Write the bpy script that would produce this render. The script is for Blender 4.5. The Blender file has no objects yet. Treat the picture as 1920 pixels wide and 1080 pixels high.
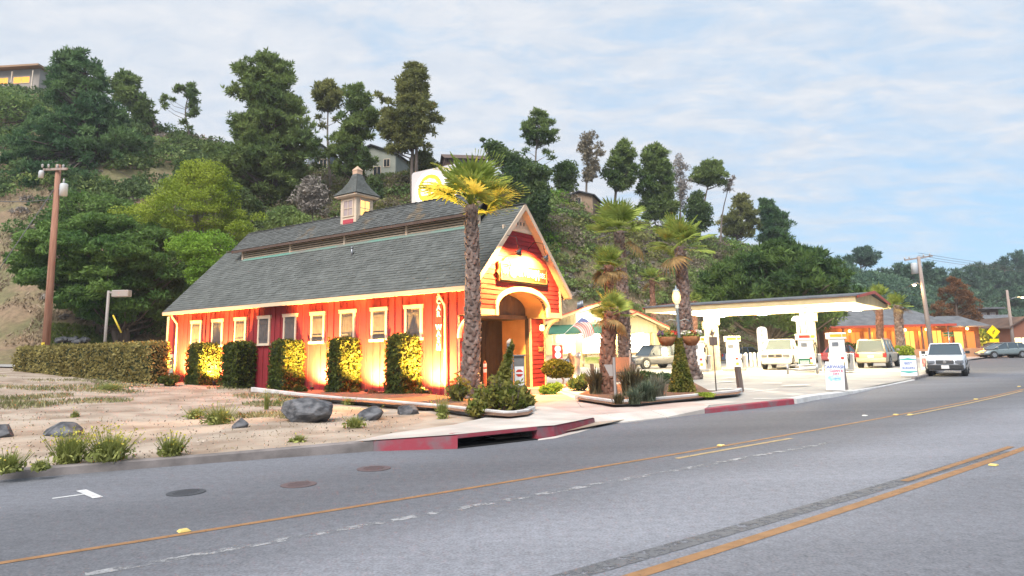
import bpy, bmesh, math, random
import numpy as np
from mathutils import Vector, Matrix
R = math.radians
random.seed(7)
rng = np.random.default_rng(11)
S = bpy.context.scene
COL = S.collection

# ------------------------------------------------------------------ camera
FPX, CXP, CYP, EYE = 1295.0, 960.0, 440.0, 1.75
_p, _r = R(9.52), R(-1.2)
CAMM = np.array([[math.cos(_r), -math.sin(_r), 0], [math.sin(_r), math.cos(_r), 0], [0, 0, 1]]) @ \
       np.array([[1, 0, 0], [0, math.sin(_p), -math.cos(_p)], [0, math.cos(_p), math.sin(_p)]])
cam = bpy.data.cameras.new('camera')
camo = bpy.data.objects.new('camera', cam)
COL.objects.link(camo)
camo.matrix_world = Matrix((( CAMM[0][0], -CAMM[1][0], -CAMM[2][0], 0),
                            ( CAMM[0][1], -CAMM[1][1], -CAMM[2][1], 0),
                            ( CAMM[0][2], -CAMM[1][2], -CAMM[2][2], EYE), (0, 0, 0, 1)))
cam.sensor_width = 36
cam.lens = FPX / 1920 * 36
cam.shift_y = -100 / 1920
cam.clip_start = .1
cam.clip_end = 2000
S.camera = camo

# ------------------------------------------------------------------ sky, sun, exposure
S.view_settings.view_transform = 'Standard'
S.view_settings.look = 'None'
S.view_settings.gamma = 1
S.view_settings.exposure = 1.9
S.cycles.use_denoising = True
S.cycles.max_bounces = 6
S.cycles.diffuse_bounces = 3
S.cycles.glossy_bounces = 2
S.cycles.transmission_bounces = 3
S.cycles.transparent_max_bounces = 6
S.cycles.caustics_reflective = False
S.cycles.caustics_refractive = False
S.cycles.sample_clamp_indirect = 4
SUN_EL, SUN_AZ = R(50), R(200)
W = bpy.data.worlds.new('World')
S.world = W
W.use_nodes = True
wn, wl = W.node_tree.nodes, W.node_tree.links
wn.clear()
wo = wn.new('ShaderNodeOutputWorld')
bg = wn.new('ShaderNodeBackground')
sky = wn.new('ShaderNodeTexSky')
sky.sky_type = 'NISHITA'
sky.sun_disc = False
sky.sun_elevation = SUN_EL
sky.sun_rotation = SUN_AZ
tc = wn.new('ShaderNodeTexCoord')
sep = wn.new('ShaderNodeSeparateXYZ')
wl.new(tc.outputs['Generated'], sep.inputs[0])
def wmath(op, a, b=None):
    n = wn.new('ShaderNodeMath'); n.operation = op
    for i, v in enumerate((a, b)):
        if v is None: continue
        if isinstance(v, (int, float)): n.inputs[i].default_value = v
        else: wl.new(v, n.inputs[i])
    return n.outputs[0]
zz = wmath('ADD', wmath('MAXIMUM', sep.outputs[2], 0.0), .18)
px = wmath('DIVIDE', sep.outputs[0], zz)
py = wmath('DIVIDE', sep.outputs[1], zz)
cmb = wn.new('ShaderNodeCombineXYZ')
wl.new(px, cmb.inputs[0]); wl.new(py, cmb.inputs[1])
def wnoise(rot, scl, scale, detail, rough, dist):
    m = wn.new('ShaderNodeMapping')
    m.inputs['Rotation'].default_value = (0, 0, rot)
    m.inputs['Scale'].default_value = scl
    wl.new(cmb.outputs[0], m.inputs[0])
    n = wn.new('ShaderNodeTexNoise')
    n.inputs['Scale'].default_value = scale
    n.inputs['Detail'].default_value = detail
    n.inputs['Roughness'].default_value = rough
    n.inputs['Distortion'].default_value = dist
    wl.new(m.outputs[0], n.inputs['Vector'])
    return n.outputs['Fac']
n1 = wnoise(R(28), (.85, 1.6, 1), 4.2, 9, .66, .5)
n2 = wnoise(R(10), (1, 1, 1), .55, 3, .5, .1)
cov = wmath('ADD', wmath('MULTIPLY', n1, .95), wmath('MULTIPLY', n2, .65))
cov = wmath('SUBTRACT', cov, wmath('MULTIPLY', sep.outputs[0], .26))
cov = wmath('SUBTRACT', cov, wmath('MULTIPLY', wmath('MAXIMUM', wmath('SUBTRACT', .24, sep.outputs[2]), 0.0), 1.1))
ramp = wn.new('ShaderNodeValToRGB')
ramp.color_ramp.elements[0].position = .42
ramp.color_ramp.elements[0].color = (0, 0, 0, 1)
ramp.color_ramp.elements[1].position = .80
ramp.color_ramp.elements[1].color = (1, 1, 1, 1)
wl.new(cov, ramp.inputs[0])
blue = wn.new('ShaderNodeMix'); blue.data_type = 'RGBA'
blue.inputs[0].default_value = .9
wl.new(sky.outputs[0], blue.inputs[6])
blue.inputs[7].default_value = (1.18, 1.86, 2.56, 1)
mx = wn.new('ShaderNodeMix'); mx.data_type = 'RGBA'
wl.new(ramp.outputs[0], mx.inputs[0])
wl.new(blue.outputs[2], mx.inputs[6])
n3 = wnoise(R(40), (1, 1.5, 1), 7.5, 6, .6, .6)
cr3 = wn.new('ShaderNodeValToRGB')
cr3.color_ramp.elements[0].position = .36; cr3.color_ramp.elements[0].color = (1.86, 2.10, 2.42, 1)
cr3.color_ramp.elements[1].position = .62; cr3.color_ramp.elements[1].color = (2.42, 2.48, 2.60, 1)
wl.new(wmath('ADD', wmath('MULTIPLY', n3, .6), wmath('MULTIPLY', n1, .4)), cr3.inputs[0])
wl.new(cr3.outputs[0], mx.inputs[7])
wl.new(mx.outputs[2], bg.inputs[0])
bg.inputs[1].default_value = .095
wl.new(bg.outputs[0], wo.inputs[0])

sl = bpy.data.lights.new('sun', 'SUN')
sl.energy = 1.5
sl.angle = R(36)
sl.color = (1, .97, .94)
so = bpy.data.objects.new('sun', sl)
COL.objects.link(so)
so.rotation_euler = (R(90) - SUN_EL, 0, R(180) - SUN_AZ)

# ------------------------------------------------------------------ helpers
def ray(u, v):
    return CAMM.T @ np.array([(u - CXP) / FPX, (v - CYP) / FPX, 1])
def G(u, v, z=0.0):
    d = ray(u, v); s = (z - EYE) / d[2]
    return (d[0] * s, d[1] * s, z)
def D(u, v, Y):
    d = ray(u, v); s = Y / d[1]
    return (d[0] * s, Y, EYE + d[2] * s)

def nodes_of(name):
    m = bpy.data.materials.new(name); m.use_nodes = True
    return m, m.node_tree.nodes, m.node_tree.links
def mat(name, c, c2=None, scale=4, rough=.75, metal=0, bump=0, bscale=None, detail=4, spec=.4, stretch=None, ramp=(.35, .65), island=0, emit=None, estr=0):
    m, n, l = nodes_of(name)
    b = n['Principled BSDF']
    b.inputs['Roughness'].default_value = rough
    b.inputs['Metallic'].default_value = metal
    b.inputs['Specular IOR Level'].default_value = spec
    b.inputs['Base Color'].default_value = (*c, 1)
    t = n.new('ShaderNodeTexCoord')
    vec = t.outputs['Object']
    if stretch:
        mp = n.new('ShaderNodeMapping'); mp.inputs['Scale'].default_value = stretch
        l.new(vec, mp.inputs[0]); vec = mp.outputs[0]
    colout = None
    if c2:
        nz = n.new('ShaderNodeTexNoise'); nz.inputs['Scale'].default_value = scale; nz.inputs['Detail'].default_value = detail
        l.new(vec, nz.inputs['Vector'])
        rp = n.new('ShaderNodeValToRGB')
        rp.color_ramp.elements[0].position = ramp[0]; rp.color_ramp.elements[1].position = ramp[1]
        rp.color_ramp.elements[0].color = (*c, 1); rp.color_ramp.elements[1].color = (*c2, 1)
        l.new(nz.outputs['Fac'], rp.inputs[0]); colout = rp.outputs[0]
        l.new(colout, b.inputs['Base Color'])
    if island:
        g = n.new('ShaderNodeNewGeometry')
        hs = n.new('ShaderNodeHueSaturation')
        mr = n.new('ShaderNodeMapRange')
        mr.inputs[3].default_value = 1 - island; mr.inputs[4].default_value = 1 + island
        l.new(g.outputs['Random Per Island'], mr.inputs[0]); l.new(mr.outputs[0], hs.inputs['Value'])
        if colout: l.new(colout, hs.inputs['Color'])
        else: hs.inputs['Color'].default_value = (*c, 1)
        l.new(hs.outputs[0], b.inputs['Base Color'])
    if bump:
        nb = n.new('ShaderNodeTexNoise'); nb.inputs['Scale'].default_value = bscale or scale * 4; nb.inputs['Detail'].default_value = 5
        l.new(vec, nb.inputs['Vector'])
        bp = n.new('ShaderNodeBump'); bp.inputs['Strength'].default_value = bump; bp.inputs['Distance'].default_value = .02
        l.new(nb.outputs['Fac'], bp.inputs['Height']); l.new(bp.outputs[0], b.inputs['Normal'])
    if emit:
        b.inputs['Emission Color'].default_value = (*emit, 1); b.inputs['Emission Strength'].default_value = estr
    return m
def leafmat(name, c, c2, scale=.5, island=.35, trans=.42):
    """foliage: hue drifts over the crown (noise) and from leaf to leaf"""
    m = mat(name, c, c2, scale=scale, rough=.65, spec=.25, island=island, ramp=(.38, .62))
    n, l = m.node_tree.nodes, m.node_tree.links
    b = n['Principled BSDF']; out = n['Material Output']
    tr = n.new('ShaderNodeBsdfTranslucent')
    src = b.inputs['Base Color'].links[0].from_socket
    l.new(src, tr.inputs[0])
    ms = n.new('ShaderNodeMixShader'); ms.inputs[0].default_value = trans
    l.new(b.outputs[0], ms.inputs[1]); l.new(tr.outputs[0], ms.inputs[2]); l.new(ms.outputs[0], out.inputs[0])
    return m
def glow(name, c, s):
    return mat(name, (.04, .04, .04), emit=c, estr=s, rough=.4)

class MB:
    def __init__(s): s.v = []; s.f = []; s.sm = []
    def add(s, vs, fs, smooth=False):
        o = len(s.v); s.v += [tuple(map(float, q)) for q in vs]
        for f in fs: s.f.append(tuple(o + i for i in f)); s.sm.append(smooth)
        return s
    def box(s, c, d, rz=0, rx=0, ry=0):
        x, y, z = d[0] / 2, d[1] / 2, d[2] / 2
        M = Matrix.Translation(c) @ Matrix.Rotation(rz, 4, 'Z') @ Matrix.Rotation(ry, 4, 'Y') @ Matrix.Rotation(rx, 4, 'X')
        vs = [M @ Vector((i * x, j * y, k * z)) for k in (-1, 1) for j in (-1, 1) for i in (-1, 1)]
        return s.add(vs, [(0, 2, 3, 1), (4, 5, 7, 6), (0, 1, 5, 4), (2, 6, 7, 3), (0, 4, 6, 2), (1, 3, 7, 5)])
    def bb(s, a, b):
        return s.box([(a[i] + b[i]) / 2 for i in range(3)], [abs(b[i] - a[i]) for i in range(3)])
    def tube(s, pts, r, n=8, cap=True, smooth=True):
        pts = [Vector(p) for p in pts]
        rs = r if isinstance(r, (list, tuple)) else [r] * len(pts)
        o = len(s.v); k = len(pts)
        ref = Vector((0, 0, 1))
        if abs((pts[-1] - pts[0]).normalized().z) > .9: ref = Vector((1, 0, 0))
        for i, p in enumerate(pts):
            d = (pts[min(i + 1, k - 1)] - pts[max(i - 1, 0)]).normalized()
            a = d.cross(ref).normalized(); b = d.cross(a)
            for j in range(n):
                t = 2 * math.pi * j / n
                s.v.append(tuple(p + (a * math.cos(t) + b * math.sin(t)) * rs[i]))
        for i in range(k - 1):
            for j in range(n):
                s.f.append((o + i * n + j, o + i * n + (j + 1) % n, o + (i + 1) * n + (j + 1) % n, o + (i + 1) * n + j)); s.sm.append(smooth)
        if cap:
            s.f.append(tuple(o + j for j in range(n))[::-1]); s.sm.append(False)
            s.f.append(tuple(o + (k - 1) * n + j for j in range(n))); s.sm.append(False)
        return s
    def cyl(s, c, r, h, n=12, r2=None, smooth=True):
        return s.tube([c, (c[0], c[1], c[2] + h)], [r, r if r2 is None else r2], n, True, smooth)
    def lathe(s, prof, c=(0, 0, 0), n=16, smooth=True):
        o = len(s.v)
        for r_, z in prof:
            for j in range(n):
                t = 2 * math.pi * j / n
                s.v.append((c[0] + r_ * math.cos(t), c[1] + r_ * math.sin(t), c[2] + z))
        for i in range(len(prof) - 1):
            for j in range(n):
                s.f.append((o + i * n + j, o + i * n + (j + 1) % n, o + (i + 1) * n + (j + 1) % n, o + (i + 1) * n + j)); s.sm.append(smooth)
        return s
    def prism(s, poly, d, z0=None):
        """poly: list of 3-D points (planar); d: extrude vector"""
        k = len(poly); d = Vector(d)
        vs = [Vector(p) for p in poly] + [Vector(p) + d for p in poly]
        fs = [tuple(range(k))[::-1], tuple(range(k, 2 * k))] + [(i, (i + 1) % k, k + (i + 1) % k, k + i) for i in range(k)]
        return s.add(vs, fs)
    def quad(s, *q): return s.add(q, [tuple(range(len(q)))])
    def build(s, name, m, parent=None, bevel=0, fix=True):
        me = bpy.data.meshes.new(name)
        me.from_pydata(s.v, [], s.f)
        me.polygons.foreach_set('use_smooth', s.sm)
        if fix:
            b = bmesh.new(); b.from_mesh(me); bmesh.ops.recalc_face_normals(b, faces=b.faces); b.to_mesh(me); b.free()
        me.materials.append(m)
        return link(name, me, parent, bevel)
def link(name, me, parent=None, bevel=0):
    o = bpy.data.objects.new(name, me); COL.objects.link(o)
    if parent: o.parent = parent
    if bevel:
        md = o.modifiers.new('bevel', 'BEVEL'); md.width = bevel; md.segments = 2; md.limit_method = 'ANGLE'
    return o
def tag(o, label=None, cat=None, group=None, kind=None):
    if label: o['label'] = label
    if cat: o['category'] = cat
    if group: o['group'] = group
    if kind: o['kind'] = kind
    return o
def empty(name, loc, rz=0, label=None, cat=None, group=None):
    o = bpy.data.objects.new(name, None); COL.objects.link(o)
    o.location = loc; o.rotation_euler = (0, 0, rz); o.empty_display_size = .2
    return tag(o, label, cat, group)
def struct(o): o['kind'] = 'structure'; return o
def stuff(o): o['kind'] = 'stuff'; return o
def copy_tree(o, parent=None):
    c = o.copy(); COL.objects.link(c)
    if parent: c.parent = parent
    for ch in list(o.children): copy_tree(ch, c)
    return c
def text(name, body, size, m, parent, loc, rot, extrude=.012, bold=0, align='CENTER', sx=1):
    cu = bpy.data.curves.new(name, 'FONT'); cu.body = body; cu.size = size; cu.extrude = extrude
    cu.offset = bold; cu.align_x = align; cu.align_y = 'CENTER'; cu.resolution_u = 3; cu.space_character = 1
    o = bpy.data.objects.new(name, cu); COL.objects.link(o)
    cu.materials.append(m); o.parent = parent; o.location = loc; o.rotation_euler = rot; o.scale = (sx, 1, 1)
    return o
def npmesh(name, V, Fc, m, parent=None, k=4):
    """fast mesh from numpy: V (n,3), Fc (f,k)"""
    me = bpy.data.meshes.new(name)
    V = np.asarray(V, np.float32); Fc = np.asarray(Fc, np.int32)
    me.vertices.add(len(V)); me.vertices.foreach_set('co', V.ravel())
    me.loops.add(Fc.size); me.loops.foreach_set('vertex_index', Fc.ravel())
    me.polygons.add(len(Fc)); me.polygons.foreach_set('loop_start', np.arange(0, Fc.size, k, dtype=np.int32))
    me.update(calc_edges=True)
    me.materials.append(m)
    return link(name, me, parent)
def unit(a): return a / np.maximum(np.linalg.norm(a, axis=-1, keepdims=True), 1e-9)
def leafverts(P, size, elong=2.2, up=None, bias=0.0, jit=.4, axis=None):
    """a kite-shaped leaf at each point P; 'up' pulls the long axis"""
    n = len(P)
    a = unit(rng.normal(size=(n, 3))) if axis is None else unit(np.asarray(axis))
    if up is not None: a = unit(a * (1 - bias) + np.asarray(up) * bias)
    b = unit(np.cross(a, rng.normal(size=(n, 3))))
    s = (size * (1 + jit * rng.uniform(-1, 1, n)))[:, None] if np.isscalar(size) else (size * (1 + jit * rng.uniform(-1, 1, n)))[:, None]
    V = np.empty((n, 4, 3))
    V[:, 0] = P - a * s * elong / 2; V[:, 1] = P + b * s / 2; V[:, 2] = P + a * s * elong / 2; V[:, 3] = P - b * s / 2
    return V.reshape(-1, 3)
def leaves(name, P, size, m, parent=None, **k):
    V = leafverts(np.asarray(P, float), size, **k)
    return npmesh(name, V, np.arange(len(V)).reshape(-1, 4), m, parent)
def blob_points(c, r, n, shell=.55):
    """points in an ellipsoid, thicker towards its skin"""
    d = unit(rng.normal(size=(n, 3)))
    t = rng.uniform(shell ** 3, 1, n) ** (1 / 3)
    return np.asarray(c) + d * t[:, None] * np.asarray(r)
def vnoise(x, y, seed=0):
    """cheap smooth noise from sines"""
    x = np.asarray(x, float); y = np.asarray(y, float)
    o = 0
    for i, (a, b, c) in enumerate(((1, .3, 1.1), (-.6, 1.1, 2.3), (1.7, -1.3, .7), (.4, 2.3, 4.1), (-2.9, 1.1, 5.2), (2.2, 3.1, 1.9))):
        o = o + np.sin(a * x + b * y + c + seed * 1.7) / (1 + .5 * i)
    return o / 3.2
# ------------------------------------------------------------------ materials
M_ = {}
def asphalt():
    m, n, l = nodes_of('asphalt')
    b = n['Principled BSDF']; b.inputs['Roughness'].default_value = .85; b.inputs['Specular IOR Level'].default_value = .3
    t = n.new('ShaderNodeTexCoord')
    def nz(scale, detail, vec):
        q = n.new('ShaderNodeTexNoise'); q.inputs['Scale'].default_value = scale; q.inputs['Detail'].default_value = detail
        l.new(vec, q.inputs['Vector']); return q.outputs['Fac']
    mp = n.new('ShaderNodeMapping'); mp.inputs['Rotation'].default_value = (0, 0, R(-39)); mp.inputs['Scale'].default_value = (.045, .75, 1)
    l.new(t.outputs['Object'], mp.inputs[0])
    a = nz(1.0, 4, mp.outputs[0]); c = nz(9, 6, t.outputs['Object']); d = nz(.35, 4, t.outputs['Object']); e = nz(38, 6, t.outputs['Object'])
    def ma(op, x, y):
        q = n.new('ShaderNodeMath'); q.operation = op
        for i, w in enumerate((x, y)):
            if isinstance(w, (int, float)): q.inputs[i].default_value = w
            else: l.new(w, q.inputs[i])
        return q.outputs[0]
    sp = n.new('ShaderNodeSeparateXYZ'); l.new(t.outputs['Object'], sp.inputs[0])
    # distance across the carriageway, bent to follow the curve of the lanes
    pr_ = ma('ADD', ma('MULTIPLY', sp.outputs[0], -.629), ma('MULTIPLY', sp.outputs[1], .777))
    wob = ma('ADD', pr_, ma('MULTIPLY', ma('SUBTRACT', d, .5), 1.2))
    lane = n.new('ShaderNodeMapRange'); lane.inputs[1].default_value = 0; lane.inputs[2].default_value = 14; l.new(wob, lane.inputs[0])
    lr = n.new('ShaderNodeValToRGB'); e0 = lr.color_ramp
    e0.elements[0].position = 0; e0.elements[0].color = (.14, .143, .158, 1)
    e0.elements[1].position = 1; e0.elements[1].color = (.13, .131, .14, 1)
    for p_, c_ in ((1.6, .150), (3.4, .170), (4.6, .225), (5.6, .215), (6.5, .155), (7.6, .128), (8.6, .110), (9.7, .120), (10.8, .15), (12.4, .165)):
        q = e0.elements.new(p_ / 14); q.color = (c_ * .96, c_ * .985, c_ * 1.10, 1)
    l.new(lane.outputs[0], lr.inputs[0])
    sp2 = ma('ADD', ma('ADD', ma('MULTIPLY', a, .55), ma('MULTIPLY', c, .7)), ma('MULTIPLY', e, 1.35))
    mr = n.new('ShaderNodeMapRange'); mr.inputs[1].default_value = .85; mr.inputs[2].default_value = 1.75; mr.inputs[3].default_value = .52; mr.inputs[4].default_value = 1.38
    l.new(sp2, mr.inputs[0])
    hs = n.new('ShaderNodeHueSaturation'); l.new(lr.outputs[0], hs.inputs['Color']); l.new(mr.outputs[0], hs.inputs['Value']); l.new(hs.outputs[0], b.inputs['Base Color'])
    bp = n.new('ShaderNodeBump'); bp.inputs['Strength'].default_value = .35; bp.inputs['Distance'].default_value = .01
    l.new(e, bp.inputs['Height']); l.new(bp.outputs[0], b.inputs['Normal'])
    return m
def worn(name, c, thr, scale, stretch=None):
    """old road paint, rubbed through in places"""
    m = mat(name, c, tuple(x * .75 for x in c), scale=6, rough=.7)
    n, l = m.node_tree.nodes, m.node_tree.links
    t = n.new('ShaderNodeTexCoord'); q = n.new('ShaderNodeTexNoise'); q.inputs['Scale'].default_value = scale; q.inputs['Detail'].default_value = 6
    q.inputs['Roughness'].default_value = .7
    l.new(t.outputs['Object'], q.inputs['Vector'])
    r = n.new('ShaderNodeValToRGB'); r.color_ramp.elements[0].position = thr - .06; r.color_ramp.elements[1].position = thr + .06
    l.new(q.outputs['Fac'], r.inputs[0])
    tr = n.new('ShaderNodeBsdfTransparent'); ms = n.new('ShaderNodeMixShader')
    l.new(r.outputs[0], ms.inputs[0]); l.new(tr.outputs[0], ms.inputs[1]); l.new(n['Principled BSDF'].outputs[0], ms.inputs[2])
    l.new(ms.outputs[0], n['Material Output'].inputs[0])
    return m
M_['asphalt'] = asphalt()
M_['yellow_paint'] = worn('yellow_paint', (.30, .16, .07), .33, 14)
M_['pale_paint'] = worn('pale_paint', (.40, .29, .15), .36, 14)
M_['white_worn'] = worn('white_worn', (.33, .33, .34), .51, 4.5)
M_['white_paint'] = worn('white_paint', (.6, .6, .6), .36, 9)
M_['tar'] = worn('tar', (.140, .143, .153), .44, 8)
M_['soil'] = mat('soil', (.25, .185, .135), (.41, .335, .265), scale=.8, rough=.95, bump=.4, bscale=14, detail=12, ramp=(.36, .62))
def hillmat():
    m = mat('hillside', (.21, .145, .09), (.14, .125, .06), scale=.30, rough=.95, bump=1, bscale=1.1, detail=12, ramp=(.40, .58))
    n, l = m.node_tree.nodes, m.node_tree.links; b = n['Principled BSDF']; src = b.inputs['Base Color'].links[0].from_socket
    t = n.new('ShaderNodeTexCoord'); q = n.new('ShaderNodeTexNoise'); q.inputs['Scale'].default_value = 2.6; q.inputs['Detail'].default_value = 10; q.inputs['Roughness'].default_value = .75
    mp = n.new('ShaderNodeMapping'); mp.inputs['Scale'].default_value = (1, 1, .25); l.new(t.outputs['Object'], mp.inputs[0]); l.new(mp.outputs[0], q.inputs['Vector'])
    mr = n.new('ShaderNodeMapRange'); mr.inputs[1].default_value = .3; mr.inputs[2].default_value = .7; mr.inputs[3].default_value = .55; mr.inputs[4].default_value = 1.4; l.new(q.outputs['Fac'], mr.inputs[0])
    hs = n.new('ShaderNodeHueSaturation'); l.new(src, hs.inputs['Color']); l.new(mr.outputs[0], hs.inputs['Value']); l.new(hs.outputs[0], b.inputs['Base Color'])
    return m
M_['hill'] = hillmat()
M_['concrete'] = mat('concrete', (.42, .37, .33), (.56, .51, .46), scale=1.1, rough=.85, bump=.2, bscale=60, detail=7)
M_['forecourt'] = mat('forecourt_concrete', (.27, .26, .245), (.36, .345, .325), scale=.6, rough=.8, bump=.15, bscale=50, detail=8)
M_['pink_concrete'] = mat('pink_concrete', (.40, .29, .25), (.53, .42, .37), scale=.9, rough=.85, bump=.2, bscale=60, detail=7)
M_['tan_concrete'] = mat('tan_concrete', (.42, .27, .19), (.5, .35, .26), scale=2, rough=.85, bump=.2, bscale=60)
M_['kerb'] = mat('kerb_concrete', (.13, .115, .11), (.24, .21, .20), scale=2.2, rough=.9, bump=.3, bscale=30, detail=7)
M_['kerb_pale'] = mat('pale_kerb_concrete', (.48, .46, .44), (.62, .61, .6), scale=2, rough=.85, bump=.25, bscale=30)
M_['kerb_red'] = mat('red_kerb_paint', (.29, .045, .065), (.17, .125, .135), scale=3.2, rough=.8, bump=.25, bscale=30, detail=8, ramp=(.45, .7))
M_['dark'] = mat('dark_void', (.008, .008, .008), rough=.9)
M_['mulch'] = mat('mulch', (.12, .06, .035), (.2, .11, .07), scale=5, rough=.95, bump=.8, bscale=25)

# ------------------------------------------------------------------ road and kerbs
KERB = [(-60, -15), (-16, 6.9), (-7.2, 11.0), (-5.07, 12.0), (-2.6, 13.01), (-1.08, 13.3), (.42, 14.18), (.78, 14.46), (1.32, 15.1), (2.71, 17.01),
        (4.96, 18.74), (8.3, 21.12), (11.94, 25.04), (21.1, 36.08), (40, 62), (65.4, 90.5), (130, 165)]
KZ = [.14, .14, .14, .14, .19, .25, .25, .23, .19, .13, .15, .16, .13, .10, .12, .14, .14]
def poly_at(pl, s):
    """point on a polyline by arc length fraction list"""
    pl = np.asarray(pl, float); seg = np.linalg.norm(np.diff(pl[:, :2], axis=0), axis=1); cum = np.concatenate([[0], np.cumsum(seg)])
    return np.stack([np.interp(s, cum, pl[:, i]) for i in range(pl.shape[1])], -1), cum
def strip(name, front, back, m, parent=None, n=1):
    """quad strip between two polylines of equal length"""
    b = MB(); k = len(front); vs = []
    for j in range(n + 1):
        t = j / n
        vs += [tuple(f[i] * (1 - t) + g[i] * t for i in range(3)) for f, g in zip(front, back)]
    fs = [(j * k + i, j * k + i + 1, (j + 1) * k + i + 1, (j + 1) * k + i) for j in range(n) for i in range(k - 1)]
    b.add(vs, fs)
    o = b.build(name, m, parent)
    return o
def ribbon(name, pts, w, z, m, parent, taper=1):
    p = np.asarray(pts, float)[:, :2]
    d = np.gradient(p, axis=0); d = unit(d); nn = np.stack([-d[:, 1], d[:, 0]], -1) * w / 2
    a = [(*q, z) for q in p - nn]; b = [(*q, z) for q in p + nn]
    return strip(name, a, b, m, parent)
def dens(pl, step):
    pl = np.asarray(pl, float); _, cum = poly_at(pl, np.array([0.]))
    s = np.linspace(0, cum[-1], max(2, int(cum[-1] / step) + 1)); p, _ = poly_at(pl, s); return p

b = MB(); b.quad((-260, -60, 0), (260, -60, 0), (260, 330, 0), (-260, 330, 0))
road = struct(b.build('road', M_['asphalt']))
def smooth_line(pxs, ext=None):
    p = [G(u, v)[:2] for u, v in pxs]
    if ext: p = [ext[0]] * (ext[0] is not None) + p + [ext[1]] * (ext[1] is not None)
    p = np.array(p)
    # quadratic fit along the chord keeps the paint free of wobble
    c = p[-1] - p[0]; L_ = np.linalg.norm(c); e = c / L_; nrm = np.array([-e[1], e[0]])
    t = (p - p[0]) @ e; q = (p - p[0]) @ nrm
    k = np.polyfit(t, q, 2 if len(p) > 2 else 1)
    tt = np.linspace(t.min(), t.max(), 40)
    return p[0] + tt[:, None] * e + np.polyval(k, tt)[:, None] * nrm
LA = smooth_line([(0, 1058), (475, 981), (950, 905), (1266, 852), (1480, 812), (1700, 775), (1918, 732)], (None, (30, 37.5)))
d0 = unit(LA[0] - LA[3]); LA = np.vstack([LA[0] + d0 * 14, LA])
ribbon('lane_line', LA, .095, .004, M_['yellow_paint'], road)
LB = smooth_line([(1200, 1080), (1450, 995), (1700, 917), (1918, 843)], (None, (13.5, 16.3)))
d0 = unit(LB[0] - LB[3]); LB = np.vstack([LB[0] + d0 * 12, LB])
ribbon('lane_line', LB, .13, .004, M_['yellow_paint'], road)
ribbon('lane_line', smooth_line([(1268, 860), (1380, 840), (1484, 822)]), .10, .004, M_['pale_paint'], road)
ribbon('lane_line', smooth_line([(1695, 903), (1800, 869), (1896, 838)]), .10, .008, M_['yellow_paint'], road)
ribbon('lane_line', smooth_line([(1700, 780), (1860, 747), (1918, 733)]), .10, .008, M_['pale_paint'], road)
ribbon('tar_seam', smooth_line([(1000, 1100), (1280, 1020), (1500, 958), (1704, 899), (1880, 846)]), .20, .004, M_['tar'], road)
ribbon('faded_line', smooth_line([(160, 1078), (400, 1035), (640, 993), (960, 938), (1273, 880), (1560, 830)]), .13, .004, M_['white_worn'], road)
ribbon('parking_tick', [G(98, 935)[:2], G(165, 926)[:2]], .07, .004, M_['white_paint'], road)
ribbon('parking_tick', [G(152, 920)[:2], G(184, 934)[:2]], .12, .008, M_['white_paint'], road)
def kerb_run(name, i0, pts, zs, m, w=.15, parent=None):
    """kerb: face, rounded nose and top, swept along a polyline"""
    p = np.asarray(pts, float); d = unit(np.gradient(p, axis=0)); nn = np.stack([-d[:, 1], d[:, 0]], -1)
    b = MB(); k = 5; vs = []
    for q, nv, z in zip(p, nn, zs):
        for off, zz_ in ((0, -.05), (.012, z - .025), (.035, z - .004), (w, z), (w, -.05)):
            vs.append((q[0] + nv[0] * off, q[1] + nv[1] * off, zz_))
    fs = [(i * k + j, (i + 1) * k + j, (i + 1) * k + j + 1, i * k + j + 1) for i in range(len(p) - 1) for j in range(k - 1)]
    fs += [tuple(range(k)), tuple((len(p) - 1) * k + j for j in range(k))[::-1]]
    b.add(vs, fs)
    return b.build(name, m, parent)
def kseg(i0, i1, step=.6):
    a = np.array([(x, y, z) for (x, y), z in zip(KERB, KZ)])[i0:i1 + 1]
    q = dens(a, step) if len(a) > 1 else a
    return q[:, :2], q[:, 2]
kp, kz = kseg(0, 4, .9)
struct(kerb_run('kerb', 0, kp, kz, M_['kerb']))
P = [G(u, v)[:2] for u, v in ((700, 846), (858, 841.5), (1008, 824.5), (1040, 820), (1116, 797))]
ZP = [.19, .25, .25, .23, .17]
kred = struct(kerb_run('red_kerb', 0, P[0:2], ZP[0:2], M_['kerb_red'], .16))
kerb_run('kerb_end', 0, P[2:5], ZP[2:5], M_['kerb_red'], .16, kred)
# storm drain: a slot under a slab in the red kerb
sd = empty('storm_drain', (*P[1], 0), 0, 'long black storm drain slot under the red kerb by the driveway', 'storm drain')
def rel(o, p): return (p[0] - o.location[0], p[1] - o.location[1], p[2] - o.location[2])
e = np.array(P[2]) - np.array(P[1]); Ld = np.linalg.norm(e); e /= Ld; nv = np.array([-e[1], e[0]]); ang = math.atan2(e[1], e[0])
mid = e * Ld / 2
MB().box((*(mid + nv * .16), .214), (Ld + .004, .32, .07), ang).build('lid_slab', M_['kerb_red'], sd, .01)
MB().box((*(mid + nv * .62), -.05), (Ld + .3, .04, .4), ang).build('back_wall', M_['dark'], sd)
MB().box((*(mid + nv * .3), .012), (Ld, .62, .01), ang).build('drain_floor', M_['dark'], sd)
for q in (-.02, Ld + .02): MB().box((*(e * q + nv * .33), .085), (.05, .56, .18), ang).build('side_wall', M_['kerb'], sd)
strip('gutter_pan', [G(u, v, .004) for u, v in ((1008, 826), (1042, 821.5), (1085, 811), (1118, 801))], [G(u, v, .02) for u, v in ((1010, 823), (1041, 818), (1090, 804.5), (1118, 797))], M_['concrete'], road)
P2 = [G(u, v)[:2] for u, v in ((1322, 775.5), (1400, 768), (1490, 758))]
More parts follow.
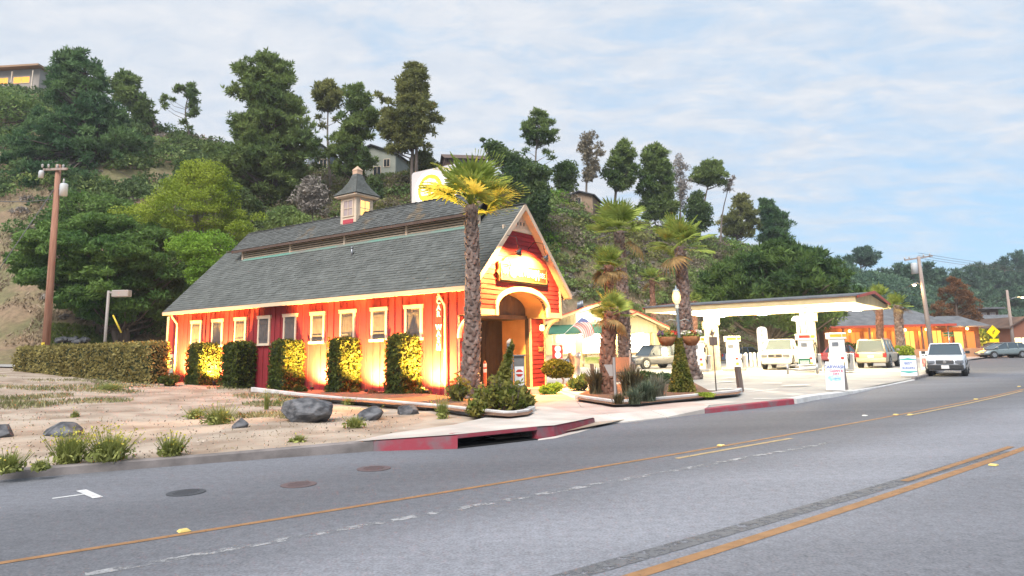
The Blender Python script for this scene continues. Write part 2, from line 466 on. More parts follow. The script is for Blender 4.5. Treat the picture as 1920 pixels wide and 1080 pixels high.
struct(kerb_run('red_kerb', 0, P2, [.13, .155, .165], M_['kerb_red'], .16))
P3 = [G(u, v)[:2] for u, v in ((1495, 757), (1530, 750), (1570, 744), (1605, 737), (1660, 724), (1716, 713))]
struct(kerb_run('pale_kerb', 0, P3, [.16, .16, .14, .10, .04, .04], M_['kerb_pale'], .3))
P4 = [G(1716, 713)[:2], (21.1, 36.08), (30, 48.5), (40, 62), (52, 77.5), (80, 112)]
struct(kerb_run('kerb', 0, dens(np.array(P4), 1), [.13] * len(dens(np.array(P4), 1)), M_['kerb']))

# ------------------------------------------------------------------ dirt lot
def zdirt(x, y):
    x = np.asarray(x, float); y = np.asarray(y, float)
    pk = np.asarray(KERB[:12], float)
    ky = np.interp(x, pk[:, 0], pk[:, 1])
    w = np.clip((y - ky) / 14, 0, 1)
    d = np.maximum(0, -x - 6)
    return .14 + w * (.018 * d + .0014 * d * d) * np.clip((60 - d) / 40, .3, 1)
kl = np.array([(x, y, z) for (x, y), z in zip(KERB[:10], KZ[:10])])
fr = dens(kl, .45)
d = unit(np.gradient(fr[:, :2], axis=0)); nn = np.stack([-d[:, 1], d[:, 0]], -1)
fr[:, :2] += nn * .13
T = np.concatenate([np.linspace(0, 12, 45), np.linspace(12.5, 60, 60)])
X = fr[:, 0][None] + T[:, None] * -.40; Y = fr[:, 1][None] + T[:, None] * .917
Z = zdirt(X, Y)
wk = np.clip(1 - T / 2.2, 0, 1)[:, None]
Z = Z * (1 - wk) + fr[:, 2][None] * wk - .012
amp = np.clip(T / 1.2, 0, 1)[:, None] * .04
Z = Z + amp * (vnoise(X * 1.3, Y * 1.3, 1) + .8 * vnoise(X * 2.9 + .8 * vnoise(X, Y, 31), Y * 2.9, 2) + .25 * vnoise(X * 7, Y * 7, 3))
# sink it beneath the paving at the right
bx_ = (X + 2.33) * math.cos(R(55.5)) + (Y - 26.12) * math.sin(R(55.5)); by_ = -(X + 2.33) * math.sin(R(55.5)) + (Y - 26.12) * math.cos(R(55.5))
right = ((Y < 25) & (X > -.75)) | ((bx_ > .25) & (by_ < 19.2))
Z = np.where(right, np.minimum(Z, .06), Z)
ns, nt = len(fr), len(T)
idx = np.arange(ns * nt).reshape(nt, ns)
Fq = np.stack([idx[:-1, :-1], idx[:-1, 1:], idx[1:, 1:], idx[1:, :-1]], -1).reshape(-1, 4)
dirt = struct(npmesh('dirt_lot', np.stack([X, Y, Z], -1).reshape(-1, 3), Fq, M_['soil']))
dirt.data.polygons.foreach_set('use_smooth', np.ones(len(Fq), bool))
def zg(x, y): return float(zdirt(x, y))

# ------------------------------------------------------------------ paving
strip('sidewalk', [(*G(650, 849)[:2], .17), (*P[0], .188), (*P[1], .249), (*P[2], .249), (*P[3], .229), (*P[4], .169)],
      [G(700, 820, .15), G(740, 812, .17), G(850, 797, .19), G(935, 778, .175), G(1000, 764, .165), G(1012, 760, .165)], M_['concrete'], None, 3)
side = bpy.data.objects['sidewalk']; struct(side)
for o_ in (side,): o_.location.z += .008
sl_ = MB()
# driveway in front of the wash bay: tilted slabs with open joints
DL = [np.array(G(u, v, .17)) for u, v in ((1012, 774), (1003, 757), (985, 742), (968, 735))]
b = MB(); b.add([G(1062, 782, .145), G(1135, 775, .145), G(1220, 768, .145), G(1330, 759.5, .145), (9.5, 23.2, .145), (9, 27, .145), (6, 36, .145), (1.2, 32, .145), (-2.0, 26.2, .145), (-.2, 20.5, .145)], [tuple(range(10))])
struct(b.build('paving_base', M_['concrete'], None, fix=False))
drv = empty('driveway', (1.5, 19.5, 0)); struct(drv)
def slab(name, q, m, parent, gap=.012, th=.1):
    """a paving slab with its own edges"""
    c = np.mean(q, axis=0); q = [c + (np.array(p) - c) * (1 - gap / np.linalg.norm(np.array(p) - c)) for p in q]
    return MB().prism([rel(parent, p) for p in q], (0, 0, -th)).build(name, m, parent, .008)
A0 = [(*G(1118, 797)[:2], .04), (*G(1180, 792)[:2], .03), (*G(1250, 784)[:2], .03), (*G(1322, 775.5)[:2], .12)]
A1 = [G(1060, 783, .165), G(1135, 776, .165), G(1220, 769, .165), G(1330, 760, .165)]
A2 = [G(1010, 771, .170), G(1090, 763, .170), G(1180, 760, .170), G(1300, 753, .170)]
A3 = [G(996, 757, .173), G(1065, 752, .173), G(1090, 747, .176), G(1150, 759.5, .176)]
for i in range(3):
    slab('slab', [A0[i], A0[i + 1], A1[i + 1], A1[i]], M_['concrete'], drv, th=.3)
    slab('slab', [A1[i], A1[i + 1], A2[i + 1], A2[i]], M_['pink_concrete'], drv)
slab('slab', [A2[0], A2[1], G(1078, 748, .18), G(985, 760, .18)], M_['pink_concrete'], drv)
slab('slab', [A2[1], A2[2], G(1152, 760, .18), G(1078, 748, .18)], M_['pink_concrete'], drv)
B0 = [G(985, 760, .18), G(1078, 748, .18)]
C0 = np.array([-2.33, 26.12, .15]); YAW = R(55.5)
FX, FY = math.cos(YAW), math.sin(YAW)
def bw(b_, a_, z): return (C0[0] + b_ * FX - a_ * FY, C0[1] + b_ * FY + a_ * FX, z)   # car-wash frame: b across the front, a to the back
slab('slab', [B0[0], B0[1], bw(5.6, -.6, .20), bw(1.0, -.6, .20)], M_['tan_concrete'], drv)
slab('slab', [bw(1.0, -.6, .20), bw(5.6, -.6, .20), bw(5.6, 3.0, .20), bw(1.0, 3.0, .20)], M_['tan_concrete'], drv)
# forecourt of the filling station
FE = [(*G(u, v)[:2], z) for u, v, z in ((1324, 775, .124), (1400, 767.6, .144), (1490, 757.6, .154), (1605, 736.6, .095), (1716, 712.7, .06))] + [(21.1, 36.1, .125), (40, 62.05, .125), (66, 91, .125)]
FE = [(x - .1, y + .07, z) for x, y, z in FE]
FB = [(-1.5, 46, .16), (0, 52, .16), (4, 62, .16), (12, 72, .16), (20, 80, .16), (30, 84, .16), (45, 92, .16), (60, 104, .16)]
fc = struct(strip('forecourt', FE, FB, M_['forecourt'], None, 10))
strip('side_path', [G(1152, 760, .15), G(1240, 757, .15), G(1330, 751, .15)], [(1.5, 30, .16), (4, 33, .16), (7, 36, .16)], M_['concrete'], fc)
strip('side_path', [bw(6.3, -.5, .155), (2.2, 31, .155), (7, 34, .155)], [(-9, 47, .155), (-4, 52, .155), (2, 60, .155)], M_['concrete'], fc)
# slab joints sawn into the forecourt
b = MB()
for k in range(9):
    p = np.array(FE[2][:2]) + np.array((.62, .785)) * (k * 4.2 - 2); q = p + np.array((-.785, .62)) * 26
    n_ = np.array((.62, .785)) * .012
    b.quad((*(p - n_), .166), (*(q - n_), .166), (*(q + n_), .166), (*(p + n_), .166))
# white parking bars
M_['bar_white'] = mat('bar_white', (.72, .72, .70), (.6, .6, .58), scale=8, rough=.7)
for u0, v0, u1, v1, w in ((1318, 731, 1376, 728, .35), (1338, 717, 1374, 715, .35), (1352, 709, 1380, 708, .35), (1400, 735, 1458, 729, .09), (1430, 718, 1466, 718, .28), (1467, 723, 1516, 721, .32), (1412, 748, 1480, 746, .14), (1405, 709, 1424, 709, .25)):
    p0, p1 = G(u0, v0, .17)[:2], G(u1, v1, .17)[:2]
    ribbon('parking_bar', [p0, p1], w, .172, M_['bar_white'], fc)
# pale lane at the foot of the slope, seen past the hedge
LX_ = np.linspace(-60, -11, 40)
strip('back_lane', [(x, 44.0, zg(x, 44.0) + .06) for x in LX_], [(x, 47.6, zg(x, 47.6) + .10) for x in LX_], M_['forecourt'], None, 3)
struct(bpy.data.objects['back_lane'])

# ------------------------------------------------------------------ hillside
HILL = [(-2200, 250, 150, 80, 3), (-900, 150, 130, 64, 3), (-300, 150, 112, 57, 3), (0, 168, 108, 53, 2.7), (130, 205, 105, 53, 2.4), (280, 248, 100, 53, 1.6), (390, 275, 98, 54, 1.1), (500, 305, 95, 55, .8),
        (600, 330, 90, 56, .6), (700, 342, 86, 58, .4), (800, 335, 84, 60, .3), (900, 338, 84, 62, .2), (1000, 352, 86, 64, .2), (1100, 388, 88, 66, .15), (1200, 420, 92, 68, .1),
        (1300, 446, 100, 72, .1), (1400, 464, 112, 80, .1), (1500, 486, 130, 90, .1), (1600, 512, 155, 100, .1), (1700, 537, 190, 112, .1), (1800, 553, 230, 122, .1), (1920, 556, 260, 135, .1),
        (2200, 556, 280, 150, .1), (3200, 600, 300, 170, .1), (4800, 600, 300, 200, .1)]
hu = np.array([(h[0] - 960) / 1313 for h in HILL])
hzr = np.array([D(min(max(h[0], -400), 2300), h[1], h[2])[2] for h in HILL]); hyr = np.array([h[2] for h in HILL], float); hyf = np.array([h[3] for h in HILL], float); hzf = np.array([h[4] for h in HILL])
def zhill(x, y):
    x = np.asarray(x, float); y = np.asarray(y, float); a = x / np.maximum(y, 1)
    zr, yr, yf, zf = (np.interp(a, hu, q) for q in (hzr, hyr, hyf, hzf))
    t = (y - yf) / (yr - yf)
    tc_ = np.clip(t, 0, 1)
    sh = .82 * tc_ + .18 * tc_ * tc_ * (3 - 2 * tc_) + .05 * np.sin(tc_ * math.pi)
    z = zf + (zr - zf) * sh - np.clip(t - 1, 0, 3) * 6
    n = vnoise(x * .35, y * .35, 5) * .8 + vnoise(x * .9, y * .9, 6) * .45 + vnoise(x * 2.3, y * 2.3, 7) * .2
    q = np.clip((t + .09) / .09, 0, 1); q = q * q * (3 - 2 * q)
    return np.where(t < 0, (zdirt(x, y) - .22) * (1 - q) + zf * q, z + n * np.clip(t * 5, 0, 1))
def hz(x, y): return float(zhill(x, y))
def hilltop(u, Y):
    """ground point on the hill at picture column u (at eye height) and depth Y"""
    x = (u - 960) / 1313 * Y
    return (x, Y, hz(x, Y))
av = np.concatenate([np.linspace(-2.4, -.95, 30), np.linspace(-.94, .95, 330), np.linspace(1, 2.8, 30)])
yv = np.concatenate([np.linspace(34, 140, 170), np.linspace(142, 330, 60)])
AA, YY = np.meshgrid(av, yv)
XX = AA * YY; ZZ = zhill(XX, YY)
na, ny = len(av), len(yv); idx = np.arange(na * ny).reshape(ny, na)
Fq = np.stack([idx[:-1, :-1], idx[:-1, 1:], idx[1:, 1:], idx[1:, :-1]], -1).reshape(-1, 4)
hill = struct(npmesh('hill', np.stack([XX, YY, ZZ], -1).reshape(-1, 3), Fq, M_['hill']))
hill.data.polygons.foreach_set('use_smooth', np.ones(len(Fq), bool))
# ------------------------------------------------------------------ car wash barn
M_['barn_red'] = mat('barn_red', (.25, .032, .038), (.185, .024, .029), scale=1.2, rough=.7, bump=.12, bscale=40, spec=.12, island=.10, stretch=(3, 3, .6))
M_['siding_red'] = mat('siding_red', (.255, .030, .035), (.195, .023, .028), scale=1.5, rough=.7, bump=.12, bscale=40, spec=.12, island=.08)
M_['cream'] = mat('cream_trim', (.62, .50, .38), (.52, .41, .31), scale=2, rough=.7, bump=.08, bscale=30)
M_['shutter'] = mat('grey_shutter', (.10, .088, .086), (.075, .066, .064), scale=4, rough=.7)
M_['shingle'] = mat('roof_shingle', (.086, .093, .088), (.118, .126, .120), scale=1.3, rough=.9, bump=.5, bscale=60, island=.13)
M_['shingle_moss'] = mat('ridge_shingle', (.085, .09, .088), (.22, .14, .06), scale=1.1, rough=.95, bump=.5, bscale=60, island=.25, ramp=(.58, .82))
M_['roof_deck'] = mat('roof_deck', (.06, .05, .045), rough=.9)
M_['brown_board'] = mat('brown_board', (.11, .07, .055), (.08, .05, .04), scale=2, rough=.8, island=.12)
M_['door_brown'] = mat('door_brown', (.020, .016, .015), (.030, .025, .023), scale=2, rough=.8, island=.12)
M_['gutter'] = mat('gutter_cream', (.66, .48, .32), rough=.5)
M_['white_letter'] = mat('white_letter', (.74, .74, .72), rough=.5)
M_['sign_gold'] = mat('sign_gold', (.022, .012, .004), (.016, .009, .003), scale=4, rough=.55)
M_['black_metal'] = mat('black_metal', (.02, .02, .022), rough=.45, metal=.4)
M_['grey_metal'] = mat('grey_metal', (.30, .31, .33), (.22, .23, .25), scale=5, rough=.4, metal=.7)
M_['glass_dark'] = mat('glass_dark', (.03, .035, .04), rough=.08, spec=.8)
M_['glow_warm'] = glow('glow_warm', (1, .55, .16), 5)
M_['glow_window'] = glow('glow_window', (1, .52, .14), .62)
M_['glow_white'] = glow('glow_white', (1, .9, .70), 6)

barn = empty('car_wash', C0, YAW, 'red board and batten barn car wash with grey shingle roof and cupola, lit from below', 'car wash building')
ROOFX, ROOFZ = -.5, 3.97
def zr_(x): return ROOFZ + (x - ROOFX) if x <= 3.05 else ROOFZ + (6.6 - x)
BL = 18.9
# core walls behind the boards
MB().bb((.02, .02, -.5), (6.13, BL - .02, 4.3)).build('inner_wall', M_['roof_deck'], barn)
bpy.data.objects['inner_wall'].scale = (1, 1, 1)
# left wall boards and battens
proto = None; protb = None; y = -.25; k = 0; nb_ = 48; bwid = (BL + .25) / nb_
bd = MB().bb((-.03, .008, -.5), (.02, bwid - .008, 4.40)); bt = MB().bb((-.062, -.03, -.5), (-.031, .03, 4.38))
for i in range(nb_):
    if proto is None:
        proto = bd.build('wall_board', M_['barn_red'], barn); protb = bt.build('batten', M_['barn_red'], barn)
        o1, o2 = proto, protb
    else:
        o1, o2 = proto.copy(), protb.copy(); COL.objects.link(o1); COL.objects.link(o2)
    o1.location = (0, -.25 + i * bwid, 0); o2.location = (0, -.25 + i * bwid, 0)
# gable-end walls and right wall
def gable(y0, y1, zb):
    return [(0, y0, zb), (6.15, y0, zb), (6.15, y0, zr_(6.15) - .12), (3.05, y0, zr_(3.05) - .12), (0, y0, zr_(0) - .12)]
MB().prism(gable(BL - .1, 0, -.5), (0, .1, 0)).build('rear_wall', M_['barn_red'], barn)
MB().bb((6.1, .0, -.5), (6.16, BL, 4.4)).build('side_wall', M_['barn_red'], barn)
MB().bb((6.161, -.24, -.5), (6.22, .1, 4.3)).build('corner_board', M_['barn_red'], barn)
# rear bump-out seen past the far corner
MB().bb((.3, BL + .02, 1.75), (2.2, BL + 1.25, 3.9)).build('rear_bay', M_['barn_red'], barn)
MB().bb((.26, BL + 1.22, 1.6), (.40, BL + 1.36, 3.8)).bb((.28, BL + .05, 1.6), (.36, BL + 1.2, 1.78)).build('bay_trim', M_['cream'], barn)

# windows with shutters
def window(parent, yc):
    f = MB(); w = .36
    f.bb((-.10, yc - w - .09, 2.17), (-.033, yc - w + .012, 3.30)); f.bb((-.10, yc + w - .012, 2.17), (-.033, yc + w + .09, 3.30))
    f.bb((-.12, yc - w - .14, 3.302), (-.033, yc + w + .14, 3.42)); f.bb((-.14, yc - w - .15, 3.422), (-.033, yc + w + .15, 3.45))
    o = f.build('window', M_['cream'], parent)
    MB().bb((-.15, yc - w - .15, 2.06), (-.033, yc + w + .15, 2.168)).build('sill', M_['cream'], o)
    s = MB()
    for j in range(4): s.bb((-.072, yc - w + .014 + j * .174, 2.172), (-.064, yc - w + .014 + j * .174 + .166, 3.298))
    s.bb((-.09, yc - w + .016, 2.34), (-.0721, yc + w - .016, 2.44)); s.bb((-.09, yc - w + .016, 3.05), (-.0721, yc + w - .016, 3.15))
    s.build('shutter', M_['shutter'], o)
    return o
for yc in (16.85, 15.0, 13.1, 11.27, 9.39, 7.5, 5.62, 3.75, 1.88): window(barn, yc)

# roof deck, shingles, fascia
def deck(name, pts, d, m, parent): return MB().prism(pts, d).build(name, m, parent)
Y0, Y1 = -1.4, 19.3
rf = MB()
rf.prism([(-.5, Y0, ROOFZ), (3.05, Y0, 7.52), (6.6, Y0, ROOFZ), (6.6, Y0, ROOFZ - .10), (3.05, Y0, 7.42), (-.5, Y0, ROOFZ - .10)], (0, Y1 - Y0, 0))
roof = rf.build('roof', M_['roof_deck'], barn)
def shingles(name, org, uv, vv, W_, H_, m, parent, ex=.17, sw=.30, skip=None):
    org, uv, vv = Vector(org), Vector(uv).normalized(), Vector(vv).normalized(); nv = uv.cross(vv).normalized()
    if nv.z < 0: nv = -nv
    b = MB(); r = 0; v = 0
    while v < H_ - .03:
        u = -random.uniform(0, sw); e = min(ex + .05, H_ - v)
        while u < W_:
            w = sw * random.uniform(.75, 1.2); a0, a1 = max(u, 0) + .004, min(u + w, W_) - .004
            if a1 - a0 > .03 and not (skip and skip(.5 * (a0 + a1), v)):
                lift = .028 + random.uniform(-.006, .012); dv = random.uniform(-.012, .012)
                q = []
                for (uu, vv_, nn_) in ((a0, v + dv, 0.0), (a1, v + dv, 0.0), (a1, v + dv, lift), (a0, v + dv, lift), (a1, v + e, .008), (a0, v + e, .008)):
                    q.append(org + uv * uu + vv * vv_ + nv * nn_)
                b.add(q, [(0, 1, 2, 3), (3, 2, 4, 5), (0, 3, 5), (1, 4, 2)])
            u += w
        v += ex
    o = b.build(name, m, parent, fix=False); stuff(o); return o
SL = math.sqrt(2) * 3.55
shingles('shingle', (-.52, Y0, ROOFZ), (0, 1, 0), (1, 0, 1), Y1 - Y0, SL, M_['shingle'], roof)
shingles('shingle', (6.62, Y0, ROOFZ), (0, 1, 0), (-1, 0, 1), Y1 - Y0, SL, M_['shingle'], roof, ex=.4, sw=1.2)
b = MB()
for i in range(60): b.box((3.05, Y0 + .1 + i * .345, 7.545), (.26, .33, .03), 0, R(3))
stuff(b.build('ridge_cap', M_['shingle_moss'], roof))
MB().bb((-.56, Y0 - .02, ROOFZ - .17), (-.50, Y1, ROOFZ - .005)).build('fascia', M_['gutter'], barn)
MB().bb((6.6, Y0 - .02, ROOFZ - .17), (6.66, Y1, ROOFZ - .005)).build('fascia', M_['gutter'], barn)
MB().bb((-.49, Y0 + .3, ROOFZ - .13), (-.035, Y1 - .05, ROOFZ - .101)).build('soffit', M_['cream'], barn)
rk = MB()
for s in (0, 1):
    p = [(-.56, ROOFZ - .02), (3.05, 7.56), (3.05, 7.30), (-.42, ROOFZ - .14)]
    if s: p = [(6.1 - x, z) for x, z in p]
    MB().prism([(x, Y0 - .05, z) for x, z in p], (0, .049, 0)).build('rake_board', M_['cream'], barn)
    p = [(-.40, ROOFZ - .12), (3.05, 7.41), (3.05, 7.36), (-.36, ROOFZ - .15)]
    if s: p = [(6.1 - x, z) for x, z in p]
    MB().prism([(x, Y0 + .01, z) for x, z in p], (0, .27, 0)).build('rake_soffit', M_['cream'], barn)
    p = [(-.52, ROOFZ - .04), (3.05, 7.5), (3.05, 7.32), (-.42, ROOFZ - .14)]
    if s: p = [(6.1 - x, z) for x, z in p]
    MB().prism([(x, Y1 + .002, z) for x, z in p], (0, .04, 0)).build('rake_board', M_['cream'], barn)
# roof vent pipe
MB().cyl((1.55, 7.2, 6.0), .05, .42).cyl((1.55, 7.2, 6.40), .075, .06).build('vent_pipe', M_['grey_metal'], barn)

# clerestory with louvres
CY0, CY1, CX, CZ = .3, 17.0, 2.30, 6.77
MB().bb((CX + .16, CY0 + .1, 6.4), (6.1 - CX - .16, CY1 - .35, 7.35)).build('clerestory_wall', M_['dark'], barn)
nbay = 4; y0, y1 = CY0 + .12, CY1 - .35; bl = (y1 - y0) / nbay
for i in range(nbay + 1):
    yy = y0 + i * bl
    for sx in (CX, 6.1 - CX): MB().bb((sx - .05, yy - .06, CZ - .02), (sx + .05, yy + .06, 7.28)).build('louvre_post', M_['cream'], barn)
for i in range(nbay):
    for j in range(4):
        yy = y0 + i * bl
        for sx, s in ((CX, 1), (6.1 - CX, -1)):
            MB().box((sx + .02 * s, yy + bl / 2, CZ + .10 + j * .115), (.13, bl - .125, .022), 0, 0, R(-38 * s)).build('louvre_slat', M_['cream'], barn)
M_['copper_green'] = mat('green_flashing', (.13, .28, .23), (.2, .2, .18), scale=.7, rough=.6)
MB().box((CX - .08, (CY0 + CY1) / 2 - .2, CZ - .02), (.2, CY1 - CY0 - .5, .02), 0, 0, R(-45)).build('flashing', M_['copper_green'], barn)
UE, UZ, RZ = 2.02, 7.30, 8.40
MB().prism([(UE, CY0 - .05, UZ), (3.05, CY0 - .05, RZ), (6.1 - UE, CY0 - .05, UZ), (6.1 - UE, CY0 - .05, UZ - .07), (3.05, CY0 - .05, RZ - .09), (UE, CY0 - .05, UZ - .07)], (0, CY1 - CY0 + .35, 0)).build('upper_roof', M_['roof_deck'], barn)
up = bpy.data.objects['upper_roof']
shingles('shingle', (UE - .02, CY0 - .07, UZ), (0, 1, 0), (3.05 - UE, 0, RZ - UZ), CY1 - CY0 + .37, math.hypot(3.05 - UE, RZ - UZ), M_['shingle_moss'], up, ex=.15, sw=.28)
shingles('shingle', (6.12 - UE, CY0 - .07, UZ), (0, 1, 0), (UE - 3.05, 0, RZ - UZ), CY1 - CY0 + .37, math.hypot(3.05 - UE, RZ - UZ), M_['shingle'], up, ex=.4, sw=1.2)
b = MB()
for i in range(62): b.box((3.05, CY0 + .05 + i * .274, RZ + .015), (.2, .29, .03), 0, R(7))
stuff(b.build('ridge_cap', M_['shingle_moss'], up))
MB().bb((UE - .03, CY0 - .05, UZ - .13), (UE + .01, CY1 + .28, UZ - .01)).build('upper_fascia', M_['brown_board'], barn)

# cupola
cp = empty('cupola', (3.05, 8.55, 7.5)); cp.parent = barn
hb = .55
MB().bb((-hb, -hb, -.1), (hb, hb, 1.72)).build('cupola_body', M_['cream'], cp)
cr_ = MB()
cr_.lathe([(hb + .20, 1.62), (hb + .32, 1.70), (hb + .32, 1.76), (.1, 1.78)], n=4, smooth=False)
cc = cr_.build('cornice', M_['cream'], cp); cc.rotation_euler = (0, 0, R(45)); cc.scale = (1.25, 1.25, 1)
ro = empty('cupola_roof', (0, 0, 0)); bpy.data.objects.remove(ro)
prof = [(.80, 1.79), (.50, 2.15), (.30, 2.50), (.15, 2.94)]
b = MB()
for s in range(4):
    a = s * math.pi / 2; ca, sa = math.cos(a), math.sin(a)
    for i in range(14):
        t0, t1 = i / 14, (i + 1) / 14
        def pr(t):
            z = 1.79 + t * 1.15; return np.interp(z, [q[1] for q in prof], [q[0] for q in prof]), z
        r0, z0 = pr(t0); r1, z1 = pr(t1); n_ = max(2, int(r0 * 2 / .2))
        for j in range(n_):
            x0, x1 = -r0 + 2 * r0 * j / n_ + .004, -r0 + 2 * r0 * (j + 1) / n_ - .004; f = r1 / r0
            q = [(x0, -r0 - .02, z0), (x1, -r0 - .02, z0), (x1, -r0 - .02, z0 + .02), (x0, -r0 - .02, z0 + .02), (x1 * f, -r1, z1 + .01), (x0 * f, -r1, z1 + .01)]
            b.add([(x_ * ca - y_ * sa, x_ * sa + y_ * ca, z_) for x_, y_, z_ in q], [(0, 1, 2, 3), (3, 2, 4, 5), (0, 3, 5), (1, 4, 2)])
stuff(b.build('cupola_shingle', M_['shingle'], cp, fix=False))
dk = MB().lathe([(p_[0] * 1.38, p_[1] - .01) for p_ in prof], n=4, smooth=False).build('cupola_roof', M_['roof_deck'], cp); dk.rotation_euler = (0, 0, R(45))
fi = MB().lathe([(.24, 2.90), (.24, 3.08), (.26, 3.10), (.26, 3.14), (.0, 3.36)], n=4, smooth=False).build('finial', mat('copper_cap', (.55, .36, .25), rough=.6), cp)
fi.rotation_euler = (0, 0, R(45))
M_['pane_pink'] = mat('pane_pink', (.40, .30, .28), (.3, .25, .26), scale=3, rough=.15, spec=.7)
for s in range(4):
    a = (0, -math.pi / 2, math.pi, math.pi / 2)[s]
    w = MB()
    for x0, x1, z0, z1 in ((-.36, -.30, .75, 1.48), (.30, .36, .75, 1.48), (-.36, .36, 1.482, 1.54), (-.40, .40, .69, .748), (-.02, .02, .752, 1.478), (-.298, -.022, 1.09, 1.13), (.022, .298, 1.09, 1.13)):
        w.bb((x0, -hb - .035, z0), (x1, -hb - .003, z1))
    o = w.build('cupola_window', M_['cream'], cp); o.rotation_euler = (0, 0, a)
    p = MB().bb((-.30, -hb - .012, .75), (.30, -hb - .002, 1.48)).build('pane', M_['glow_window'] if s == 0 else M_['pane_pink'], o)
    q = MB().bb((-.36, -hb - .02, .14), (.36, -hb - .002, .36)).bb((-.36, -hb - .02, .375), (.36, -hb - .002, .56)).build('red_panel', mat('panel_red', (.42, .06, .08), rough=.7) if s == 0 else bpy.data.materials['panel_red'], cp)
    q.rotation_euler = (0, 0, a)

# front gable: upper wall jutting out over the wash bay
GY = -1.1
ACX, AHW, ASZ, AR, GB = 3.2, 1.80, 3.28, .68, 2.95
def arch_z(x, grow=0):
    t = (x - ACX) / (AHW + grow)
    return ASZ + (AR + grow) * math.sqrt(max(0, 1 - t * t) ) if abs(t) < 1 else -9
M_bk = MB()
pl = [(0, GB), (ACX - AHW, GB)] + [(ACX - AHW + i * AHW / 12, max(arch_z(ACX - AHW + i * AHW / 12), ASZ)) for i in range(25)] + [(ACX + AHW, GB), (6.15, GB), (6.15, zr_(6.15) - .11), (3.05, 7.40), (0, zr_(0) - .11)]
bm = bmesh.new(); vs = [bm.verts.new((x, GY + .03, z)) for x, z in pl]; f = bm.faces.new(vs)
ex = bmesh.ops.extrude_face_region(bm, geom=[f]); bmesh.ops.translate(bm, vec=(0, .12, 0), verts=[g for g in ex['geom'] if isinstance(g, bmesh.types.BMVert)])
bmesh.ops.triangulate(bm, faces=bm.faces[:]); bmesh.ops.recalc_face_normals(bm, faces=bm.faces)
me = bpy.data.meshes.new('gable_wall'); bm.to_mesh(me); me.materials.append(M_['roof_deck']); link('gable_wall', me, barn)
z = GB + .22; rowh = .192
while z < 6.36:
    z1 = min(z + rowh - .006, 6.38); xl = max(0.0, z1 - zr_(0) + .05 + 0.02); xr = 6.15 - xl if xl > 0 else 6.15
    xl = max(xl, .0)
    segs = []
    if z < ASZ + AR + .2:
        # trim round the arch
        def edge(zq):
            t = (zq - ASZ) / (AR + .17)
            return (AHW + .17) * math.sqrt(max(0, 1 - t * t)) if t > 0 else AHW + .17
        h0, h1 = edge(z), edge(z1)
        segs = [[(xl + .12 * (xl < .01), z), (ACX - h0 + .03, z), (ACX - h1 + .03, z1), (xl + .12 * (xl < .01), z1)], [(ACX + h0 - .03, z), (xr - .12 * (xl < .01), z), (xr - .12 * (xl < .01), z1), (ACX + h1 - .03, z1)]]
    else:
        segs = [[(xl + .12 * (xl < .01), z), (xr - .12 * (xl < .01), z), (xr - .12 * (xl < .01), z1), (xl + .12 * (xl < .01), z1)]]
    for s_ in segs:
        # lap: lower edge proud
        b = MB(); q0 = [(x, GY - (.035 if zz_ == z else .012), zz_) for x, zz_ in s_]; q1 = [(x, GY + .029, zz_) for x, zz_ in s_]
        b.add(q0 + q1, [(0, 1, 2, 3), (7, 6, 5, 4), (0, 4, 5, 1), (1, 5, 6, 2), (2, 6, 7, 3), (3, 7, 4, 0)])
        b.build('siding_board', M_['siding_red'], barn)
    z += rowh
# trim of the gable
tr_ = MB(); tr_.bb((-.03, GY - .05, GB), (ACX - AHW - .18, GY + .02, GB + .215)); tr_.bb((ACX + AHW + .18, GY - .05, GB), (6.18, GY + .02, GB + .215))
tr_.build('beam_trim', M_['cream'], barn)
for x0 in (-.03, 6.03): MB().bb((x0, GY - .045, GB + .217), (x0 + .15, GY + .02, zr_(0) - .12)).build('corner_board', M_['cream'], barn)
n_ = 28; at_ = MB(); inn = []; out = []
for i in range(n_ + 1):
    t = math.pi * (1 - i / n_); inn.append((ACX + AHW * math.cos(t), ASZ + AR * math.sin(t))); out.append((ACX + (AHW + .18) * math.cos(t), ASZ + (AR + .19) * math.sin(t)))
inn = [(ACX - AHW, GB)] + inn + [(ACX + AHW, GB)]; out = [(ACX - AHW - .18, GB)] + out + [(ACX + AHW + .18, GB)]
m_ = len(inn); vs = []
for yy in (GY - .08, GY + .1): vs += [(x, yy, z) for x, z in inn] + [(x, yy, z) for x, z in out]
fs = []
for i in range(m_ - 1):
    fs += [(i, i + 1, m_ + i + 1, m_ + i), (2 * m_ + i, 3 * m_ + i, 3 * m_ + i + 1, 2 * m_ + i + 1), (i, 2 * m_ + i, 2 * m_ + i + 1, i + 1), (m_ + i, m_ + i + 1, 3 * m_ + i + 1, 3 * m_ + i)]
fs += [(0, m_, 3 * m_, 2 * m_), (m_ - 1, 3 * m_ - 1, 4 * m_ - 1, 2 * m_ - 1)]
at_.add(vs, fs); at_.build('arch_trim', M_['cream'], barn)
# barrel under the arch, back wall above the bay
bb_ = MB(); bb_.add([(x, GY + .1, z) for x, z in inn] + [(x, .05, z) for x, z in inn], [(i, i + 1, m_ + i + 1, m_ + i) for i in range(m_ - 1)])
bb_.build('arch_vault', mat('tan_plaster', (.50, .33, .16), (.43, .28, .13), scale=2, rough=.8), barn)
for i in range(13):
    x0 = 1.35 + i * .285; MB().bb((x0 + .006, .0, 3.05), (x0 + .279, .03 + .012 * (i % 2), 4.1)).build('transom_board', M_['brown_board'], barn)
MB().bb((1.0, -.10, 2.90), (5.4, .049, 3.06)).build('door_beam', M_['brown_board'], barn)
MB().bb((.01, GY + .12, GB + .005), (ACX - AHW, -.26, GB + .04)).bb((ACX + AHW, GY + .12, GB + .005), (6.14, -.26, GB + .04)).build('jetty_soffit', M_['cream'], barn)
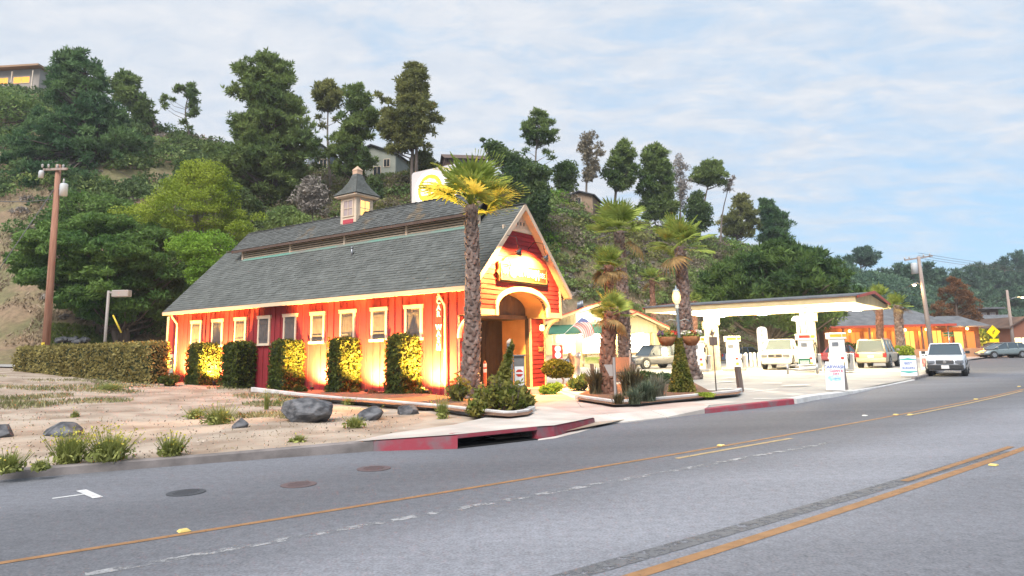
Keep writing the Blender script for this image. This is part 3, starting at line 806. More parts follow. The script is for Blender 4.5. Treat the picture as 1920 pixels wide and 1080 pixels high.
# jetty cheeks
for i in range(3):
    y_ = GY + .06 + i * .27
    for xs in (-.03, 6.13): MB().bb((xs, y_, GB), (xs + .05, y_ + .262, zr_(0) - .12)).build('cheek_board', M_['barn_red'], barn)
# cream panel and louvre slots in the peak
MB().prism([(1.98, GY - .02, 6.42), (4.12, GY - .02, 6.42), (3.05, GY - .02, 7.38)], (0, .05, 0)).build('peak_panel', M_['cream'], barn)
for i in range(9):
    x = 2.15 + i * .225; h = 7.36 - abs(x - 3.05) - .06
    MB().bb((x - .018, GY - .036, 6.56), (x + .018, GY - .0201, max(h, 6.62))).build('peak_batten', M_['cream'], barn)
MB().bb((1.86, GY - .05, 6.39), (4.24, GY + .01, 6.55)).build('peak_band', M_['cream'], barn)
b = MB()
for i in range(4): b.bb((2.66 + i * .225, GY - .03, 6.68), (2.72 + i * .225, GY - .0202, 6.82))
stuff(b.build('vent_slot', M_['dark'], barn))
# lower front wall: piers of lap siding on both sides of the bay
FY0 = -.25
for x0, x1 in ((0.0, 1.25), (4.92, 6.15)):
    MB().bb((x0, FY0 + .03, -.5), (x1, .02, GB)).build('pier_core', M_['roof_deck'], barn)
    z = .05
    while z < GB - .02:
        z1 = min(z + rowh - .006, GB); b = MB(); s_ = [(x0 + .1, z), (x1 - .1, z), (x1 - .1, z1), (x0 + .1, z1)]
        q0 = [(x, FY0 - (.02 if zz_ == z else 0), zz_) for x, zz_ in s_]; q1 = [(x, FY0 + .029, zz_) for x, zz_ in s_]
        b.add(q0 + q1, [(0, 1, 2, 3), (7, 6, 5, 4), (0, 4, 5, 1), (1, 5, 6, 2), (2, 6, 7, 3), (3, 7, 4, 0)]); b.build('siding_board', M_['siding_red'], barn); z += rowh
    for xx in (x0, x1 - .098): MB().bb((xx, FY0 - .045, .04), (xx + .098, FY0 + .029, GB)).build('corner_board', M_['cream'], barn)
# jambs of the bay, door, dark interior
MB().bb((4.90, -.02, -.1), (4.95, 1.35, GB - .05)).build('jamb_panel', bpy.data.materials['tan_plaster'], barn)
MB().bb((1.22, -.02, -.1), (1.27, 1.35, GB - .05)).build('jamb_panel', bpy.data.materials['tan_plaster'], barn)
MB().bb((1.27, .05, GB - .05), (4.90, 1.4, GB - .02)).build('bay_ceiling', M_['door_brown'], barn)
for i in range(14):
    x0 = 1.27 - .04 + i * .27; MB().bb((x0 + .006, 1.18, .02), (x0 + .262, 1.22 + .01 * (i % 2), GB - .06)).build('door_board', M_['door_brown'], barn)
MB().bb((3.22, 1.10, .02), (3.32, 1.175, GB - .06)).build('door_rail', M_['dark'], barn)
inner = bpy.data.objects['inner_wall']
inner.data.clear_geometry(); inner.data.from_pydata(*[x for x in (lambda b: (b.v, [], b.f))(MB().bb((.02, 1.45, -.5), (6.09, BL - .12, 4.3)).bb((.02, .03, -.5), (1.21, 1.44, 4.3)).bb((4.96, .03, -.5), (6.09, 1.44, 4.3)).bb((1.22, .06, GB), (4.95, 1.44, 4.3)))])
# corbels
for xs in (-.05, 6.05):
    inn, out = [], []
    for i in range(9):
        t = i / 8 * math.pi / 2
        out.append((FY0 - .02 - .80 * (1 - math.cos(t)) , 2.10 + .84 * math.sin(t)))
    p = [(y_, z_) for y_, z_ in out]; q = [(y_ - .12 * (1 - i / 9), z_ - .10 * i / 8) for i, (y_, z_) in enumerate(out)]
    b = MB(); vs = [(xs, y_, z_) for y_, z_ in p] + [(xs, y_, z_) for y_, z_ in q] + [(xs + .15, y_, z_) for y_, z_ in p] + [(xs + .15, y_, z_) for y_, z_ in q]
    fs = []
    for i in range(8): fs += [(i, i + 1, 10 + i, 9 + i), (18 + i, 27 + i, 28 + i, 19 + i), (i, 18 + i, 19 + i, i + 1), (9 + i, 10 + i, 28 + i, 27 + i)]
    b.add(vs, fs); b.build('corbel', M_['cream'], barn)
# downspouts
for yy in (.22, 18.55):
    MB().tube([(-.45, yy + .1, 3.84), (-.40, yy + .06, 3.7), (-.15, yy, 3.35), (-.13, yy, 3.2), (-.13, yy, -.2)], .045, 8).build('downspout', M_['gutter'], barn)
# vertical lettering by the corner
sg = MB(); poly = [(-.11, .55 + .17 * math.cos(t), 3.62 + .12 * math.sin(t)) for t in np.linspace(0, math.pi, 9)] + [(-.11, .55 + .17 * math.cos(t), 1.75 - .12 * math.sin(t)) for t in np.linspace(math.pi, 0, 9)]
sgo = sg.prism(poly, (.045, 0, 0)).build('wall_sign', mat('sign_plaque', (.20, .03, .025), rough=.6), barn)
for i, ch in enumerate('CAR WASH'):
    if ch != ' ': text('letter', ch, .29, M_['white_letter'], sgo, (-.115, .55, 3.50 - i * .245), (R(90), 0, R(-90)), bold=.008)
for z_ in (1.72, 3.66): MB().tube([(-.118, .55 + .09 * math.cos(t), z_ + .045 * math.sin(2 * t)) for t in np.linspace(0, 2 * math.pi, 17)], .01, 5).build('flourish', M_['white_letter'], sgo)
# carved sign on the gable
SY = GY - .16
pts = [(1.35, 4.26), (4.85, 4.26), (4.85, 4.48), (4.97, 4.60), (4.85, 4.72), (4.85, 5.02)] + [(3.1 + 1.45 * math.cos(t), 5.02 + .40 * math.sin(t)) for t in np.linspace(.12, math.pi - .12, 11)] + [(1.35, 5.02), (1.35, 4.72), (1.23, 4.60), (1.35, 4.48)]
M_['sign_edge'] = mat('sign_edge', (.045, .034, .016), rough=.6)
sg = MB().prism([(x, SY, z) for x, z in pts], (0, .10, 0)).build('gable_sign', M_['sign_edge'], barn)
MB().bb((1.47, SY - .02, 4.38), (4.73, SY - .001, 4.93)).build('sign_field', M_['sign_gold'], sg)
b = MB()
for x0, x1, z0, z1 in ((1.40, 4.80, 4.93, 4.98), (1.40, 4.80, 4.32, 4.375), (1.40, 1.465, 4.377, 4.928), (4.735, 4.80, 4.377, 4.928)): b.bb((x0, SY - .05, z0), (x1, SY - .0011, z1))
b.build('sign_frame', M_['sign_edge'], sg)
M_['sign_letter'] = mat('sign_letter', (.36, .35, .32), rough=.6)
text('lettering', 'C', .62, M_['sign_letter'], sg, (2.22, SY - .03, 4.655), (R(90), 0, 0), bold=.02, extrude=.02, sx=.85)
text('lettering', 'AR WAS', .40, M_['sign_letter'], sg, (3.12, SY - .03, 4.67), (R(90), 0, 0), bold=.02, extrude=.02, sx=.9)
text('lettering', 'H', .55, M_['sign_letter'], sg, (4.0, SY - .03, 4.63), (R(90), 0, 0), bold=.02, extrude=.02, sx=.8)
for cx in (1.72, 4.46):
    b = MB()
    for k_ in range(3): b.tube([(cx - .18 + i * .04, SY - .035, 4.66 + .05 * (k_ - 1) * 1.6 + .03 * math.sin(i * 1.4 + k_)) for i in range(10)], .014, 5)
    b.build('scroll', M_['sign_letter'], sg)
# gooseneck lamps over the sign
for px_, py_ in ((973, 473), (1023, 484)):
    d = ray(px_, py_); o0 = np.array([0, 0, EYE]) - C0
    a_dir = np.array([-FY, FX, 0]); s_ = (-1.98 - o0 @ a_dir) / (d @ a_dir); w = o0 + s_ * d
    lx, lz = float(w @ np.array([FX, FY, 0])), float(w[2])
    g = MB().tube([(lx, GY - .03, lz + .45), (lx, GY - .35, lz + .72), (lx, GY - .75, lz + .62), (lx, -1.98, lz + .14)], .016, 6)
    o = g.build('gooseneck_lamp', M_['black_metal'], barn)
    sh = MB().lathe([(.03, .18), (.05, .10), (.10, .05), (.17, -.08), (.16, -.08), (.09, .03), (.0, .05)], n=14).build('lamp_shade', mat('shade_grey', (.05, .06, .07), rough=.4, metal=.5) if 'shade_grey' not in bpy.data.materials else bpy.data.materials['shade_grey'], o)
    sh.location = (lx, -1.98, lz); sh.rotation_euler = (R(38), 0, 0)
    lt = bpy.data.lights.new('gooseneck_light', 'SPOT'); lt.energy = 1900; lt.color = (1, .45, .10); lt.spot_size = R(165); lt.spot_blend = .6; lt.shadow_soft_size = .05
    lo = bpy.data.objects.new('gooseneck_light', lt); COL.objects.link(lo); lo.parent = o
    lo.location = (lx, -1.90, lz - .09); lo.rotation_euler = Vector((-.15, .8, -1.0)).to_track_quat('-Z', 'Y').to_euler()
# wall lanterns on the piers
for lx in (.55, 5.62):
    o = MB().tube([(lx, FY0 - .02, 2.22), (lx, FY0 - .18, 2.30), (lx, FY0 - .2, 2.42)], .015, 6).build('wall_lantern', M_['black_metal'], barn)
    MB().lathe([(.05, 0), (.10, .04), (.09, .22), (.06, .25)], (lx, FY0 - .2, 2.43), 10).build('lantern_glass', M_['glow_warm'], o)
    MB().lathe([(.11, 0), (.02, .08), (.0, .12)], (lx, FY0 - .2, 2.685), 10).build('lantern_cap', M_['black_metal'], o)
    lt = bpy.data.lights.new('lantern_light', 'POINT'); lt.energy = 15; lt.color = (1, .50, .13); lt.shadow_soft_size = .06
    lo = bpy.data.objects.new('lantern_light', lt); COL.objects.link(lo); lo.parent = o; lo.location = (lx, FY0 - .36, 2.5)
text('house_number', '581', .26, mat('brass', (.5, .33, .12), rough=.4, metal=.6), barn, (5.72, FY0 - .05, 1.62), (R(90), 0, 0), bold=.006)
# floodlights along the left wall
def ab_at(u, v, b_):
    """car-wash frame: a, z where the ray through (u, v) meets the plane b = b_"""
    d = ray(u, v); o = np.array([0, 0, EYE]) - C0; f = np.array([FX, FY, 0]); s = (b_ - o @ f) / (d @ f); w = o + s * d
    return float(w @ np.array([-FY, FX, 0])), float(w[2]) + .15
FA = [ab_at(u, 715, -.62)[0] for u in (334, 404, 588, 690, 803)]
FL = [(FA[0], 'behind the first clipped hedge at the far corner'), (FA[1], 'between the two farthest clipped hedges'), (FA[2], 'between the third and fourth clipped hedges'), (FA[3], 'between the two nearest clipped hedges'), (FA[4], 'at the near corner below the vertical lettering')]
for yy, where in FL:
    x, y_, z_ = bw(-.70, yy, 0); z_ = zg(x, y_) + .02
    f = empty('floodlight', (x, y_, z_), YAW, 'small black ground floodlight ' + where, 'floodlight', 'floodlights along the barn wall')
    MB().cyl((0, 0, -.03), .02, .14, 8).box((0, 0, .12), (.03, .16, .04)).build('stake', M_['black_metal'], f)
    c = MB().lathe([(.0, -.02), (.06, 0), (.085, .09), (.075, .092), (.07, .08)], (0, 0, .12), 12).build('lamp_can', M_['black_metal'], f)
    MB().lathe([(.074, .183), (.0, .19)], (0, 0, .01), 12).build('lens', M_['glow_warm'], f)
    lt = bpy.data.lights.new('flood_light', 'SPOT'); lt.energy = 3000; lt.color = (1, .53, .12); lt.spot_size = R(150); lt.spot_blend = .9; lt.shadow_soft_size = .05
    lo = bpy.data.objects.new('flood_light', lt); COL.objects.link(lo); lo.parent = f; lo.location = (0, 0, .24); lo.rotation_euler = Vector((.30, 0, 1)).to_track_quat('-Z', 'Y').to_euler()
# ------------------------------------------------------------------ vegetation
M_['bark'] = mat('bark', (.085, .065, .055), (.15, .115, .095), scale=3, rough=.95, bump=.8, bscale=14, stretch=(1, 1, .25))
M_['bark_pale'] = mat('bark_pale', (.16, .13, .11), (.24, .20, .17), scale=3, rough=.95, bump=.6, bscale=14, stretch=(1, 1, .25))
LM = {
 'pine': leafmat('pine_needles', (0.093, 0.148, 0.043), (0.204, 0.263, 0.075), .22),
 'pine_blue': leafmat('dark_pine_needles', (0.063, 0.132, 0.054), (0.143, 0.227, 0.081), .22),
 'pine_olive': leafmat('olive_pine_needles', (0.132, 0.150, 0.048), (0.258, 0.258, 0.084), .25),
 'dark': leafmat('dark_foliage', (0.058, 0.105, 0.036), (0.123, 0.172, 0.055), .3),
 'conifer': leafmat('conifer_foliage', (0.063, 0.139, 0.032), (0.159, 0.251, 0.058), .3),
 'bright': leafmat('bright_foliage', (0.194, 0.270, 0.027), (0.351, 0.414, 0.052), .4),
 'bright2': leafmat('bright_shrub_foliage', (0.148, 0.278, 0.032), (0.274, 0.424, 0.056), .4),
 'mid': leafmat('mid_foliage', (0.126, 0.204, 0.065), (0.282, 0.348, 0.108), .3),
 'grey': leafmat('grey_foliage', (0.186, 0.156, 0.103), (0.282, 0.239, 0.167), .3),
 'twig': leafmat('twig_foliage', (0.198, 0.170, 0.149), (0.283, 0.248, 0.212), .3, trans=.1),
 'rust': leafmat('rust_foliage', (0.170, 0.084, 0.041), (0.262, 0.136, 0.066), .3),
 'cypress': leafmat('cypress_foliage', (0.055, 0.108, 0.036), (0.137, 0.211, 0.050), .35),
 'hedge': leafmat('hedge_leaves', (0.054, 0.076, 0.014), (0.104, 0.124, 0.023), 1.6),
 'hedge_dry': leafmat('dry_hedge_leaves', (0.235, 0.190, 0.062), (0.344, 0.293, 0.105), 1.2),
 'shrub': leafmat('planter_leaves', (0.099, 0.129, 0.023), (0.277, 0.248, 0.059), 3),
 'far': leafmat('far_foliage', (0.067, 0.124, 0.082), (0.124, 0.197, 0.114), .12),
}
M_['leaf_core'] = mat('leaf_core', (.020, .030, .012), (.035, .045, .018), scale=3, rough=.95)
def at_hill(u, Y, sink=.15):
    x, y, z = hilltop(u, Y); return (x, y, z - sink)
LEAFX = 1.4
def tree(name, label, cat, Y, base_u, outline, lm, pads=60, pr=1.5, leaf=.32, per=120, tr=.3, flat=.42, base=None, top=None, bark='bark', group=None, limbs=1.0, elong=2.4, bend=0, trunks=1, extra=(), depth=.8, kind=None, side=0.7):
    """outline: (v, uL, uR) rows of the crown as seen; pads of foliage fill the solid of revolution behind them"""
    b0 = np.array(base if base is not None else at_hill(base_u, Y))
    Y = b0[1]
    root = empty(name, tuple(b0), 0, label, cat, group)
    ov = np.array([o[0] for o in outline], float); ol = np.array([o[1] for o in outline], float); orr = np.array([o[2] for o in outline], float)
    ppm = FPX / Y
    if flat < .55:
        pads = int(pads * 1.4); pr = pr * .68
    jl, jr = rng.uniform(-.9, .5, 40), rng.uniform(-.5, .9, 40)
    w = np.maximum(orr - ol, 4); cum = np.concatenate([[0], np.cumsum((w[1:] + w[:-1]) / 2 * np.diff(ov))]); cum /= cum[-1]
    C, Rr = [], []
    # stratified down the crown so that every storey is filled
    qs = (np.arange(pads) + rng.uniform(0, 1, pads)) / pads
    for i, q in enumerate(qs):
        v = np.interp(q, cum, ov); l_, r_ = np.interp(v, ov, ol), np.interp(v, ov, orr); hw = (r_ - l_) / 2 / ppm
        j = int(q * 39); l_ += jl[j] * .17 * (r_ - l_); r_ += jr[j] * .17 * (r_ - l_); hw = max((r_ - l_) / 2 / ppm, .3)
        rad = min(pr * rng.uniform(.65, 1.25), max(hw * .75, .3))
        inner = max(hw - rad * .8, 0)
        ang = rng.uniform(0, 2 * math.pi); rr = inner * math.sqrt(rng.uniform(.05, 1)) if rng.uniform() > side * .5 else inner * rng.uniform(.85, 1.05)
        p = np.array(D((l_ + r_) / 2, v, Y)) + np.array((math.cos(ang) * rr, math.sin(ang) * rr * depth, 0))
        C.append(p); Rr.append(rad)
    for (u, v, rpx) in extra:
        C.append(np.array(D(u, v, Y)) + np.array((0, rng.uniform(-.5, .5), 0))); Rr.append(rpx / ppm)
    C = np.array(C); Rr = np.array(Rr)
    pts = []; axs = []
    for c, r in zip(C, Rr):
        n = int(per * LEAFX * rng.uniform(.8, 1.2) * min(1.6, max(.5, (r / pr) ** 2)))
        if flat < .55:
            # needle tufts set along a tilted, ragged bough
            m_ = max(5, n // 11); fz = flat * rng.uniform(.6, 1.6); sq = rng.uniform(.55, 1.0); th = rng.uniform(0, math.pi)
            tc_ = blob_points((0, 0, 0), (r * 1.1, r * 1.1 * sq, r * fz), m_, .15); tc_[:, 2] = np.where(tc_[:, 2] < 0, tc_[:, 2] * .5, tc_[:, 2])
            tc_ = tc_ @ np.array([[math.cos(th), math.sin(th), 0], [-math.sin(th), math.cos(th), 0], [0, 0, 1]])
            tl = rng.normal(size=2) * .22; tc_[:, 2] += tc_[:, :2] @ tl
            dr = unit(rng.normal(size=(n, 3)) + np.array((0, 0, .55))); k_ = rng.integers(0, m_, n)
            q = tc_[k_] + dr * (leaf * 1.0)
            axs.append(dr)
        else:
            q = blob_points((0, 0, 0), (r, r, r * flat), n, .35)
            q[:, 2] = np.where(q[:, 2] < 0, q[:, 2] * .55, q[:, 2])
            q[:, 2] -= .12 * r * (np.linalg.norm(q[:, :2], axis=1) / r) ** 2
        pts.append(q + c)
    pts = np.concatenate(pts) - b0
    leaves('crown', pts, leaf * (.47 if flat < .55 else .55), LM[lm], root, elong=elong * (1.7 if flat < .55 else 1.1), up=(0, 0, 1), bias=.1, axis=np.concatenate(axs) if axs else None)
    # trunk and limbs
    topv, topu = (outline[0][0] + 4, (outline[0][1] + outline[0][2]) / 2) if top is None else (top[1], top[0])
    tp = np.array(D(topu, topv, Y)) - b0
    m = MB()
    for k in range(trunks):
        off = np.array((rng.uniform(-1, 1), rng.uniform(-.6, .6), 0)) * (0 if trunks == 1 else tr * 3)
        path = []
        for t in np.linspace(0, 1, 9):
            p = tp * t + off * (.3 + t) ; p[0] += bend * math.sin(t * math.pi) + .12 * math.sin(t * 9 + k * 2) * tr * 3; p[1] += .1 * math.sin(t * 7 + 1 + k) * tr * 3
            path.append(tuple(p))
        path[0] = tuple(off * .3 + np.array((0, 0, -.4)))
        m.tube(path, [tr * (1 - .85 * t) * (1.25 if t == 0 else 1) for t in np.linspace(0, 1, 9)], 7)
    H_ = max(tp[2], 1)
    order = rng.permutation(len(C))[: int(len(C) * .55 * limbs)]
    for i in order:
        c = C[i] - b0; d = math.hypot(c[0] - tp[0] * c[2] / H_, c[1]); z0 = max(c[2] - .45 * d - .2, .12 * H_)
        t = min(z0 / H_, .97); s = tp * t; s[0] += bend * math.sin(t * math.pi)
        r0 = max(tr * (1 - .85 * t) * .45, .03)
        md = (s + c) / 2 + np.array((0, 0, -.08 * d)) + rng.normal(size=3) * .12
        m.tube([tuple(s), tuple(md), tuple(c)], [r0, r0 * .7, r0 * .3], 5, False)
    m.build('trunk', M_[bark], root, fix=False)
    return root

tree('pine_tree', 'largest dark pine at the left, broad layered crown behind the utility pole', 'tree', 82, 150,
     [(97, 128, 172), (115, 105, 195), (140, 98, 205), (165, 88, 200), (190, 82, 215), (215, 95, 238), (245, 55, 255), (280, 30, 285), (320, 15, 300), (360, 0, 325), (400, -12, 350), (430, 10, 350), (450, 60, 320)],
     'pine_blue', pads=420, pr=1.7, leaf=.30, per=150, tr=.55)
tree('pine_tree', 'medium pine just right of the largest left pine, its trunk bare against the sky', 'tree', 95, 266,
     [(137, 222, 250), (158, 207, 262), (185, 212, 278), (208, 232, 290), (228, 252, 292), (240, 258, 285)], 'pine', pads=46, pr=1.5, leaf=.34, per=120, tr=.3, top=(238, 145))
tree('hill_tree', 'rounded green tree below the hilltop house at the far left edge', 'tree', 88, 15,
     [(165, -30, 30), (185, -60, 75), (220, -80, 90), (270, -80, 100), (330, -80, 90), (390, -70, 80)], 'mid', pads=120, pr=1.7, leaf=.32, per=140, tr=.3, flat=.7)
tree('pine_tree', 'thin wind-bent pine with sparse tufts, alone on the skyline', 'tree', 97, 328,
     [(157, 338, 366), (170, 330, 374), (185, 350, 375), (205, 355, 374), (222, 352, 370)], 'pine', pads=18, pr=.85, leaf=.30, per=85, tr=.17, top=(356, 162), bend=-.6,
     extra=((305, 192, 8), (315, 186, 9), (325, 188, 7), (310, 203, 5), (345, 230, 9), (352, 240, 8), (335, 252, 11), (347, 250, 10), (312, 242, 5)), limbs=1.6)
tree('pine_tree', 'tall full pine with stepped crown behind the left half of the barn roof', 'tree', 78, 506,
     [(108, 468, 522), (122, 445, 545), (140, 432, 556), (160, 452, 560), (185, 432, 562), (210, 458, 575), (235, 440, 588), (262, 448, 600), (290, 395, 600), (315, 385, 592), (340, 392, 580), (360, 430, 575), (378, 470, 562)],
     'pine', pads=250, pr=1.6, leaf=.30, per=165, tr=.42, bark='bark')
tree('pine_tree', 'slender pine with a small round top and bare trunk left of the cupola', 'tree', 82, 607,
     [(157, 598, 628), (172, 584, 640), (190, 582, 642), (204, 592, 636)], 'pine_olive', pads=30, pr=1.0, leaf=.30, per=95, tr=.22, limbs=1.4, bark='bark_pale',
     extra=((598, 222, 8), (630, 226, 7), (606, 238, 5)))
tree('pine_tree', 'dark leaning pine directly above the cupola', 'tree', 79, 676,
     [(163, 650, 686), (180, 640, 696), (198, 648, 702), (216, 636, 708), (232, 640, 712), (244, 628, 690), (265, 615, 700), (290, 615, 704), (312, 622, 712), (330, 626, 690)], 'pine', pads=80, pr=1.15, leaf=.30, per=130, tr=.26)
tree('pine_tree', 'tallest narrow pine left of the glowing sign, with a bare double trunk', 'tree', 77, 766,
     [(122, 760, 790), (140, 756, 800), (165, 740, 806), (190, 738, 808), (212, 722, 816), (232, 712, 822), (250, 720, 804), (268, 728, 802), (282, 730, 796)], 'pine_olive', pads=110, pr=1.15, leaf=.29, per=145, tr=.28, trunks=2,
     extra=((712, 182, 10), (706, 176, 6), (722, 188, 6), (735, 285, 8), (800, 276, 8)))
tree('hill_tree', 'low brownish tree between the narrow pine and the brown house', 'tree', 80, 800, [(288, 778, 812), (305, 768, 828), (325, 770, 826), (345, 780, 815)], 'pine_olive', pads=40, pr=1.0, leaf=.28, per=110, tr=.18, flat=.7)
tree('hill_tree', 'dense dark evergreen right of the brown house behind the front palm', 'tree', 74, 962,
     [(262, 902, 908), (270, 905, 945), (284, 905, 955), (302, 915, 985), (322, 925, 1025), (350, 935, 1036), (380, 950, 1030), (410, 965, 1022), (440, 975, 1012)], 'dark', pads=120, pr=1.3, leaf=.28, per=160, tr=.3, flat=.7)
tree('pine_tree', 'lone open pine on the skyline right of the barn gable', 'tree', 86, 1003,
     [(212, 1000, 1024), (226, 986, 1034), (242, 978, 1038), (256, 974, 1046), (268, 978, 1046)], 'pine', pads=34, pr=.95, leaf=.28, per=90, tr=.17, limbs=1.5, bark='bark_pale', extra=((1030, 290, 8), (1038, 297, 7), (1022, 284, 5), (985, 283, 6)))
tree('hill_tree', 'small round dark tree above the tan hillside cabin', 'tree', 90, 1066, [(306, 1045, 1078), (322, 1034, 1088), (342, 1036, 1086), (358, 1048, 1080)], 'pine', pads=36, pr=1.1, leaf=.28, per=110, tr=.22, flat=.6)
tree('eucalyptus_tree', 'tall thin grey eucalyptus with ragged open crown on the ridge', 'tree', 90, 1101,
     [(248, 1094, 1118), (262, 1084, 1132), (276, 1076, 1130), (292, 1086, 1130), (315, 1085, 1122), (340, 1082, 1120)], 'grey', pads=34, pr=.8, leaf=.28, per=70, tr=.2, limbs=1.7, bark='bark_pale', flat=.8)
tree('pine_tree', 'pointed dark pine right of the grey eucalyptus', 'tree', 92, 1152, [(264, 1160, 1177), (282, 1152, 1190), (302, 1142, 1194), (322, 1132, 1194), (342, 1140, 1192), (356, 1150, 1180)], 'pine', pads=54, pr=1.15, leaf=.3, per=115, tr=.25, top=(1168, 270))
tree('pine_tree', 'broad dark pine at the middle of the right ridge', 'tree', 93, 1218, [(275, 1215, 1240), (292, 1200, 1254), (315, 1200, 1264), (340, 1196, 1264), (365, 1196, 1262), (390, 1198, 1272), (410, 1205, 1268)], 'pine', pads=100, pr=1.35, leaf=.3, per=130, tr=.34, top=(1228, 282))
tree('bare_tree', 'pale bare-twigged tree behind the broad ridge pine', 'tree', 98, 1284, [(292, 1262, 1288), (310, 1258, 1296), (335, 1256, 1298), (365, 1262, 1292), (390, 1266, 1288)], 'twig', pads=36, pr=.8, leaf=.22, per=55, tr=.17, limbs=1.8, bark='bark_pale', flat=.8)
tree('hill_tree', 'dark bushy evergreen on the ridge below the flat-topped pine', 'tree', 97, 1308, [(362, 1290, 1320), (385, 1284, 1330), (410, 1278, 1334), (432, 1295, 1330)], 'dark', pads=50, pr=1.2, leaf=.28, per=120, tr=.25, flat=.7)
tree('pine_tree', 'flat-topped umbrella pine on the right ridge', 'tree', 102, 1316, [(306, 1320, 1348), (316, 1304, 1358), (328, 1298, 1364), (338, 1300, 1364), (344, 1320, 1362)], 'pine', pads=50, pr=1.2, leaf=.28, per=110, tr=.24, limbs=1.5, flat=.3)
tree('bare_tree', 'dead skeletal tree with a few tufts beside the umbrella pine', 'tree', 104, 1358, [(332, 1366, 1378), (345, 1358, 1382), (360, 1356, 1374)], 'twig', pads=9, pr=.6, leaf=.22, per=40, tr=.17, limbs=2.2, bark='bark_pale', bend=-.4, top=(1370, 334))
tree('pine_tree', 'brown-tinged pine near the right end of the ridge', 'tree', 116, 1385, [(368, 1376, 1402), (384, 1372, 1414), (402, 1356, 1418), (425, 1342, 1420), (445, 1350, 1415)], 'pine_olive', pads=64, pr=1.3, leaf=.3, per=110, tr=.27, limbs=1.3)
tree('pine_tree', 'last dense dark pine at the right end of the ridge', 'tree', 120, 1445, [(376, 1426, 1440), (388, 1420, 1462), (412, 1418, 1474), (440, 1420, 1482), (462, 1422, 1478)], 'pine_blue', pads=84, pr=1.4, leaf=.32, per=120, tr=.3)
tree('cypress_tree', 'huge spreading cypress behind the fuel canopy, limbs showing under it', 'tree', 66, 1432,
     [(452, 1468, 1482), (463, 1430, 1502), (480, 1385, 1528), (500, 1352, 1552), (522, 1335, 1568), (545, 1318, 1580), (572, 1325, 1582), (598, 1345, 1565), (615, 1372, 1545)], 'cypress', pads=230, pr=1.35, leaf=.26, per=150, tr=.45, trunks=4, base=((1432 - 960) / 1313 * 66, 66, .1), top=(1455, 500), limbs=.9, elong=3.4)
tree('bush_tree', 'rounded bright yellow-green tree at the foot of the hill left of the barn', 'tree', 58, 370,
     [(310, 335, 400), (322, 308, 425), (345, 292, 440), (370, 298, 455), (388, 240, 462), (408, 232, 468), (430, 255, 478), (448, 300, 482)], 'bright', pads=110, pr=.95, leaf=.17, per=260, tr=.22, flat=.62, trunks=3, limbs=1.2, bark='bark_pale', base=(-26.0, 58, 4.6), elong=1.7)
tree('conifer', 'broad dark conifer thicket at the foot of the bare slope left of the barn', 'tree', 54, 225,
     [(408, 195, 240), (425, 120, 290), (450, 80, 330), (480, 62, 345), (510, 65, 360), (540, 90, 360), (565, 125, 350), (590, 155, 320), (602, 200, 300)], 'conifer', pads=300, pr=.85, leaf=.22, per=190, tr=.3, flat=.62, trunks=4, limbs=.7, base=((225 - 960) / 1313 * 54, 54, 1.8), top=(220, 440), elong=3)
tree('bush_tree', 'bright green shrub right behind the far end of the barn roof', 'tree', 50, 385, [(442, 330, 410), (455, 320, 440), (475, 330, 445), (500, 345, 430), (540, 350, 400)], 'bright2', pads=60, pr=.8, leaf=.16, per=200, tr=.16, flat=.65, base=((385 - 960) / 1313 * 50, 50, .5), elong=1.7)
tree('hill_tree', 'dark green hillside tree between the bright tree and the tall full pine', 'tree', 72, 400, [(300, 325, 375), (320, 330, 400), (350, 400, 450), (385, 445, 500), (430, 462, 510)], 'dark', pads=60, pr=1.3, leaf=.28, per=140, tr=.25, flat=.7)
tree('hill_tree', 'green tree low on the hill beneath the largest left pine', 'tree', 68, 110, [(370, 130, 230), (395, 60, 260), (420, 40, 280), (450, 60, 260)], 'conifer', pads=80, pr=1.2, leaf=.26, per=150, tr=.25, flat=.7)
tree('bare_tree', 'grey leafless bush on the hill left of the cupola', 'bush', 70, 580, [(335, 570, 600), (352, 552, 615), (375, 550, 618), (398, 560, 612)], 'twig', pads=44, pr=.9, leaf=.22, per=80, tr=.12, flat=.8, limbs=1.6, bark='bark_pale')
tree('hill_tree', 'blue-green bush behind the barn ridge left of the cupola', 'bush', 62, 540, [(395, 515, 555), (412, 500, 575), (432, 500, 575)], 'mid', pads=36, pr=.9, leaf=.22, per=120, tr=.15, flat=.7)
tree('hill_tree', 'dark bush on the hill in front of the pale green house', 'bush', 74, 690, [(335, 690, 712), (352, 684, 720), (372, 684, 718)], 'dark', pads=24, pr=.9, leaf=.24, per=110, tr=.15, flat=.7)
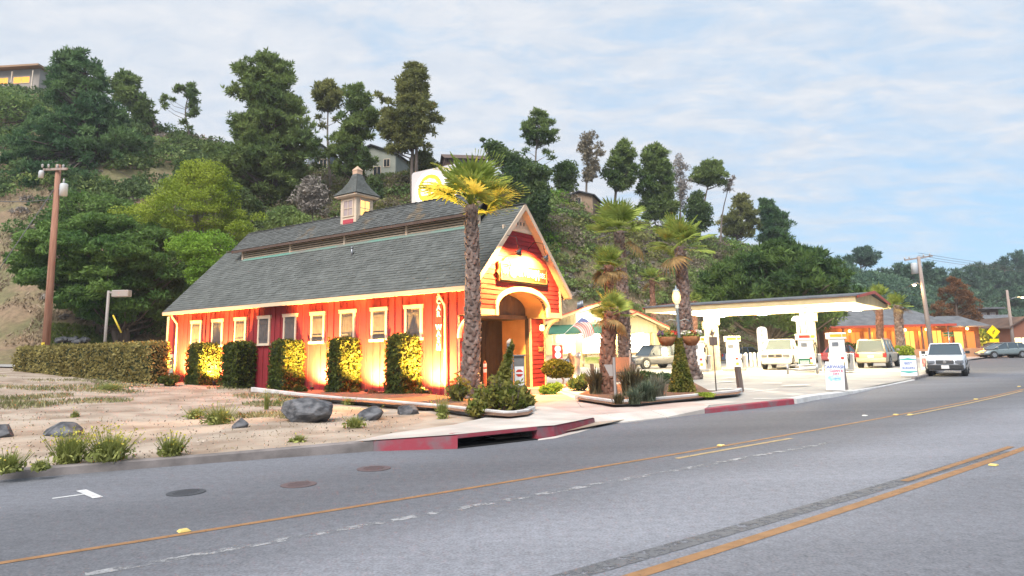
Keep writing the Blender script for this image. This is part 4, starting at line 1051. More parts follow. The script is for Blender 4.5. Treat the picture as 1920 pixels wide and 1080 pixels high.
# far side of the valley
tree('eucalyptus_tree', 'umbrella-crowned eucalyptus on the far ridge right of the cypress', 'tree', 190, 1612, [(467, 1604, 1630), (477, 1600, 1644), (488, 1602, 1646), (496, 1610, 1640)], 'far', pads=44, pr=1.8, leaf=.5, per=60, tr=.35, limbs=1.5)
tree('rust_tree', 'reddish brown feathery tree in front of the far wooded hill', 'tree', 104, 1795, [(522, 1776, 1800), (540, 1762, 1814), (562, 1756, 1826), (590, 1752, 1832), (615, 1752, 1834), (640, 1762, 1826)], 'rust', pads=110, pr=.9, leaf=.22, per=60, tr=.3, flat=.5, base=((1795 - 960) / 1313 * 104, 104, .1), limbs=1.4)
FAR = [(1572, 487, 38, 175), (1590, 484, 30, 178), (1658, 506, 46, 185), (1684, 497, 40, 195), (1708, 500, 44, 190), (1738, 496, 42, 205), (1764, 506, 44, 215), (1792, 506, 40, 225), (1816, 499, 44, 230), (1838, 496, 36, 238), (1862, 496, 44, 240), (1886, 484, 40, 245), (1908, 474, 44, 250), (1934, 478, 48, 250), (1962, 480, 50, 250),
       (1640, 530, 50, 165), (1675, 535, 60, 170), (1720, 540, 60, 175), (1765, 545, 60, 185), (1812, 545, 56, 190), (1858, 545, 60, 195), (1900, 540, 60, 195), (1945, 540, 60, 195)]
ORD = 'first second third fourth fifth sixth seventh eighth ninth tenth eleventh twelfth thirteenth fourteenth fifteenth'.split()
for i_, (u, v, w, Y) in enumerate(FAR):
    h = rng.uniform(42, 60)
    tree('pine_tree', ('%s pine from the left along the skyline of the far right-hand woods' % ORD[i_] if i_ < 15 else '%s pine from the left in the lower row of the far right-hand woods' % ORD[i_ - 15]), 'tree', Y, u,
         [(v, u - w * .18, u + w * .16), (v + h * .25, u - w * .42, u + w * .36), (v + h * .6, u - w * .5, u + w * .5), (v + h, u - w * .55, u + w * .55), (v + h * 1.5, u - w * .5, u + w * .5)], 'far', pads=48, pr=2.3, leaf=.62, per=62, tr=.4, group='pines of the far woods', flat=.5)

# scrub over the hillside: nobody could count it
def scrub(name, lm, n, leaf, per, size, cond, m_=None):
    P_ = []
    tries = 0
    while len(P_) < n and tries < n * 60:
        tries += 1
        a = rng.uniform(-.80, .86); yr = np.interp(a, hu, hyr); yf = np.interp(a, hu, hyf)
        t = rng.uniform(0.0, 1.08) ** .8; y = yf + (yr - yf) * t; x = a * y; u = a * 1313 + 960
        if not cond(u, t, x, y): continue
        P_.append((x, y, hz(x, y), y))
    pts = []
    for x, y, z, d in P_:
        r = size * rng.uniform(.5, 1.5); k = int(per * (r / size) ** 1.5)
        q = blob_points((0, 0, 0), (r, r, r * .7), k, .5); q[:, 2] = np.abs(q[:, 2]) * 1.0
        pts.append(q + np.array((x, y, z - .1)))
    return stuff(leaves(name, np.concatenate(pts), leaf, LM[lm], None, elong=1.9))
def bare(u, t): return (u < 250 and t < .40 and not (u < 60 and t > .33)) or (1008 < u < 1112 and .10 < t < .30) or (1285 < u < 1340 and .05 < t < .15)
scrub('green_scrub', 'mid', 1000, .20, 120, 1.5, lambda u, t, x, y: not bare(u, t) and vnoise(x * .12, y * .12, 3) > -.25)
scrub('olive_scrub', 'pine_olive', 1000, .19, 110, 1.3, lambda u, t, x, y: not bare(u, t) and u > 520)
scrub('low_scrub', 'mid', 600, .17, 100, 1.0, lambda u, t, x, y: not bare(u, t) and u > 560 and t < .6)
scrub('bright_scrub', 'bright2', 320, .18, 130, 1.2, lambda u, t, x, y: not bare(u, t) and u > 560 and vnoise(x * .15, y * .15, 9) > .25)
scrub('grey_scrub', 'grey', 1000, .18, 110, 1.4, lambda u, t, x, y: not bare(u, t) and vnoise(x * .12, y * .12, 4) > 0)
scrub('dry_scrub', 'twig', 700, .15, 110, .8, lambda u, t, x, y: not (u < 250 and t < .3 and rng.uniform() < .7))
scrub('dark_scrub', 'dark', 420, .24, 150, 1.8, lambda u, t, x, y: u < 560 and not bare(u, t))
scrub('valley_woods', 'far', 1100, .40, 130, 2.6, lambda u, t, x, y: u > 1560 and t > .12)
LM['straw'] = leafmat('straw', (.20, .145, .095), (.33, .25, .17), .4, .3, .15)
LM['lawn'] = leafmat('lawn_tuft', (.12, .16, .03), (.20, .23, .06), .6, .3, .25)
def turf(name, lm, n, test, u0, u1, t0, t1, leaf=.16, elong=4, bias=.55):
    P_ = []
    while len(P_) < n:
        u = rng.uniform(u0, u1); t = rng.uniform(t0, t1); a = (u - 960) / 1313; yr = np.interp(a, hu, hyr); yf = np.interp(a, hu, hyf); y = yf + (yr - yf) * t; x = a * y
        if test(u, t, x, y): P_.append((x, y, hz(x, y) + rng.uniform(0, .12)))
    return stuff(leaves(name, np.array(P_), leaf, LM[lm], None, elong=elong, up=(0, 0, 1), bias=bias))
turf('dry_grass', 'straw', 9000, lambda u, t, x, y: vnoise(x * .8, y * .8, 21) > -.1, -120, 300, .0, .42, .10)
turf('green_turf', 'lawn', 2600, lambda u, t, x, y: vnoise(x * .6, y * .6, 22) > -.3, 80, 250, .005, .05, .12)
turf('bank_grass', 'straw', 16000, lambda u, t, x, y: vnoise(x * .3, y * .3, 23) > -.1, 560, 1560, .03, .98, .13)
# ------------------------------------------------------------------ hedges, palms, planters, weeds, boulders
def box_leaves(dx, dy, dz, n, jit=.05):
    """points on the skin of a clipped box (base at z=0)"""
    A = np.array([dx * dz, dx * dz, dy * dz, dy * dz, dx * dy]); k = rng.choice(5, n, p=A / A.sum()); u = rng.uniform(-.5, .5, n); v = rng.uniform(0, 1, n)
    x = np.where(k < 2, u * dx, np.where(k == 2, -dx / 2, np.where(k == 3, dx / 2, u * dx)))
    y = np.where(k == 0, -dy / 2, np.where(k == 1, dy / 2, np.where(k < 4, u * dy, (v - .5) * dy)))
    z = np.where(k < 4, v * dz, dz)
    p = np.stack([x, y, z], -1)
    # rounded arrises and a wavy clip
    e = np.array([dx, dy]) / 2 - .10
    for i in range(2): p[:, i] = np.sign(p[:, i]) * np.where(np.abs(p[:, i]) > e[i], e[i] + (np.abs(p[:, i]) - e[i]) * np.where(z > dz - .12, .5, 1), np.abs(p[:, i]))
    p += .055 * np.stack([vnoise(p[:, 1] * 5, p[:, 2] * 5, 1), vnoise(p[:, 0] * 5, p[:, 2] * 5, 2), vnoise(p[:, 0] * 5, p[:, 1] * 5, 3)], -1)
    return p + rng.normal(size=(n, 3)) * jit
def hedge(name, label, loc, rz, d, n, lm, leaf, group=None, cat='hedge'):
    h = empty(name, loc, rz, label, cat, group)
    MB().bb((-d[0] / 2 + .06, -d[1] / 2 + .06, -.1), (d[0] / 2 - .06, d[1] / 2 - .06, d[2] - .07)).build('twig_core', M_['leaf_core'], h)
    leaves('foliage', box_leaves(*d, n), leaf, LM[lm], h, elong=1.7)
    return h
HL = ['farthest of the clipped box hedges along the barn wall, nearest the far corner', 'second clipped box hedge from the far corner of the barn', 'middle clipped box hedge along the barn wall with its right side lit gold', 'fourth clipped box hedge, lit gold, left of the brightest wall light', 'nearest and tallest looking clipped box hedge below the last window']
for (u0, u1, ub), lb in zip(((349, 374, 395), (415, 442, 462), (505, 533, 562), (613, 639, 665), (722, 753, 786)), HL):
    a0, a1 = ab_at(u0, 690, -1.15)[0], ab_at(u1, 690, -1.15)[0]
    da = max(a0 - a1, .7); x, y, _ = bw(-1.15 + .50, (a0 + a1) / 2, 0); z = zg(x, y) - .02
    hedge('clipped_hedge', lb, (x, y, z), YAW, (1.0, da, 2.33 - z), 4200, 'hedge', .075, 'clipped hedges along the barn')
h0, h1 = np.array((-17.3, 34.2)), np.array((-28.2, 40.2)); e = h1 - h0; L_ = np.linalg.norm(e)
hz0 = zg(*((h0 + h1) / 2))
hd = empty('long_hedge', (*((h0 + h1) / 2), .35), math.atan2(e[1], e[0]), 'long low clipped hedge left of the barn, dry olive leaves', 'hedge')
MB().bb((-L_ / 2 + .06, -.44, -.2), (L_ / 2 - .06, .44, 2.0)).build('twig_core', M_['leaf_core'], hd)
leaves('foliage', box_leaves(L_, 1.05, 2.1, 17000, .06), .085, LM['hedge_dry'], hd, elong=1.7)

def leafy(label, loc, r, h, n):
    o = empty('planter_shrub', loc, rng.uniform(0, 6), label, 'shrub', 'shrubs of the entrance planter'); m = MB(); P_ = []
    for i in range(int(16 + r * 30)):
        a = rng.uniform(0, 6.28); rr = r * rng.uniform(.1, 1); hh = h * rng.uniform(.45, 1.15) * (1 - .35 * rr / r); tip = np.array((math.cos(a) * rr, math.sin(a) * rr, hh)); m.tube([(tip[0] * .3, tip[1] * .3, -.05), tuple(tip * np.array((.75, .75, .6))), tuple(tip)], [.014, .010, .004], 4)
        k = n // 24; q = rng.uniform(.15, 1, k)[:, None]; P_.append(tip * np.array((.8, .8, 1)) * q + np.array((tip[0] * .2, tip[1] * .2, 0)) + rng.normal(size=(k, 3)) * np.array((.07, .07, .05)))
    leaves('foliage', np.concatenate(P_), .062, LM['shrub'], o, elong=2.6, up=(0, 0, 1), bias=.25); m.build('stem', M_['bark'], o, fix=False); return o
def shrub(name, label, loc, r, n, lm, leaf, cat='shrub', group=None, elong=2.0, up=0, h=None, stem=None, ragged=.25):
    o = empty(name, loc, rng.uniform(0, 6), label, cat, group); h = h or r * .9
    k = max(4, int(8 * r)) ; P_ = []
    for i in range(k):
        c = np.array((rng.normal() * r * .45, rng.normal() * r * .45, h * rng.uniform(.25, .8))); P_.append(blob_points(c, (r * .55, r * .55, h * .38), n // k, .3))
    P_ = np.concatenate(P_); P_[:, 2] = np.abs(P_[:, 2])
    leaves('foliage', P_, leaf, LM[lm], o, elong=elong, up=(0, 0, 1), bias=up)
    m = MB()
    for i in range(6): m.tube([(0, 0, -.05), (rng.normal() * r * .2, rng.normal() * r * .2, h * .3), (rng.normal() * r * .4, rng.normal() * r * .4, h * .7)], [.02, .014, .006], 5)
    m.build('stem', M_['bark'], o, fix=False)
    return o
def blade_clump(name, label, loc, r, h, n, m, cat, group=None, w=.02, droop=.6, kind=None):
    """arching grass or sword leaves from one foot"""
    a = rng.uniform(0, 2 * math.pi, n); l = h * rng.uniform(.6, 1.15, n); sp = r * rng.uniform(.15, 1, n); f = rng.normal(size=(n, 2)) * r * .16
    V = np.zeros((n, 6, 3)); dx, dy = np.cos(a), np.sin(a)
    for j, (t, wz) in enumerate(((0, 1), (.55, .9), (1, .15))):
        px_ = f[:, 0] + dx * sp * t ** 1.6; py_ = f[:, 1] + dy * sp * t ** 1.6; pz = l * (t - droop * .55 * t ** 3 * (sp / r))
        V[:, j * 2] = np.stack([px_ - dy * w * wz, py_ + dx * w * wz, pz], -1); V[:, j * 2 + 1] = np.stack([px_ + dy * w * wz, py_ - dx * w * wz, pz], -1)
    b = np.arange(n)[:, None] * 6; Fc = np.concatenate([b + np.array([[0, 1, 3, 2]]), b + np.array([[2, 3, 5, 4]])])
    o = npmesh(name, V.reshape(-1, 3), Fc, m); o.location = loc
    if label: tag(o, label, cat, group)
    return o
# little round shrubs between the clipped hedges
for (u, v, r), lb in zip(((459, 728, .36), (494, 728, .30), (560, 735, .34), (668, 736, .30), (700, 738, .28), (786, 738, .40)),
    ('small round shrub at the right foot of the second clipped hedge', 'small round shrub at the left foot of the middle clipped hedge', 'low shrub lit gold at the right foot of the middle clipped hedge', 'low shrub at the right foot of the fourth clipped hedge', 'low reddish plant in front of the wall light left of the nearest clipped hedge', 'low shrub at the right foot of the nearest clipped hedge')):
    x, y, _ = G(u, v, .25); shrub('round_shrub', lb, (x, y, zg(x, y) - .03), r, 800, 'rust' if 'reddish' in lb else 'hedge', .06, group='low shrubs along the barn')
x, y, _ = G(312, 722, .5); shrub('golden_shrub', 'shrub glowing gold beside the far corner floodlight', (x, y, zg(x, y) - .03), .55, 1100, 'hedge', .07)

# palms
M_['palm_green'] = leafmat('palm_frond', (.20, .27, .045), (.36, .42, .10), 1.5, .2, .35)
M_['palm_dry'] = leafmat('dry_frond', (.26, .16, .06), (.34, .23, .10), 1.5, .2, .3)
M_['palm_bark'] = mat('palm_bark', (.15, .095, .075), (.27, .21, .185), scale=5, rough=.95, bump=.6, bscale=20, island=.35)
M_['palm_bark_red'] = mat('palm_bark_red', (.20, .085, .05), (.30, .17, .12), scale=5, rough=.95, bump=.6, bscale=20, island=.35)
def frond_mesh(name, m, fold=.25, droop=.25, n=22, spread=2.0):
    """fan leaf: petiole along +x, blades splayed in a shallow cup, tips drooping"""
    b = MB(); b.tube([(0, 0, 0), (.35, 0, .03), (.72, 0, 0)], [.018, .013, .010], 5)
    for i in range(n):
        a = spread * (2 * i / (n - 1) - 1); l = (.62 + .22 * math.cos(a * .8)) * rng.uniform(.85, 1.08); c, s_ = math.cos(a), math.sin(a); w = .048
        z = lambda t: fold * abs(s_) * t * .35 * (1 if i % 2 else .8) - droop * l * t ** 3
        q = []
        for t, wz in ((.02, .4), (.45, 1.0), (.75, .55), (1, .05)):
            q += [(.70 + c * l * t - s_ * w * wz, s_ * l * t + c * w * wz, z(t) + .012), (.70 + c * l * t + s_ * w * wz, s_ * l * t - c * w * wz, z(t) - .012)]
        b.add(q, [(0, 1, 3, 2), (2, 3, 5, 4), (4, 5, 7, 6)])
    o = b.build(name, m, fix=False); me = o.data; bpy.data.objects.remove(o); return me
FR = [frond_mesh('frond', M_['palm_green'], .3, d_) for d_ in (.05, .14, .28)]; FRD = [frond_mesh('dry_frond', M_['palm_dry'], .1, .5)]
def palm(label, base, top, r0, r1, crown, nf, group, bark='palm_bark', dry=1, bootn=1.0, lean=0, minel=-8):
    """base, top: world points of the trunk foot and the heart of the crown"""
    base, top = np.array(base), np.array(top); root = empty('fan_palm', tuple(base), 0, label, 'palm tree', group); d = top - base; H_ = d[2]
    ax = lambda t: d * t + np.array((lean * math.sin(t * math.pi), 0, 0)); rad = lambda t: (r0 * (1.25 - .45 * min(t / .12, 1)) if t < .12 else r0 * .8 + (r1 - r0 * .8) * (t - .12) / .88)
    ts = np.linspace(0, 1, 12); MB().tube([tuple(ax(t) - np.array((0, 0, .15 * (t == 0)))) for t in ts], [rad(t) * .86 for t in ts], 10).build('trunk', M_[bark], root)
    b = MB(); n = int(H_ * 46 * bootn); ga = 2.399
    for i in range(n):
        t = i / n * .99; a = i * ga + rng.uniform(-.2, .2); r = rad(t); c = ax(t); ca, sa = math.cos(a), math.sin(a); w = r * rng.uniform(.32, .5); h = .17 * rng.uniform(.7, 1.3); out = rng.uniform(.02, .07) + .03 * r
        P3 = lambda rr, tt, z: (c[0] + ca * rr - sa * tt, c[1] + sa * rr + ca * tt, c[2] + z)
        b.add([P3(r * .8, -w, -h * .4), P3(r * .8, w, -h * .4), P3(r + out * .5, w * .55, h * .5), P3(r + out, 0, h * .75), P3(r + out * .5, -w * .55, h * .5), P3(r * .75, 0, h * .5), P3(r + out * .6, 0, -h * .35)],
              [(0, 6, 4), (6, 3, 4), (6, 1, 2), (6, 2, 3), (4, 3, 5), (3, 2, 5), (0, 4, 5), (1, 5, 2)])
    stuff(b.build('boot', M_[bark], root, fix=False))
    for i in range(nf + dry):
        q = i / max(nf - 1, 1); me = random.choice(FR) if i < nf else FRD[0]
        el = R(82 - (82 - minel) * min(q, 1) ** 1.15 + rng.uniform(-8, 8)) if i < nf else R(minel - rng.uniform(5, 40)); az = i * ga + rng.uniform(-.3, .3)
        o = link('frond', me, root); o.location = tuple(d + np.array((0, 0, -.25 * (1 - math.sin(el)) * .5))); s_ = crown / 1.5 * rng.uniform(.85, 1.1); o.scale = (s_, s_, s_)
        o.rotation_euler = (rng.uniform(-.5, .5), -el, az)
    return root
def base_at(u, v, z=.15): return G(u, v, z)
PG = 'fan palms along the roadside'
p = base_at(879, 748, .2); palm('nearest fan palm with thick scaly trunk, standing in front of the barn corner', p, D(883, 385, p[1]), .36, .19, 1.95, 25, PG, lean=.10, dry=0, minel=12)
p = base_at(1142, 742, .17); palm('short stout fan palm with rough brown trunk in the island bed', p, D(1148, 585, p[1]), .27, .24, .85, 15, PG, 'palm_bark_red', lean=-.12, dry=5)
Y = 37; x = D(1172, 690, Y)[0]; palm('tall fan palm behind the short stout palm, crown above the store roof', (x, Y, .16), D(1160, 432, Y), .42, .26, 1.95, 21, PG, lean=.05)
Y = 34; x = D(1146, 690, Y)[0]; palm('fan palm whose crown shows just below the tall palm crown', (x, Y, .16), D(1141, 497, Y), .28, .2, 1.15, 20, PG, 'palm_bark_red', dry=7)
Y = 35.5; x = D(1296, 708, Y)[0]; palm('tall fan palm right behind the street lamp with flower baskets', (x, Y, .16), D(1275, 462, Y), .45, .25, 1.85, 20, PG, lean=-.05)
Y = 64; x = D(1227, 640, Y)[0]; palm('small distant fan palm behind the store gable', (x, Y, .16), D(1222, 522, Y), .3, .22, 1.25, 16, PG, 'palm_bark_red', dry=2)
Y = 62; x = D(1302, 640, Y)[0]; palm('small fan palm peeping over the left end of the fuel canopy', (x, Y, .16), D(1301, 564, Y), .3, .22, 1.0, 14, PG, 'palm_bark_red', dry=3)
Y = 60; x = D(1648, 650, Y)[0]; palm('fan palm with its crown just behind the right tip of the fuel canopy', (x, Y, .16), D(1648, 558, Y), .36, .26, 1.3, 18, PG, 'palm_bark_red', dry=2)
Y = 57; x = D(1690, 665, Y)[0]; palm('short fan palm in front of the restaurant right of the canopy', (x, Y, .16), D(1683, 572, Y), .38, .3, 1.15, 20, PG, 'palm_bark', dry=2)

# planter kerbs and beds
def plant_kerb(name, pxs, z, h, w, m, zb=None):
    p = dens(np.array([G(u, v, z)[:2] for u, v in pxs]), .5); b = MB(); d = unit(np.gradient(p, axis=0)); nn = np.stack([-d[:, 1], d[:, 0]], -1) * w
    k = 4; vs = []
    for q, nv in zip(p, nn):
        g = (zg(*q) if zb is None else zb); vs += [(q[0], q[1], g - .1), (q[0], q[1], g + h), (q[0] + nv[0], q[1] + nv[1], g + h), (q[0] + nv[0], q[1] + nv[1], g - .1)]
    b.add(vs, [(i * k + j, (i + 1) * k + j, (i + 1) * k + j + 1, i * k + j + 1) for i in range(len(p) - 1) for j in range(3)] + [(0, 1, 2, 3), tuple((len(p) - 1) * k + j for j in range(4))])
    return struct(b.build(name, m, None, .012))
plant_kerb('planter_kerb', [(470, 737), (560, 745), (700, 755), (830, 767), (905, 776), (955, 781), (990, 777), (1004, 770), (1000, 758)], .2, .17, .16, M_['kerb_pale'])
plant_kerb('planter_kerb', [(1078, 748), (1092, 751), (1150, 760), (1200, 758), (1300, 748), (1386, 739), (1392, 735)], .17, .15, .16, M_['kerb_pale'], .16)
b = MB(); b.add([(*G(u, v, .3)[:2], .262) for u, v in ((470, 733), (560, 743), (700, 753), (830, 764), (905, 774), (955, 778), (990, 774), (1000, 768), (985, 752), (900, 741), (846, 741), (700, 725), (560, 722), (400, 712))], [tuple(range(14))[::-1]])
struct(b.build('planting_bed', M_['mulch']))
b = MB(); b.add([(*G(u, v, .26)[:2], .25) for u, v in ((1082, 748), (1150, 758), (1200, 756), (1300, 746), (1384, 738), (1392, 733), (1330, 732), (1300, 716), (1230, 714), (1130, 722), (1085, 738))], [tuple(range(11))[::-1]])
struct(b.build('planting_bed', M_['mulch']))
for (u, v, r, h, lm), lb in zip(((905, 765, .45, .75, 'shrub'), (932, 768, .42, .8, 'shrub'), (962, 770, .4, .7, 'shrub'), (985, 765, .32, .6, 'shrub'), (858, 752, .45, .7, 'hedge'), (895, 776, .25, .35, 'bright2')),
    ('leafy shrub just right of the nearest palm trunk', 'leafy shrub under the tall pointed shrub at the barn entrance', 'leafy shrub in front of the grey entrance post', 'leafy shrub at the right tip of the entrance planter', 'shrub between the barn corner and the nearest palm', 'tiny yellow-green plant at the foot of the nearest palm')):
    x, y, _ = G(u, v, .26); leafy(lb, (x, y, .25), r * .85, h * 1.1, 520)
x, y, _ = G(938, 764, .26); o = empty('pointed_shrub', (x, y, .25), 0, 'tall pointed yellowish shrub in front of the wash bay door', 'shrub')
P_ = np.concatenate([blob_points((.02 * i + .16 * (i / 9) ** 2, 0, .25 + i * .15), (.30 * (1 - i / 10.5), .26 * (1 - i / 10.5), .13), int(260 * (1.05 - i / 10)), .3) for i in range(10)]); leaves('foliage', P_, .075, LM['shrub'], o, elong=2.2, up=(.1, 0, 1), bias=.4)
MB().tube([(0, 0, 0), (.05, 0, .7), (.2, 0, 1.5)], [.03, .02, .008], 6).build('stem', M_['bark'], o)
x, y, _ = G(1048, 725, .2); o = empty('topiary_shrub', (x, y, .18), 0, 'rounded clipped shrub on a bent stem right of the wash bay', 'shrub')
leaves('foliage', np.concatenate([blob_points((-.1, 0, .78), (.62, .55, .42), 2200, .6), blob_points((.25, 0, .72), (.45, .4, .36), 1000, .6)]), .06, LM['hedge'], o, elong=1.8); MB().tube([(.1, -.2, -.1), (.2, -.1, .3), (0, 0, .6)], [.05, .04, .03], 6).build('stem', M_['bark_pale'], o)
x, y, _ = G(1025, 738, .2); shrub('low_shrub', 'low bright green shrub at the right pier of the wash bay', (x, y, .18), .42, 1300, 'bright2', .06, h=.42)
M_['sword'] = leafmat('sword_leaves', (.10, .085, .045), (.17, .15, .08), 2, .3, .2); M_['fountain'] = leafmat('fountain_grass', (.16, .17, .12), (.26, .25, .19), 2, .3, .3); M_['weed'] = leafmat('weed_blades', (.20, .24, .06), (.36, .38, .12), 2, .3, .35); M_['lav'] = leafmat('grey_green_grass', (.08, .11, .07), (.14, .17, .11), 2, .3, .25)
for u, v, r, h, n, mm, w, lb in ((1118, 738, .62, .95, 220, 'sword', .022, 'bronze sword-leaved clump left of the short stout palm'), (1185, 742, .7, 1.05, 260, 'sword', .02, 'dark sword-leaved clump right of the short stout palm'), (1212, 752, .6, .62, 420, 'lav', .012, 'grey-green mounding grass at the front of the island bed'), (1232, 745, .6, .75, 420, 'fountain', .010, 'pale fountain grass in the island bed'), (1190, 757, .38, .45, 260, 'lav', .012, 'small grey grass tuft by the island kerb'), (1160, 757, .3, .32, 160, 'sword', .012, 'small bronze tuft at the foot of the short palm')):
    x, y, _ = G(u, v, .25); blade_clump('ornamental_grass', lb, (x, y, .24), r, h, n, M_[mm], 'grass clump', 'grasses of the island bed', w)
for i, (u, v) in enumerate(((1205, 722), (1225, 721), (1245, 720), (1092, 730))):
    x, y, _ = G(u, v, .22); shrub('bed_shrub', ('low leafy shrub in the back row of the island bed, at its left', 'low leafy shrub in the middle of the back row of the island bed', 'low leafy shrub in the back row beside the ivy column', 'sparse spiky shrub at the left end of the island bed')[i], (x, y, .2), .5, 800, 'cypress', .08, group='low shrubs of the island bed', elong=3, h=.5, up=.3)
x, y, _ = G(1322, 742, .25); shrub('yellow_groundcover', 'patch of yellow flowering ground cover at the foot of the ivy column', (x, y, .2), .42, 900, 'bright', .04, cat='plant', h=.14)

# weeds and dry growth on the lot
M_['mustard'] = leafmat('mustard_flower', (.45, .40, .06), (.55, .50, .10), 2, .2, .3)
def weed(u, v, r, h, label, flowers=0, n=240):
    x, y, _ = G(u, v, .15); z = zg(x, y) - .01; o = empty('weed_clump', (x, y, z), 0, label, 'weeds', 'weed clumps on the dirt lot')
    g = blade_clump('blade', None, (0, 0, 0), r, h, int(n * 1.5), M_['weed'], None, None, .006, .3); g.parent = o; stuff(g)
    P_ = blob_points((0, 0, h * .3), (r * .9, r * .9, h * .35), n, .2); P_[:, 2] = np.abs(P_[:, 2]); stuff(leaves('leaf', P_[: n // 2], .040, M_['weed'], o, elong=2.4))
    if flowers:
        q = blob_points((0, 0, h * .95), (r * 1.3, r * 1.1, h * .5), flowers, .2); stuff(leaves('flower', q, .032, M_['mustard'], o, elong=1.2))
        m = MB()
        for k in range(0, min(flowers, 70)): m.tube([(q[k, 0] * .3, q[k, 1] * .3, 0), tuple(q[k])], .004, 3, False)
        stuff(m.build('stalk', M_['weed'], o, fix=False))
for u, v, r, h, lb, fl, n in ((130, 866, .34, .42, 'large leafy weed clump with yellow mustard flowers beside the kerb at left', 160, 420), (205, 862, .42, .40, 'wide flowering weed clump right of the large one by the kerb', 200, 420), (322, 853, .26, .30, 'smaller weed tuft with a few flowers by the kerb', 70, 240), (14, 884, .26, .28, 'dark weed tuft at the left edge over the kerb', 40, 260), (76, 880, .14, .16, 'small weed tuft growing in the kerb joint', 10, 120),
    (205, 748, .75, .30, 'flat green weed patch in the upper left of the lot', 0, 420), (365, 785, .32, .26, 'green weed tuft left of the small boulder', 20, 200), (410, 795, .5, .40, 'weed with dry white seed heads beside the small boulder', 60, 300), (665, 800, .3, .24, 'low weed clump below the two far right boulders', 10, 200), (700, 782, .22, .26, 'green weed growing in front of the rounded boulder', 10, 160), (500, 770, .16, .50, 'thin tall weed left of the largest boulder', 10, 80),
    (830, 785, .22, .45, 'yellowing weed in front of the planter kerb', 30, 160), (560, 828, .2, .14, 'flat pale weed near the kerb below the largest boulder', 6, 120), (655, 758, .3, .22, 'weed behind the rounded boulder at the white kerb', 10, 160), (290, 725, .9, .35, 'broad grassy weed patch in front of the long hedge end', 60, 520), (140, 790, .12, .2, 'small weed tuft beside the left boulders', 4, 80), (520, 762, .18, .2, 'small weed by the white kerb left of the largest boulder', 4, 100)):
    weed(u, v, r, h, lb, fl, n)
# sparse dry stubble over the dirt: stuff
n = 2600; s = rng.uniform(0, 1, n); uu = rng.uniform(-40, 830, n); vv = 735 + (rng.uniform(0, 1, n) ** 1.6) * 130; P_ = []
for u, v in zip(uu, vv):
    x, y, _ = G(u, v, .15); ky = np.interp(x, [k[0] for k in KERB], [k[1] for k in KERB])
    if y > ky + .35 and vnoise(x * 1.1, y * 1.1, 12) > -.05 and not (x > -2.6 and y < 21): P_.append((x, y, zg(x, y) + .02))
stuff(leaves('dry_stubble', np.array(P_), .016, leafmat('stubble', (.20, .16, .09), (.30, .25, .15), 3, .3, .1), None, elong=4, up=(0, 0, 1), bias=.5))
P_ = []
for u, v in zip(rng.uniform(-40, 900, 3000), 735 + (rng.uniform(0, 1, 3000) ** 1.4) * 140):
    x, y, _ = G(u, v, .15); ky = np.interp(x, [k[0] for k in KERB], [k[1] for k in KERB])
    if y > ky + .25 and not (x > -2.4 and y < 21): P_.append((x, y, zg(x, y) + .0))
stuff(leaves('pebbles', np.array(P_), .035, mat('pebble', (.22, .17, .13), (.36, .30, .25), scale=2, rough=.9, island=.4), None, elong=1.2))

P_ = []
while len(P_) < 5200:
    u, v = rng.uniform(-30, 560), 700 + 62 * rng.uniform(0, 1) ** 1.3
    x, y, _ = G(u, v, .45)
    if y < 36 and (x + 2.33) * FX + (y - 26.12) * FY < -1.3 and vnoise(x * .7, y * .7, 41) > .0 + (v - 715) * .008: P_.append((x, y, zg(x, y) + .03))
stuff(leaves('lot_grass', np.array(P_), .035, leafmat('lot_grass_blades', (.17, .18, .07), (.33, .29, .16), .8, .35, .2), None, elong=5, up=(0, 0, 1), bias=.6))
# boulders
M_['rock'] = mat('dark_boulder', (.042, .045, .052), (.17, .17, .18), scale=3.5, rough=.85, bump=1, bscale=10, detail=12, stretch=(1, 1, 2.2), ramp=(.38, .68))
def boulder(label, loc, d, seed, group='boulders on the dirt lot', name='boulder', m='rock', rz=0):
    bm = bmesh.new(); bmesh.ops.create_icosphere(bm, subdivisions=5, radius=1)
    rg = np.random.default_rng(int(seed * 10)); planes = [(*unit(rg.normal(size=3)), rg.uniform(.62, .92)) for _ in range(16)]
    for v in bm.verts:
        p = v.co.copy(); n1_ = float(vnoise(p.x * 1.6 + seed, p.y * 1.6 + p.z, seed)); n2_ = float(vnoise(p.x * 4 + seed, p.y * 4 - p.z * 4, seed + 3)); n3_ = float(vnoise(p.x * 9, p.z * 9 + p.y * 7, seed + 5))
        f = 1 + .24 * n1_ + .10 * n2_ + .045 * n3_
        q = Vector((math.copysign(abs(p.x) ** .75, p.x), math.copysign(abs(p.y) ** .75, p.y), math.copysign(abs(p.z) ** .7, p.z)))
        q = q * f
        for (nx, ny, nz, off) in planes:
            dd = q.x * nx + q.y * ny + q.z * nz - off
            if dd > 0: q = q - Vector((nx, ny, nz)) * dd * .92
        v.co = Vector((q.x * d[0], q.y * d[1], q.z * d[2]))
    me = bpy.data.meshes.new(name); bm.to_mesh(me); me.materials.append(M_[m]); o = link(name, me); o.location = loc; o.rotation_euler = (0, 0, rz); return tag(o, label, 'boulder', group)
